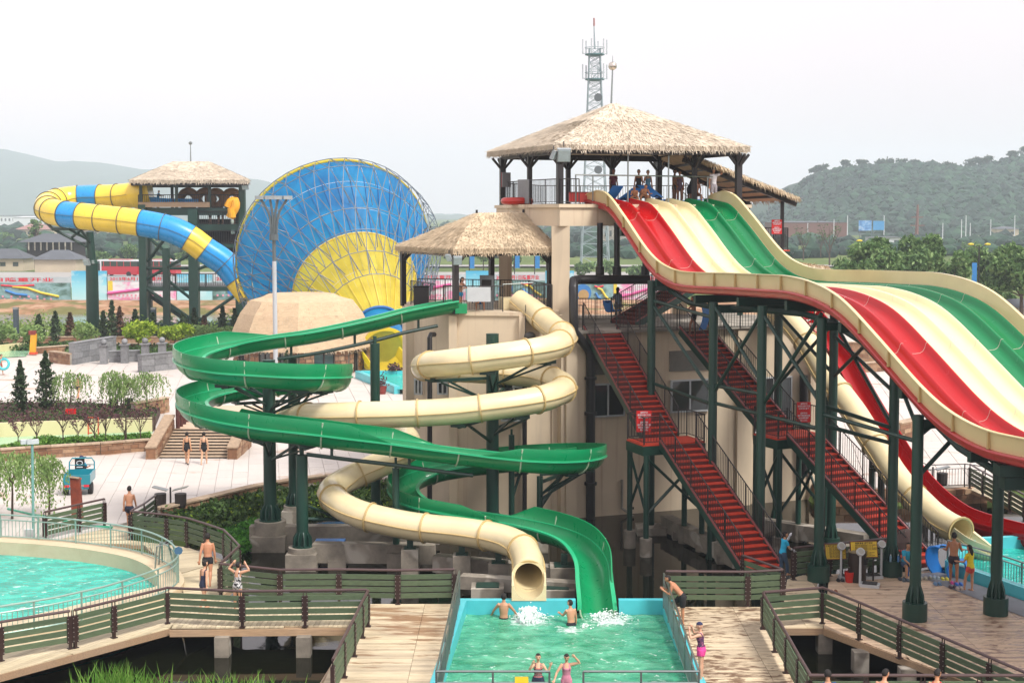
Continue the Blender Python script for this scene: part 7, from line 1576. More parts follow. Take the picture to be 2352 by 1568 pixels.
deck([[(jr[0].x-.3, jr[0].y+.1), (jr[-1].x+.3, jr[-1].y+.1), (jr[-1].x+.3, 22), (jr[0].x-.3, 22)]], 0, M_DECK2)
def g0(px, py, z): p = G(px, py, z); return V((p.x, p.y, 0))
for lb, ps in (('steel bar railing along the left side of the landing pool', [(1055, 1311), (1002, 1540)]), ('steel bar railing along the right side of the landing pool', [(1525, 1316), (1605, 1540)]), ('steel bar railing at the front of the landing pool, left of the gap', [(1002, 1541), (1262, 1541)]), ('steel bar railing at the front of the landing pool, right of the gap', [(1340, 1541), (1605, 1541)])):
    pp = [g0(*q, 1.1) for q in ps]; t = thing('steel_railing', lb, 'railing', pp[0]); baluster_rail(t, resample(pp, 1.7), 1.1, M_STEEL, .12, .03, .1, .05, mid=.82)
t = thing('steel_railing', 'curved steel bar railing round the turquoise round pool', 'railing', base[40]); rc_ = resample([V((p.x, p.y, .2)) for p in base], .45); baluster_rail(t, rc_, .87, M_STEELG, .15, .032, .06, .05, post_at=rc_[::4], mid=.68)
t = thing('steel_railing', 'steel bar railing along the body slide pool at the right', 'railing', G(2180, 1300)); baluster_rail(t, resample([G(2176, 1303, .1), G(2276, 1332, .1), G(2420, 1384, .1)], 1.5), .95, M_STEEL, .13, .03, .05, .05, mid=.8)
t = thing('pool_ladder', 'chrome ladder rails with a blue buoy at the right end of the round pool', 'pool ladder', G(406, 1300))
for dx in (-.25, .25): p = G(398, 1300, .2)+V((0, dx, 0)); MB().tube([p+V((-.6, 0, -.5)), p+V((-.5, 0, .75)), p+V((-.1, 0, .85)), p+V((.1, 0, 0))], .03, 8).build('rail', M_STEEL, t, smooth=True)
MB().tube([G(412, 1264, .5), G(410, 1264, 1.2)], [.05, .14], 8).build('blue_cover', paint('navy_cover', '#27506b', .6), t)
# ================================================================ splashes, reeds, small wall marks
rs = random.Random(31); b = MB()
M_FOAM = paint('white_foam', '#d8e2de', .6, .05, 6)
for (px, py, n, sx_, sy_, hz_) in ((1216, 1416, 300, .5, .3, .32), (1400, 1418, 240, .55, .3, .28), (1345, 1440, 40, .25, .2, .12)):
    c = G(px, py, -.42)
    for _ in range(n): x, y = rs.gauss(0, sx_*.55), rs.gauss(0, sy_*.6); k = exp(-(x*x/sx_**2+y*y/sy_**2)*1.5); b.ico((c.x+x, c.y+y, -.40+abs(rs.gauss(0, 1))*hz_*k*.5), rs.uniform(.008, .028), 1, (1.3, 1.2, .9), .3)
for _ in range(150): q = rs.random(); b.ico(G(1215, 1394, .0)+V((rs.gauss(0, .13), -.05-.3*q, -.4*q*q)), rs.uniform(.02, .05), 1, (1, 1, 1.6), .3)
for _ in range(90): q = rs.random(); b.ico(G(1376, 1404, -.36)+V((rs.gauss(.05, .14), -.1-.3*q, -.12*q)), rs.uniform(.015, .04), 1, (1.4, 1, 1), .3)
b.build('splash_foam', M_FOAM, kind='stuff', smooth=True)
b = MB()
def blades(cx, cy, n, sp, hmax):
    for _ in range(n):
        p = V((cx+rs.gauss(0, sp), cy+rs.gauss(0, sp*.6), -.85)); h = hmax*rs.uniform(.4, 1); l = V((rs.gauss(0, .25), rs.gauss(0, .2), 0))*h; w_ = .018
        a = p+V((0, 0, h*.55))+l*.25; e = p+V((0, 0, h))+l; b.add([p-V((w_, 0, 0)), p+V((w_, 0, 0)), a+V((w_, 0, 0)), e, a-V((w_, 0, 0))], [(0, 1, 2, 4), (4, 2, 3)])
for px, n, hm in ((235, 170, 1.25), (290, 190, 1.35), (345, 120, 1.1), (500, 130, 1.1), (560, 150, 1.0), (610, 110, 1.0)): q = G(px, 1628, -.8); blades(q.x, q.y, n, .45, hm)
b.build('reed_grass', L_GRS, kind='stuff')
q = G(100, 1254, -.05); txt('1.5', .3, paint('orange_paint', '#c2472a', .5), pool_l, Matrix.Translation(G(100, 1253, .05)+V((0, -.02, .02))) @ Matrix.Rotation(radians(55), 4, 'X'), 'depth_mark')
# ================================================================ notices and things on the right deck
def redsign(label, c, yaw, w, h, lines, sz):
    t = thing('notice_sign', label, 'sign', c); R = Matrix.Rotation(yaw, 4, 'Z'); MB().box(c, (w, .03, h), yaw).build('panel', paint('sign_red', '#c01416', .4, .05), t)
    for i, s in enumerate(lines):
        if s: txt(s, sz, M_WHITE, t, Matrix.Translation(V(c)+V((0, 0, h*.5-h*(i+.8)/(len(lines)+.6)))) @ R @ Matrix.Translation((0, -.022, 0)) @ Matrix.Rotation(pi/2, 4, 'X'))
LN = ['温馨提示', '请沿防滑梯行走', '以免发生意外', '', '温馨提示', '滑梯湿滑请注意', '安全请照顾好', '老人小孩']
c = W(1479, 967, L1.y-.9); redsign('red notice with white Chinese writing on the landing of the first red staircase', c, .1, .58, .82, LN, .075)
c = W(1846, 946, L2.y-1.0); redsign('red notice with white Chinese writing on the landing of the second red staircase', c, .12, .55, .78, LN, .07); c = W(1784, 521, 69.8); redsign('small red notice on the railing under the slanting straw canopy', c, .3, .55, .7, LN, .07)
def yellow(label, x0, x1, y0, y1, Yb, title, n):
    a, d = W(x0, y1, Yb), W(x1, y0, Yb); c = (a+d)/2; t = thing('notice_board', label, 'sign', (c.x, c.y, 0)); w, h = d.x-a.x, d.z-a.z
    M = Matrix.Translation(c) @ Matrix.Rotation(.12, 4, 'Z') @ Matrix.Rotation(-.22, 4, 'X'); R3 = M.to_3x3()
    MB().box(c, (w+.06, .04, h+.06), M=R3).build('frame', paint('maroon_frame', '#5a2320', .5), t); MB().box(c+R3@V((0, -.025, 0)), (w, .02, h), M=R3).build('panel', paint('notice_yellow', '#cfae2c', .5, .06), t)
    for dx in (-w*.4, w*.4): p = c+R3@V((dx, .05, 0)); MB().bar(V((p.x, p.y, 0)), p, .05).build('leg', M_BLACKST, t)
    txt(title, .075, M_INK, t, M @ Matrix.Translation((0, -.04, h*.40)) @ Matrix.Rotation(pi/2, 4, 'X'))
    for k in range(n): s = '一、请游客遵守滑道规则服从工作人员指挥注意安全文明游玩'[:rs.randint(13, 24)]; txt(s, .042, M_INK, t, M @ Matrix.Translation((-w*.45, -.04, h*(.27-.68*k/(n-1)))) @ Matrix.Rotation(pi/2, 4, 'X'), align='LEFT')
yellow('yellow notice board with lines of small writing, beside the nearest big green column', 1895, 1942, 1250, 1282, 47.4, '水滑梯游客安全须知', 8); yellow('larger yellow notice board with lines of small writing, between the weighing scales', 1953, 2015, 1244, 1278, 47.0, '竞赛滑道 游客须知', 8)
WHP = paint('white_enamel', '#b9bcbd', .3, .06, 4)
def scale_(label, p, px_head, py_head, yaw, head=True):
    t = thing('weighing_scale', label, 'weighing scale', p); R = Matrix.Rotation(yaw, 3, 'Z'); p = V(p)
    MB().box(p+V((0, 0, .05)), (.62, .42, .10), yaw).build('base', WHP, t); MB().box(p+V((0, 0, .115)), (.46, .36, .03), yaw).build('platform', M_BLACKST, t)
    if head: q = p+R@V((-.32, 0, 0)); MB().cyl(q, q+V((0, 0, 1.05)), .045, .035, n=10).build('column', WHP, t, smooth=True); d = V((.2, -.8, .55)).normalized(); c = q+V((0, 0, 1.13)); MB().cyl(c-d*.05, c+d*.05, .135, n=18).build('dial', WHP, t, smooth=True); MB().cyl(c+d*.051, c+d*.056, .10, n=18).build('dial_face', paint('dial_face', '#a6a49c', .3), t)
scale_('white weighing scale standing in front of the brown bin', G(1998, 1346), 0, 0, -.35); scale_('white weighing scale behind the brown bin, by the left yellow board', G(1950, 1328), 0, 0, .35); scale_('white weighing scale right of the brown bin, under the larger yellow board', G(2003, 1326), 0, 0, 3.3)
t = thing('waste_bin', 'tall round brown bin between the weighing scales', 'bin', G(1968, 1334)); p = G(1968, 1334); MB().lathe(p, [(.28, 0), (.3, .05), (.3, .98), (.27, 1.0)], 18).build('body', paint('brown_bin', '#2b211c', .45), t, smooth=True); MB().lathe(p, [(.31, 1.0), (.31, 1.05), (.2, 1.08)], 18).build('lid', paint('tan_lid', '#7c7055', .5), t, smooth=True); MB().box(p+V((.22, -.22, .72)), (.14, .1, .2), .8).build('slot', M_DARK, t)
t = thing('bucket', 'red plastic bucket beside the brown bin', 'bucket', G(1950, 1338)); MB().lathe(G(1951, 1336), [(.13, 0), (.18, .36), (.16, .36), (.12, .03)], 14).build('body', paint('red_plastic', '#b5221a', .4), t, smooth=True); MB().tube([G(1951, 1336)+V((.17*cos(k*pi/6), 0, .36+.14*sin(k*pi/6))) for k in range(7)], .01, 5).build('handle', M_STEEL, t)
for k, (px, cl) in enumerate(((2057, '#6f8fa0'), (2067, '#3f74a8'))):
    p = G(px-.0, 1296, .55); p = V((CP[2056].x+(-.12, .14)[k], CP[2056].y-.33, .55)); t = thing('water_bottle', ('clear water bottle standing on the base of the green column', 'blue labelled water bottle standing on the base of the green column')[k], 'bottle', p); MB().lathe(p, [(.035, 0), (.04, .02), (.04, .17), (.015, .22)], 10).build('body', paint('bottle'+str(k), cl, .1), t, smooth=True); MB().lathe(p+V((0, 0, .22)), [(.017, 0), (.017, .03)], 8).build('cap', M_WHITE, t)
for k, (px, py, cl, lb) in enumerate(((2072, 1331, '#3a3f48', 'dark'), (2080, 1334, '#55606a', 'grey blue'), (2121, 1330, '#a8a393', 'pale beige'), (2132, 1329, '#8f8b7a', 'khaki'), (2142, 1327, '#8a9ab8', 'light blue'), (2150, 1329, '#9aa7ad', 'silver'), (2170, 1331, '#c2b74a', 'yellow'), (2153, 1342, '#5e7fa0', 'dusty blue'), (2192, 1340, '#c44f8c', 'bright pink'), (2202, 1343, '#2f63b0', 'deep blue'), (2188, 1350, '#43343c', 'plum brown'), (2204, 1354, '#a89a90', 'greyish tan'), (1930, 1334, '#2a2a2e', 'black'), (1915, 1360, '#7a4a32', 'brown'))):
    p = G(px, py); t = thing('shoe_pair', 'pair of %s shoes left on the wet deck%s' % (lb, ' by the second staircase foot' if k < 12 else ' near the yellow boards'), 'shoes', p)
    for dx in (-.07, .07):
        b = MB(); b.ico(p+V((dx, 0, .045)), .13, 2, (.42, 1.0, .42)); b.box(p+V((dx, 0, .012)), (.1, .26, .024)); b.build('shoe', paint('shoe_'+lb.replace(' ', '_'), cl, .6), t, smooth=True)
t = thing('wet_floor_sign', 'small yellow caution sign inside the front railing of the landing pool', 'sign', G(1198, 1640)); p = g0(1198, 1555, .95); 
for s in (-1, 1): MB().box(p+V((0, .12*s, .52)), (.33, .02, .9), M=Matrix.Rotation(.22*s, 3, 'X')).build('panel', paint('caution_yellow', '#dcb81a', .4), t)
MB().box(p+V((0, -.16, .84)), (.16, .02, .05)).build('red_mark', M_RED, t)
M_MAT = paint('blue_foam_mat', '#1670bf', .5, .1, 2)
def foam_mat(label, pts, w, yaw, name='foam_mat'):
    """soft slide mat, bent along pts, width w along yaw"""
    t = thing(name, label, 'slide mat', pts[0]); path = spline(pts, .08)[0]; d = V((cos(yaw), sin(yaw), 0)); b = MB(); n = len(path)
    for i, p in enumerate(path):
        tg = (path[min(i+1, n-1)]-path[max(i-1, 0)]).normalized(); m = tg.cross(d).normalized()*.025; b.v += [tuple(p+s*d*w/2+k*m) for s, k in ((-1, 1), (1, 1), (1, -1), (-1, -1))]
    b.f = [(i*4+j, i*4+(j+1) % 4, (i+1)*4+(j+1) % 4, (i+1)*4+j) for i in range(n-1) for j in range(4)]+[(0, 1, 2, 3), tuple((n-1)*4+j for j in (3, 2, 1, 0))]; b.m = [0]*len(b.f); b.build('body', M_MAT, t, smooth=True)
    MB().tube([path[1]-d*w*.25+V((0, -.04, 0)), path[2]+V((0, -.09, .03)), path[1]+d*w*.25+V((0, -.04, 0))], .02, 6).build('handle', M_DARK, t); return t
m = W(2161, 1290, 48.2); foam_mat('large blue mat carried under the arm of the man on the right deck', [m+V((.12, 0, .52)), m+V((-.2, 0, .56)), m+V((-.32, 0, .30)), m+V((-.25, .02, -.1)), m+V((.05, .05, -.5)), m+V((.22, .05, -.55))], .55, .5)
m = W(2203, 1302, 47.4); foam_mat('bright blue mat held by the girl in the yellow shirt', [m+V((-.28, 0, -.32)), m+V((-.34, 0, .0)), m+V((-.1, -.02, .22)), m+V((.22, -.02, .2)), m+V((.3, 0, -.05))], .5, 1.0)
m = W(1611, 727, 60.4); foam_mat('blue mat carried by the man at the top of the second red staircase', [m+V((-.12, 0, .62)), m+V((.12, 0, .5)), m+V((.2, 0, .0)), m+V((.05, 0, -.55))], .5, .9)
m = W(1412, 702, 65.3); foam_mat('dark blue mat held by the person on the terrace', [m+V((-.35, 0, .25)), m+V((-.2, 0, -.25)), m+V((.15, 0, -.2))], .5, .6)
for (px, py, Y, r, lb) in ((1408, 444, 66, .5, 'blue mat held upright in front of the person in maroon'), (1447, 446, 65.6, .8, 'blue mat held aslant left of the crouching boy'), (1494, 440, 66, -.8, 'blue mat held aslant by the girl in the pale blue suit'), (1517, 462, 66, 1.4, 'blue mat lying at the head of the cream lanes'), (1580, 462, 67.2, 1.4, 'blue mat lying at the head of the green lanes')):
    m = W(px, py, Y); v = V((sin(r)*.5, 0, cos(r)*.4)); foam_mat(lb, [m-v, m+V((.02, -.04, 0)), m+v], .55, .35)
u = W(2083, 1240, 48.6); t = thing('umbrella', 'brownish grey umbrella sheltering the person seated by the green column', 'umbrella', u); b = MB(); d = V((-.35, -.3, .88)).normalized(); x = d.cross(V((0, 1, 0))).normalized(); y = x.cross(d)
for r_, z in ((.02, .34), (.22, .30), (.42, .2), (.58, .02)): b.v += [tuple(u+d*z+(x*cos(2*pi*k/8)+y*sin(2*pi*k/8))*r_*(1 if r_ < .5 else 1)) for k in range(8)]
b.f = [(i*8+k, i*8+(k+1) % 8, (i+1)*8+(k+1) % 8, (i+1)*8+k) for i in range(3) for k in range(8)]; b.m = [0]*24; b.build('canopy', paint('umbrella_cloth', '#6a5650', .8, .2, 5), t); MB().cyl(u+d*.42, u-d*.5, .012, n=6).build('shaft', M_STEEL, t)
for k in range(8): MB().cyl(u+d*.33, u+d*.03+(x*cos(2*pi*k/8)+y*sin(2*pi*k/8))*.57, .006, n=4).build('rib', M_STEEL, t)
t = thing('stool', 'low blue stool under the person seated by the green column', 'stool', G(2077, 1324)); p = G(2078, 1322); MB().box(p+V((0, .12, .38)), (.32, .3, .04)).build('seat', M_MAT, t)
for a, c in ((-.13, 0), (.13, 0), (-.13, .24), (.13, .24)): MB().bar(p+V((a, c, 0)), p+V((a, c, .37)), .03).build('leg', M_MAT, t)
# cargo tricycle on the plaza
tq = G(176, 1140); tr_ = thing('cargo_tricycle', 'teal cargo tricycle seen from behind, parked on the pale paving', 'tricycle', tq); TL = paint('teal_vehicle_paint', '#1b7f8f', .35, .08, 3, coat=.4); RT = Matrix.Rotation(.14, 3, 'Z')
def Q(x, y, z): return tq+RT@V((x, y, z))
MB().box(Q(0, .8, .55), (1.12, 1.5, .06), M=RT).build('bed_floor', TL, tr_); MB().box(Q(0, .06, .72), (1.14, .05, .42), M=RT).build('tailgate', TL, tr_); MB().box(Q(0, 1.55, .74), (1.12, .05, .4), M=RT).build('front_board', TL, tr_)
for s in (-1, 1):
    MB().box(Q(s*.56, .8, .74), (.05, 1.5, .4), M=RT).build('side_board', TL, tr_); MB().cyl(Q(s*.52-.09, .5, .27), Q(s*.52+.09, .5, .27), .27, n=18).build('wheel', M_TYRE, tr_, smooth=True); MB().box(Q(s*.42, .03, .46), (.22, .04, .1), M=RT).build('tail_light', M_RED, tr_); MB().box(Q(s*.16, .03, .78), (.12, .03, .06), M=RT).build('reflector', orange, tr_)
MB().tube([Q(-.54, 1.55, .9), Q(-.54, 1.58, 1.25), Q(-.42, 1.6, 1.42), Q(.42, 1.6, 1.42), Q(.54, 1.58, 1.25), Q(.54, 1.55, .9)], .03, 8).build('guard_rail', TL, tr_, smooth=True); MB().bar(Q(-.54, 1.58, 1.12), Q(.54, 1.58, 1.12), .03).build('cross_rail', TL, tr_)
MB().box(Q(0, .1, .36), (1.0, .08, .1), M=RT).build('bumper', TL, tr_); MB().box(Q(0, 1.9, .62), (.4, .5, .2), M=RT).build('saddle', M_BLACKST, tr_); MB().cyl(Q(-.05, 2.75, .27), Q(.05, 2.75, .27), .27, n=18).build('wheel', M_TYRE, tr_, smooth=True); MB().tube([Q(0, 2.72, .3), Q(0, 2.5, .95)], .04, 8).build('fork', M_BLACKST, tr_); MB().tube([Q(-.35, 2.3, 1.0), Q(0, 2.5, .98), Q(.35, 2.3, 1.0)], .02, 6).build('handlebar', M_BLACKST, tr_); MB().bar(Q(0, 1.5, .45), Q(0, 2.6, .5), .08).build('frame_tube', TL, tr_)
MB().box(Q(-.1, 1.63, 1.12), (.42, .06, .62), M=RT).build('backrest', M_BLACKST, tr_); MB().tube([Q(-.1+.13*cos(k*pi/6), 1.585, 1.2+.09*sin(k*pi/6)) for k in range(12)], .02, 5, closed=True).build('back_emblem', M_WHITE, tr_); MB().box(Q(-.1, 1.59, 1.02), (.26, .02, .05), M=RT).build('back_lettering', M_WHITE, tr_)
# ================================================================ small things
t = thing('blue_panel', 'bright blue panel lying between the concrete ground beams in the pond', 'panel', W(770, 1268, 53)); a, c = W(725, 1266, 53.4), W(792, 1266, 53.4); a.z = c.z = -.25; MB().bar(a, c, .5, .35).build('sheet', M_MAT, t)
t = thing('planter_sign', 'small red double sign among the purple shrubs', 'sign', G(163, 962, .45)); p = G(163, 962, .45)
for dx in (-.28, .25): MB().box(p+V((dx*.6, 0, .45)), (.3, .04, .32)).build('panel', paint('sign_red', '#c01416', .4, .05), t); MB().bar(p+V((dx*.6, .03, 0)), p+V((dx*.6, .03, .35)), .04).build('stake', M_BARK, t)
p = W(2244, 640, 159.6); t = thing('lamp_banner', 'narrow blue banner hanging on the street lamp among the willows', 'banner', p); MB().box(W(2238, 626, 159.6), (.55, .05, 2.2)).build('cloth', paint('banner_blue', '#2a78b8', .6), t); MB().bar(W(2232, 603, 159.6), W(2246, 603, 159.7), .06).build('arm', M_BLACKST, t)
for i, (px, Y) in enumerate(((1078, 230), (1182, 232), (1228, 231), (1520, 235))):
    p = W(px, 650, Y); p.z = 0; t = thing('banner_pole', 'thin pole with small blue banner beyond the hoardings, '+('left behind the hut', 'middle behind the hut', 'right behind the hut', 'under the racing slide')[i], 'pole', p); MB().cyl(p, p+V((0, 0, 7)), .09, .06, n=6).build('pole', M_BLACKST, t); MB().box(p+V((.45, 0, 4.4)), (.75, .05, 2.0)).build('cloth', paint('banner_blue', '#2a78b8', .6), t)
sr2 = thing('side_canopy', 'low straw canopy edge showing behind the flat part of the racing slide', 'canopy', W(1840, 640, 74)); q0_, q1_, q2_, q3_ = W(1780, 602, 72), W(1910, 620, 72), W(1902, 611, 75), W(1776, 596, 75)
roof(sr2, [[q0_, q1_, q2_, q3_]], M_THATCH2, th=.15, dens=90, ln=.3, wd=.025, fr=40, seed=33)
for p in (q0_.lerp(q1_, .1), q0_.lerp(q1_, .9)): MB().box((p.x, p.y+.6, (p.z+TZ)/2-.2), (.16, .16, p.z-TZ)).build('column', M_BLACKST, sr2)
p = G(877, 905); t = thing('flower_pot', 'red flower pot with a small shrub near the funnel pool', 'plant pot', p); MB().lathe(p, [(.25, 0), (.36, .55), (.32, .55)], 12).build('pot', paint('dull_red', '#7a2a26', .6), t); b = MB(); rr = random.Random(2)
for _ in range(160): leafq(b, p+V((rr.gauss(0, .22), rr.gauss(0, .22), .6+abs(rr.gauss(0, .35)))), .1, rr)
b.build('crown', L_PUR, t)
for i, (px, Y) in enumerate(((905, 106), (560, 108), (660, 106.5))):
    p = W(px, 880, Y); p.z = 0; tree('shrub', ('small reddish shrub by the drum wall', 'low green shrub left of the dome hut', 'small pointed conifer against the flagstone wall')[i], p, (1.6, 1.5, 2.0)[i], (.7, .9, .5)[i], ('bush', 'bush', 'cone')[i], (L_PUR, L_SHR, L_CON)[i], 260, 300+i, leaf=.13, cat='shrub')
# ================================================================ people: one continuous body each (joined volumes remeshed), clothes lifted off the body surface
import numpy as np
SKIN = {}
def skin(h):
    if h not in SKIN: SKIN[h] = paint('skin_'+h[1:], h, .5, .06, 6)
    return SKIN[h]
ARMS = {'down': ((.20, .02, -1), (.06, .18, -1)), 'fwdswing': ((.16, .35, -1), (.0, .55, -1)), 'backswing': ((.22, -.35, -1), (.14, -.1, -1)), 'head': ((.85, .25, .25), (-.62, .15, .75)), 'face': ((.40, .75, -.25), (-.45, .25, 1)), 'fwd': ((.10, .7, -.75), (-.05, 1, .05)), 'hip': ((.6, -.15, -.8), (-.55, .35, -.6)), 'up': ((.5, .15, -.75), (.35, .15, 1)), 'carry': ((.3, .3, -.9), (.15, 1, -.1)), 'rail': ((.15, .25, -1), (-.4, .9, .5)), 'out': ((.6, .3, -.8), (.3, .5, -.7)), 'lap': ((.1, .45, -.9), (-.35, .9, -.5))}
LEGS = {'st': ((.05, 0, -1), (0, -.03, -1)), 'f': ((.03, .38, -1), (0, .1, -1)), 'b': ((.03, -.22, -1), (0, -.5, -1)), 'sit': ((.2, 1, -.08), (.02, .08, -1)), 'crouch': ((.25, .9, .05), (0, -.55, -1)), 'knee': ((.12, .75, -.65), (0, -.55, -1))}
PEOPLE = []
def person(label, at, H, face, arms=('down', 'down'), legs=('st', 'st'), lean=0, wear=(), sk='#b98a68', hair='#17110e', hs='short', woman=False, fine=False, head=(0, 0), group=None, cut=None):
    at = V(at); F = V((sin(radians(face)), cos(radians(face)), 0)); R = V((F.y, -F.x, 0)); U = V((0, 0, 1)); B = lambda v: R*v[0]+F*v[1]+U*v[2]
    pel = V((0, 0, .52*H)); ln = radians(lean)
    def T(s, r=0, f=0): return pel+R*r*H+(U*cos(ln)+F*sin(ln))*s*H+(F*cos(ln)-U*sin(ln))*f*H if s > 0 else pel+R*r*H+U*s*H+F*f*H
    bones = []; b = MB(); n = 12
    if woman: rings = [(-.055, .05, .045, 0), (-.01, .093, .066, -.006), (.05, .086, .062, 0), (.11, .066, .050, 0), (.17, .074, .056, .004), (.225, .082, .066, .012), (.28, .080, .052, .0), (.312, .055, .04, 0), (.33, .028, .028, 0), (.40, .026, .028, .008)]
    else: rings = [(-.055, .05, .045, 0), (-.01, .086, .064, -.004), (.05, .080, .060, 0), (.11, .074, .054, 0), (.17, .084, .060, 0), (.23, .094, .063, .002), (.285, .092, .054, 0), (.315, .062, .042, 0), (.333, .033, .031, 0), (.40, .030, .030, .008)]
    for s, w, d, o in rings:
        for k in range(n): a = 2*pi*k/n; b.v.append(tuple(T(s, w*cos(a), o+d*sin(a))))
    m = len(rings); b.f = [(i*n+k, i*n+(k+1) % n, (i+1)*n+(k+1) % n, (i+1)*n+k) for i in range(m-1) for k in range(n)]+[tuple(range(n))[::-1], tuple((m-1)*n+k for k in range(n))]; b.m = [0]*len(b.f)
    bones.append(('T', T(-.055), T(.32), .075*H))
    yaw, tilt = radians(head[0]), radians(head[1]); HF = (F*cos(yaw)+R*sin(yaw)); HF = (HF*cos(tilt)-U*sin(tilt)).normalized(); HR_ = HF.cross(U).normalized(); HU = HR_.cross(HF); hc = T(.40, 0, .012)+HU*.035*H
    bm = bmesh.new(); bmesh.ops.create_icosphere(bm, subdivisions=3, radius=1)
    hv = []
    for v in bm.verts:
        x, y, z = v.co; w = .047*(1-.18*max(0, -z)); hv.append(hc+HR_*x*w*H+HF*(y*.057+(.006 if z < -.5 else 0))*H+HU*z*.066*H)
    b.add(hv, [tuple(q.index for q in f.verts) for f in bm.faces]); bm.free()
    nose = hc+HF*.057*H-HU*.008*H; b.ico(nose, .0105*H, 1, (1, 1, 1.3))
    for s in (-1, 1): b.ico(hc+HR_*s*.047*H-HU*.004*H-HF*.004*H, .014*H, 1, (.6, .8, 1.2))
    bones.append(('H', hc-HU*.03*H, hc+HU*.03*H, .05*H))
    hands = []
    for s, pr in zip((-1, 1), arms):
        ud, fd = (ARMS[pr] if isinstance(pr, str) else pr); ud, fd = V((ud[0]*s, ud[1], ud[2])), V((fd[0]*s, fd[1], fd[2])); sh = T(.292, .092*s if not woman else .082*s); el = sh+B(ud.normalized())*.172*H; wr = el+B(fd.normalized())*.145*H
        b.tube([T(.27, .06*s), sh, sh.lerp(el, .35), el, el.lerp(wr, .3), wr], [.03*H, .034*H, .030*H, .022*H, .023*H, .0155*H], 10)
        hd = (wr-el).normalized(); sd = hd.cross(F if abs(hd.dot(F)) < .9 else U).normalized(); pd = sd.cross(hd)
        b.tube([wr-hd*.01*H, wr+hd*.02*H, wr+hd*.05*H], [.016*H, .023*H, .021*H], 8)
        for q, L_ in ((-.017, .036), (-.006, .042), (.006, .040), (.017, .031)): o = wr+hd*.042*H+sd*q*H; b.tube([o, o+hd*L_*.6*H+pd*.004*H, o+hd*L_*H+pd*.014*H], [.0066*H, .006*H, .0048*H], 5)
        o = wr+hd*.018*H+sd*.018*H*s; b.tube([o, o+sd*.018*H*s+hd*.018*H, o+sd*.022*H*s+hd*.036*H+pd*.006*H], [.0085*H, .0075*H, .006*H], 5)
        bones += [('U', sh, el, .03*H), ('F', el, wr+hd*.09*H, .02*H)]
    low = 9
    for s, pr in zip((-1, 1), legs):
        td, sd_ = (LEGS[pr] if isinstance(pr, str) else pr); td, sd_ = V((td[0]*s, td[1], td[2])), V((sd_[0]*s, sd_[1], sd_[2])); hp = pel+R*.048*s*H; kn = hp+B(td.normalized())*.235*H; an = kn+B(sd_.normalized())*.235*H
        b.tube([hp+U*.02*H, hp.lerp(kn, .2), hp.lerp(kn, .6), kn, kn.lerp(an, .28), kn.lerp(an, .65), an], [.050*H, .053*H, .042*H, .030*H, .034*H, .025*H, .019*H], 12)
        ft = an-U*.024*H; fl = F*1.0; b.tube([an, ft-fl*.022*H, ft+fl*.04*H-U*.004*H, ft+fl*.095*H-U*.008*H], [.02*H, .022*H, .021*H, .013*H], 8); low = min(low, ft.z-.022*H)
        bones += [('L', hp, kn, .045*H), ('S', kn, an, .03*H)]
    t = thing('person', label, 'person', at, group); sh = at-V((0, 0, low)); b.v = [tuple(V(v)+sh) for v in b.v]
    me = b.mesh('body', skin(sk), at); o = bpy.data.objects.new('body', me); COL.objects.link(o); o.parent = t
    md = o.modifiers.new('r', 'REMESH'); md.mode = 'VOXEL'; md.voxel_size = (.0085 if fine else .017)*H/1.6; sm = o.modifiers.new('s', 'SMOOTH'); sm.factor = .5; sm.iterations = 3
    PEOPLE.append((t, o, bones, low, H, wear, hair, hs, (hc, HR_, HF, HU), (R, F, U), pel, ln, at))
    return t
CLOTH = {}
def cloth(h, pat=None):
    k = h+str(pat)
    if k not in CLOTH:
        if pat:
            q = N('patterned_cloth'); tcn = q.n('ShaderNodeTexCoord').outputs['Object']
            if pat == 'stripe':
                w = q.n('ShaderNodeTexWave', wave_type='BANDS', bands_direction='Z'); w.inputs['Scale'].default_value = 5.5; q.l(tcn, w.inputs[0]); q.base(q.ramp(w.outputs[0], [(.38, hx('#1d1c2a')), (.42, hx('#c9c6c4')), (.62, hx('#c9c6c4')), (.66, hx('#a82a34'))]))
            else:
                sc = 14 if pat == 'swirl' else 22; f = q.noise(tcn, sc, 2, .5, 1.5); q.base(q.ramp(f, [(.47, hx('#14141a')), (.5, hx('#c4c4c4'))] if pat == 'swirl' else [(.45, hx('#1f1a3c')), (.52, hx('#3a2a58')), (.56, hx('#c86a8a')), (.62, hx('#2b2350'))]))
            q.set(Roughness=.75); CLOTH[k] = q.m
        else: CLOTH[k] = paint('cloth_'+h[1:], h, .8, .12, 8)
    return CLOTH[k]
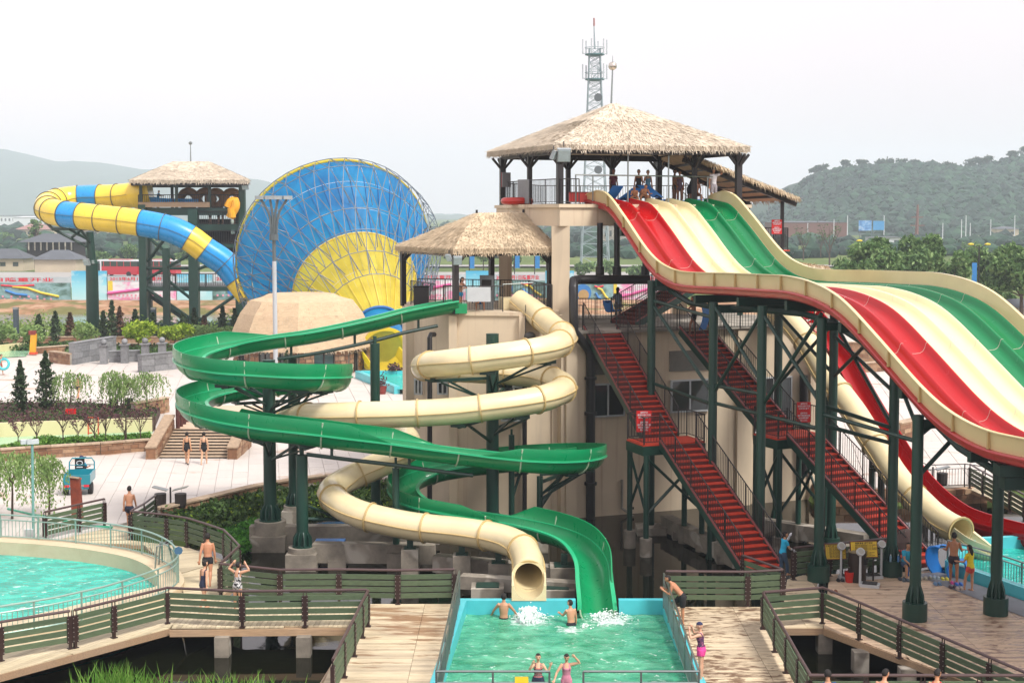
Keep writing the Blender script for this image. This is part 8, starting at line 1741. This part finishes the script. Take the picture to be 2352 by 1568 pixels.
def finish_people():
    dg = bpy.context.evaluated_depsgraph_get()
    done = [bpy.data.meshes.new_from_object(p[1].evaluated_get(dg)) for p in PEOPLE]
    for p, me in zip(PEOPLE, done):
        t, o, bones, low, H, wear, hair, hs, (hc, HR_, HF, HU), (R, F, U), pel, ln, at = p
        sk = o.data.materials[0]; o.modifiers.clear(); o.data = me; me.materials.clear(); me.materials.append(sk); me.shade_smooth()
        n = len(me.vertices); co = np.empty(n*3); me.vertices.foreach_get('co', co); co = co.reshape(-1, 3); no = np.empty(n*3); me.vertex_normals.foreach_get('vector', no); no = no.reshape(-1, 3)
        c = co+np.array((0, 0, low)); best = np.full(n, 9.); bid = np.zeros(n, int); bt = np.zeros(n)
        for i, (k, a, e, r) in enumerate(bones):
            a, e = np.array(a), np.array(e); d = e-a; tt = np.clip(((c-a)@d)/(d@d), 0, 1); ds = np.linalg.norm(c-(a+tt[:, None]*d), axis=1)-r; m = ds < best; best[m] = ds[m]; bid[m] = i; bt[m] = tt[m]
        kind = np.array([k for k, *_ in bones])[bid]; q = c-np.array(pel); up = np.array(U)*cos(ln)+np.array(F)*sin(ln); s = np.where(q[:, 2] > 0, q@up, q[:, 2])/H; rr_ = q@np.array(R)/H; ff = q@(np.array(F)*cos(ln)-np.array(U)*sin(ln))/H
        hz = ((c-np.array(hc))@np.array(HU))/H; hf = ((c-np.array(hc))@np.array(HF))/H; hd = (kind == 'H') | ((kind == 'T') & (s > .36))
        loops = np.empty(len(me.loops), np.int32); me.loops.foreach_get('vertex_index', loops); fs = loops.reshape(-1, 4) if len(loops) == 4*len(me.polygons) else None
        polys = [tuple(f.vertices) for f in me.polygons] if fs is None else fs
        def shell(name, mask, off, mat):
            if fs is None: sel = [f for f in polys if all(mask[i] for i in f)]
            else: sel = fs[mask[fs].all(axis=1)]
            if len(sel) == 0: return
            ids = np.unique(np.concatenate([np.asarray(f) for f in sel])) if fs is None else np.unique(sel); mp = {int(v): i for i, v in enumerate(ids)}
            mm = bpy.data.meshes.new(name); mm.from_pydata((co[ids]+no[ids]*off).tolist(), [], [tuple(mp[int(i)] for i in f) for f in sel]); mm.materials.append(mat); mm.shade_smooth(); ob = bpy.data.objects.new(name, mm); COL.objects.link(ob); ob.parent = t
        body = kind == 'T'
        for w in wear:
            g, h = w[0], w[1]; mat = cloth(h, w[2] if len(w) > 2 else None); leg = kind == 'L'; sh_ = kind == 'S'
            if g == 'trunks': shell('swim_trunks', (body & (s < .055)) | (leg & (bt < .36)), .007*H, mat)
            elif g == 'briefs': shell('swim_briefs', (body & (s < .03)) | (leg & (bt < .14)), .005*H, mat)
            elif g == 'suit': shell('swimsuit', (body & (s < np.where(ff > 0, .245, .20))) | (leg & (bt < .16)), .005*H, mat); shell('shoulder_strap', (body | (kind == 'U')) & (s > .18) & (s < .33) & (np.abs(np.abs(rr_)-.05) < .012), .005*H, mat)
            elif g == 'top': shell('swim_top', body & (s > .03) & (s < .26), .006*H, mat); shell('shoulder_strap', body & (s > .22) & (s < .33) & (np.abs(np.abs(rr_)-.05) < .012), .006*H, mat)
            elif g == 'shirt': shell('t_shirt', (body & (s > -.0) & (s < .322)) | ((kind == 'U') & (bt < .6)), .011*H, mat)
            elif g == 'sleeve': shell('sleeve', kind == 'F', .006*H, mat)
            elif g == 'jeans': shell('trousers', (body & (s < .06)) | leg | (sh_ & (bt < .9)), .010*H, mat)
            elif g == 'shorts': shell('shorts', (body & (s < .06)) | (leg & (bt < .8)), .013*H, mat)
            elif g == 'skirt': shell('skirt', (body & (s < .075)) | (leg & (bt < .34)), .018*H, mat)
            elif g == 'shoes': shell('shoe', sh_ & (bt > .985), .004*H, mat)
        hm = cloth(hair); top = hd & ((hz > .028) | (hf < -.012)) & (hz > -.045) & ~((hf > .02) & (hz < .036))
        if hs == 'cap': shell('swim_cap', hd & (hz > .022), .010*H, hm)
        elif hs != 'bald': shell('hair', top, .007*H if hs == 'short' else .011*H, hm)
        X = lambda v: V(v)-V((0, 0, low))+at
        if hs == 'bun': MB().ico(X(hc-HF*.055*H+HU*.035*H), .026*H, 2).build('hair_bun', hm, t, smooth=True)
        if hs == 'long': MB().tube([X(hc-HF*.04*H), X(hc-HF*.062*H-HU*.06*H), X(hc-HF*.065*H-HU*.13*H), X(hc-HF*.055*H-HU*.19*H)], [.03*H, .04*H, .034*H, .012*H], 10).build('hair_length', hm, t, smooth=True)
        if hs == 'visor': MB().ico(X(hc+HU*.028*H), .056*H, 2, (.95, 1, .75)).build('cap_crown', hm, t, smooth=True); MB().box(X(hc+HF*.085*H+HU*.03*H), (.08*H, .08*H, .01*H), atan2(-HF.x, HF.y)).build('cap_peak', hm, t)
        for sg in (-1, 1): MB().ico(X(hc+HF*.053*H+HU*.008*H+HR_*sg*.02*H), .006*H, 1, (1.2, 1, .7)).build('eye', M_DARK, t); MB().bar(X(hc+HF*.055*H+HU*.019*H+HR_*sg*.011*H), X(hc+HF*.052*H+HU*.02*H+HR_*sg*.03*H), .004*H).build('eyebrow', hm, t)
        MB().bar(X(hc+HF*.057*H-HU*.032*H-HR_*.014*H), X(hc+HF*.057*H-HU*.032*H+HR_*.014*H), .007*H).build('mouth', paint('lip', '#8f4a44', .5), t)
def water(px, py, H, deep): p = G(px, py, -.42); p.z = -.42-deep; return p
DA, DF = 'down', 'fwdswing'
person('woman in blue sided black swimsuit with hair bun walking toward the stone steps', G(430, 1066), 1.6, 0, (DA, 'backswing'), ('f', 'b'), 0, (('suit', '#15171c'), ('shoes', '#222222')), hs='bun', woman=True)
person('woman in black cross backed swimsuit walking toward the stone steps', G(469, 1066), 1.6, 0, (DA, DA), ('b', 'f'), 0, (('suit', '#101116'),), sk='#c79c7e', hs='bun', woman=True)
person('shirtless man in navy trunks walking off the boardwalk onto the plaza', G(298, 1216), 1.72, 0, (DA, DF), ('f', 'b'), 2, (('trunks', '#1c2338'),), sk='#b98466', fine=True)
person('shirtless man in black trunks walking away along the curved boardwalk', G(478, 1343), 1.74, -5, ('backswing', DA), ('f', 'b'), 2, (('trunks', '#15161b'),), sk='#b57f60', fine=True)
person('woman in navy swimsuit walking on the boardwalk behind the shirtless man', G(468, 1400), 1.56, 35, (DA, 'backswing'), ('f', 'b'), 6, (('suit', '#20263f'),), sk='#c39578', hs='bun', woman=True, fine=True)
person('woman in black and white patterned swimsuit with hands on her head', G(546, 1403), 1.52, 20, ('head', 'head'), ('st', 'st'), 4, (('suit', '#1a1a1e', 'swirl'),), sk='#bd8f72', woman=True, fine=True)
person('man standing waist deep with his back turned, left of the cream tube mouth', water(1157, 1419, 1.7, .93), 1.7, 5, ('out', 'out'), wear=(('trunks', '#16181e'),), sk='#b98769', fine=True)
person('boy standing in the pool between the two slide mouths', water(1312, 1434, 1.55, .80), 1.55, -25, ('fwd', DA), lean=6, wear=(('trunks', '#191c26'),), sk='#bb8a6c', fine=True, head=(-25, 0))
person('girl in striped swimsuit facing the camera with both hands by her head', water(1236, 1575, 1.48, .60), 1.48, 180, ('up', 'face'), wear=(('suit', '#1d1c2a', 'stripe'), ('skirt', '#20243e')), sk='#c99f83', hs='short', woman=True, fine=True)
person('girl in pale pink swimsuit facing the camera with one arm raised', water(1301, 1575, 1.48, .60), 1.48, 178, ('head', 'out'), wear=(('suit', '#c0758c'),), sk='#c4967a', woman=True, fine=True, head=(0, 15))
person('boy in black shorts leaning over the right pool railing', G(1568, 1432), 1.62, -80, ('rail', 'rail'), ('st', 'knee'), 42, (('shorts', '#15161a'),), sk='#b0795a', fine=True, head=(0, 10))
person('girl in blue swim cap and bright pink skirt wiping her face on the deck', G(1610, 1558), 1.5, -72, ('face', 'face'), ('st', 'st'), 3, (('top', '#2a2148', 'floral'), ('skirt', '#d8408c')), sk='#c79a80', hair='#23294a', hs='cap', woman=True, fine=True)
person('woman in turquoise t-shirt and jeans leaning on the rail by the staircase foot', G(1797, 1322), 1.5, 75, ('face', 'lap'), ('st', 'f'), 8, (('shirt', '#1498bd'), ('sleeve', '#c0c0c4'), ('jeans', '#33475e')), woman=True, hs='bun', fine=True)
person('person in turquoise shirt seated under the umbrella', G(2078, 1325), 1.6, 165, ('lap', 'lap'), ('sit', 'sit'), 18, (('shirt', '#1c93b4'), ('shorts', '#384a60')), sk='#a87a5c', fine=True)
person('tanned man in dark trunks carrying a large blue mat on the deck', G(2190, 1342), 1.72, 15, ('carry', 'carry'), ('f', 'st'), 6, (('trunks', '#2a1c28'),), sk='#9c6848', fine=True)
person('girl in yellow t-shirt and red shorts carrying a blue mat', G(2228, 1357), 1.5, -35, ('carry', 'carry'), ('f', 'st'), 4, (('shirt', '#d3bb1e'), ('trunks', '#c2402e')), sk='#b5805f', hs='long', woman=True, fine=True)
for i, (px, lb, w, sk_) in enumerate(((2028, 'bare shouldered man at the bottom edge in front of the nearest railing', (('trunks', '#22252c'),), '#b98769'), (2152, 'person in red top at the bottom edge, head bowed before the nearest railing', (('suit', '#b0262a'),), '#b5825f'), (1902, 'person in dark blue at the bottom edge by the corner of the nearest railing', (('shirt', '#23406e'), ('shorts', '#22252c')), '#b58668'))):
    p = g0(px, 1544, 1.62); person(lb, p, 1.66, (30, 20, -10)[i], wear=w, sk=sk_, lean=(14, 10, 0)[i], head=(20, 25))
def onp(px, Y, z=PZ+.06): p = W(px, 600, Y); return V((p.x, Y, z))
person('person in maroon top with cap standing at the head of the red lanes', onp(1408, 66.2), 1.62, 150, (DA, DA), wear=(('shirt', '#5a2030'), ('shorts', '#2a2430')), sk='#7d553f', hs='cap', hair='#3a2028')
person('girl in dark swimsuit standing at the slide head, left of two', onp(1466, 67.0), 1.62, 190, wear=(('suit', '#2a3038'),), sk='#a87c62', woman=True)
person('girl in pale blue swimsuit standing at the slide head, right of two', onp(1487, 67.2), 1.6, 170, (DA, 'carry'), wear=(('suit', '#5b93b4'),), sk='#b98b70', woman=True)
person('boy crouching at the head of the cream lanes with hands on the lip', onp(1474, 65.5), 1.55, 165, ('fwd', 'fwd'), ('crouch', 'crouch'), 50, (('trunks', '#22252c'),), sk='#b98769')
person('child with pale cap crouching low beside the crouching boy', onp(1458, 65.2), 1.35, 190, ('fwd', 'fwd'), ('crouch', 'crouch'), 45, (('trunks', '#2f4a78'),), sk='#b98769', hair='#8d98a6', hs='cap')
person('shirtless dark man with hand on hip under the pavilion', onp(1548, 68.0), 1.66, 120, ('hip', DA), wear=(('trunks', '#1c1c20'),), sk='#7a523c')
person('woman in muted patterned swimsuit with hand on hip beside the dark man', onp(1560, 67.3), 1.58, 200, (DA, 'hip'), wear=(('suit', '#5c4a5c'),), sk='#8a6048', woman=True)
person('person sitting low at the head of the green lanes, only the head showing', onp(1597, 67.6), 1.6, 170, ('lap', 'lap'), ('sit', 'sit'), 10, (('trunks', '#22252c'),), sk='#9c6f55')
person('person in dark shirt bending over behind the green lanes', onp(1583, 69.4), 1.6, 60, ('fwd', 'fwd'), lean=30, wear=(('shirt', '#22262c'), ('shorts', '#202024')), sk='#8a6048')
person('person in white shirt with raised hand at the right end of the platform', onp(1637, 67.6), 1.72, 160, ('head', DA), wear=(('shirt', '#c4c2c6'), ('shorts', '#8f8a90')), sk='#a87a60')
person('child with bare chest and blue shorts behind the hut railing', onp(1057, 61.4, HZ+.07), 1.42, 120, ('fwd', 'fwd'), lean=10, wear=(('trunks', '#1687b4'),), sk='#b07f66', hs='long')
person('person crouching behind the white board in the hut', onp(1103, 61.3, HZ+.07), 1.5, 180, ('lap', 'lap'), ('crouch', 'crouch'), 20, (('trunks', '#1c6cae'),), sk='#a9765a')
person('person with long dark hair and pale top carrying a blue mat on the terrace', onp(1419, 65.6, TZ), 1.6, 10, ('carry', DA), ('f', 'b'), 6, (('shirt', '#77808c'), ('trunks', '#50506a')), hs='long', woman=True)
person('shirtless man in black trunks carrying a blue mat down the second staircase', G(1594, 770, TZ-.2), 1.66, -75, ('fwd', 'carry'), ('f', 'st'), 4, (('trunks', '#16171b'),), sk='#a9745a')
person('attendant in blue shirt on the funnel tower deck', onp(364, 141.5, z1_), 1.7, 100, ('fwd', 'fwd'), lean=12, wear=(('shirt', '#1f8cc0'), ('jeans', '#33475e')), sk='#a87a60')
for i, (px, Y, z, lb, w) in enumerate(((545, 141, z1_, 'bather at the right end of the funnel tower deck, left of two', (('trunks', '#22252c'),)), (553, 141, z1_, 'bather at the right end of the funnel tower deck, right of two', (('suit', '#7a2a30'),)), (484, 140.6, z2_, 'shirtless man with hands on hips on the middle funnel tower deck', (('trunks', '#1c1c20'),)), (504, 140.8, z2_, 'bather in black on the middle funnel tower deck', (('suit', '#1c1c20'),)), (513, 140.6, z2_, 'bather in grey trunks on the middle funnel tower deck', (('trunks', '#4a4a50'),)), (540, 140.6, z2_, 'bather at the right end of the middle funnel tower deck', (('trunks', '#3a3a48'),)), (330, 142, z1_, 'bather sitting at the start of the striped tube', (('trunks', '#8a3a38'),)))):
    person(lb, onp(px, Y, z), 1.65, 150+i*25, ('hip', 'hip') if i == 2 else (DA, DA), ('sit', 'sit') if i == 6 else ('st', 'st'), 0, w, sk='#8f6850')
person('shirtless man in dark trunks walking on the far plaza behind the small willow', G(180, 918), 1.72, 20, wear=(('briefs', '#1f2a2a'),), legs=('f', 'b'), sk='#b98769')
person('person in red swimsuit with a turquoise ring at the left edge', G(2, 861), 1.6, 60, ('carry', DA), ('f', 'b'), 4, (('suit', '#b0262e'),), sk='#b98769', woman=True)
q = G(2, 845); t = thing('swim_ring', 'turquoise swim ring carried by the person at the left edge', 'float', q); c = G(8, 861)+V((.1, -.15, .85)); MB().tube([c+V((.38*cos(k*pi/9), .1*sin(k*pi/9), .38*sin(k*pi/9))) for k in range(18)], .1, 8, closed=True).build('ring', paint('turquoise_vinyl', '#3fb0b8', .4), t, smooth=True)
person('person standing on the pale plaza behind the racing slide columns', G(2137, 968), 1.66, 20, wear=(('trunks', '#2a4a70'),), sk='#b98769')
p = Q(-.1, 1.95, 0); p.z = .13; person('rider in blue shirt and dark cap on the cargo tricycle', p, 1.66, 8, ('fwd', 'fwd'), ('sit', 'sit'), 4, (('shirt', '#2a86a8'), ('jeans', '#2a3040')), sk='#9c6a50', hair='#28284a', hs='visor', head=(55, 0))
finish_people()
dg = bpy.context.evaluated_depsgraph_get()
for o, mat, parent, M in TXT:
    me = bpy.data.meshes.new_from_object(o.evaluated_get(dg)); me.materials.clear(); me.materials.append(mat); n = o.name.split('.')[0]; bpy.data.objects.remove(o); inst(n, me, parent, M)
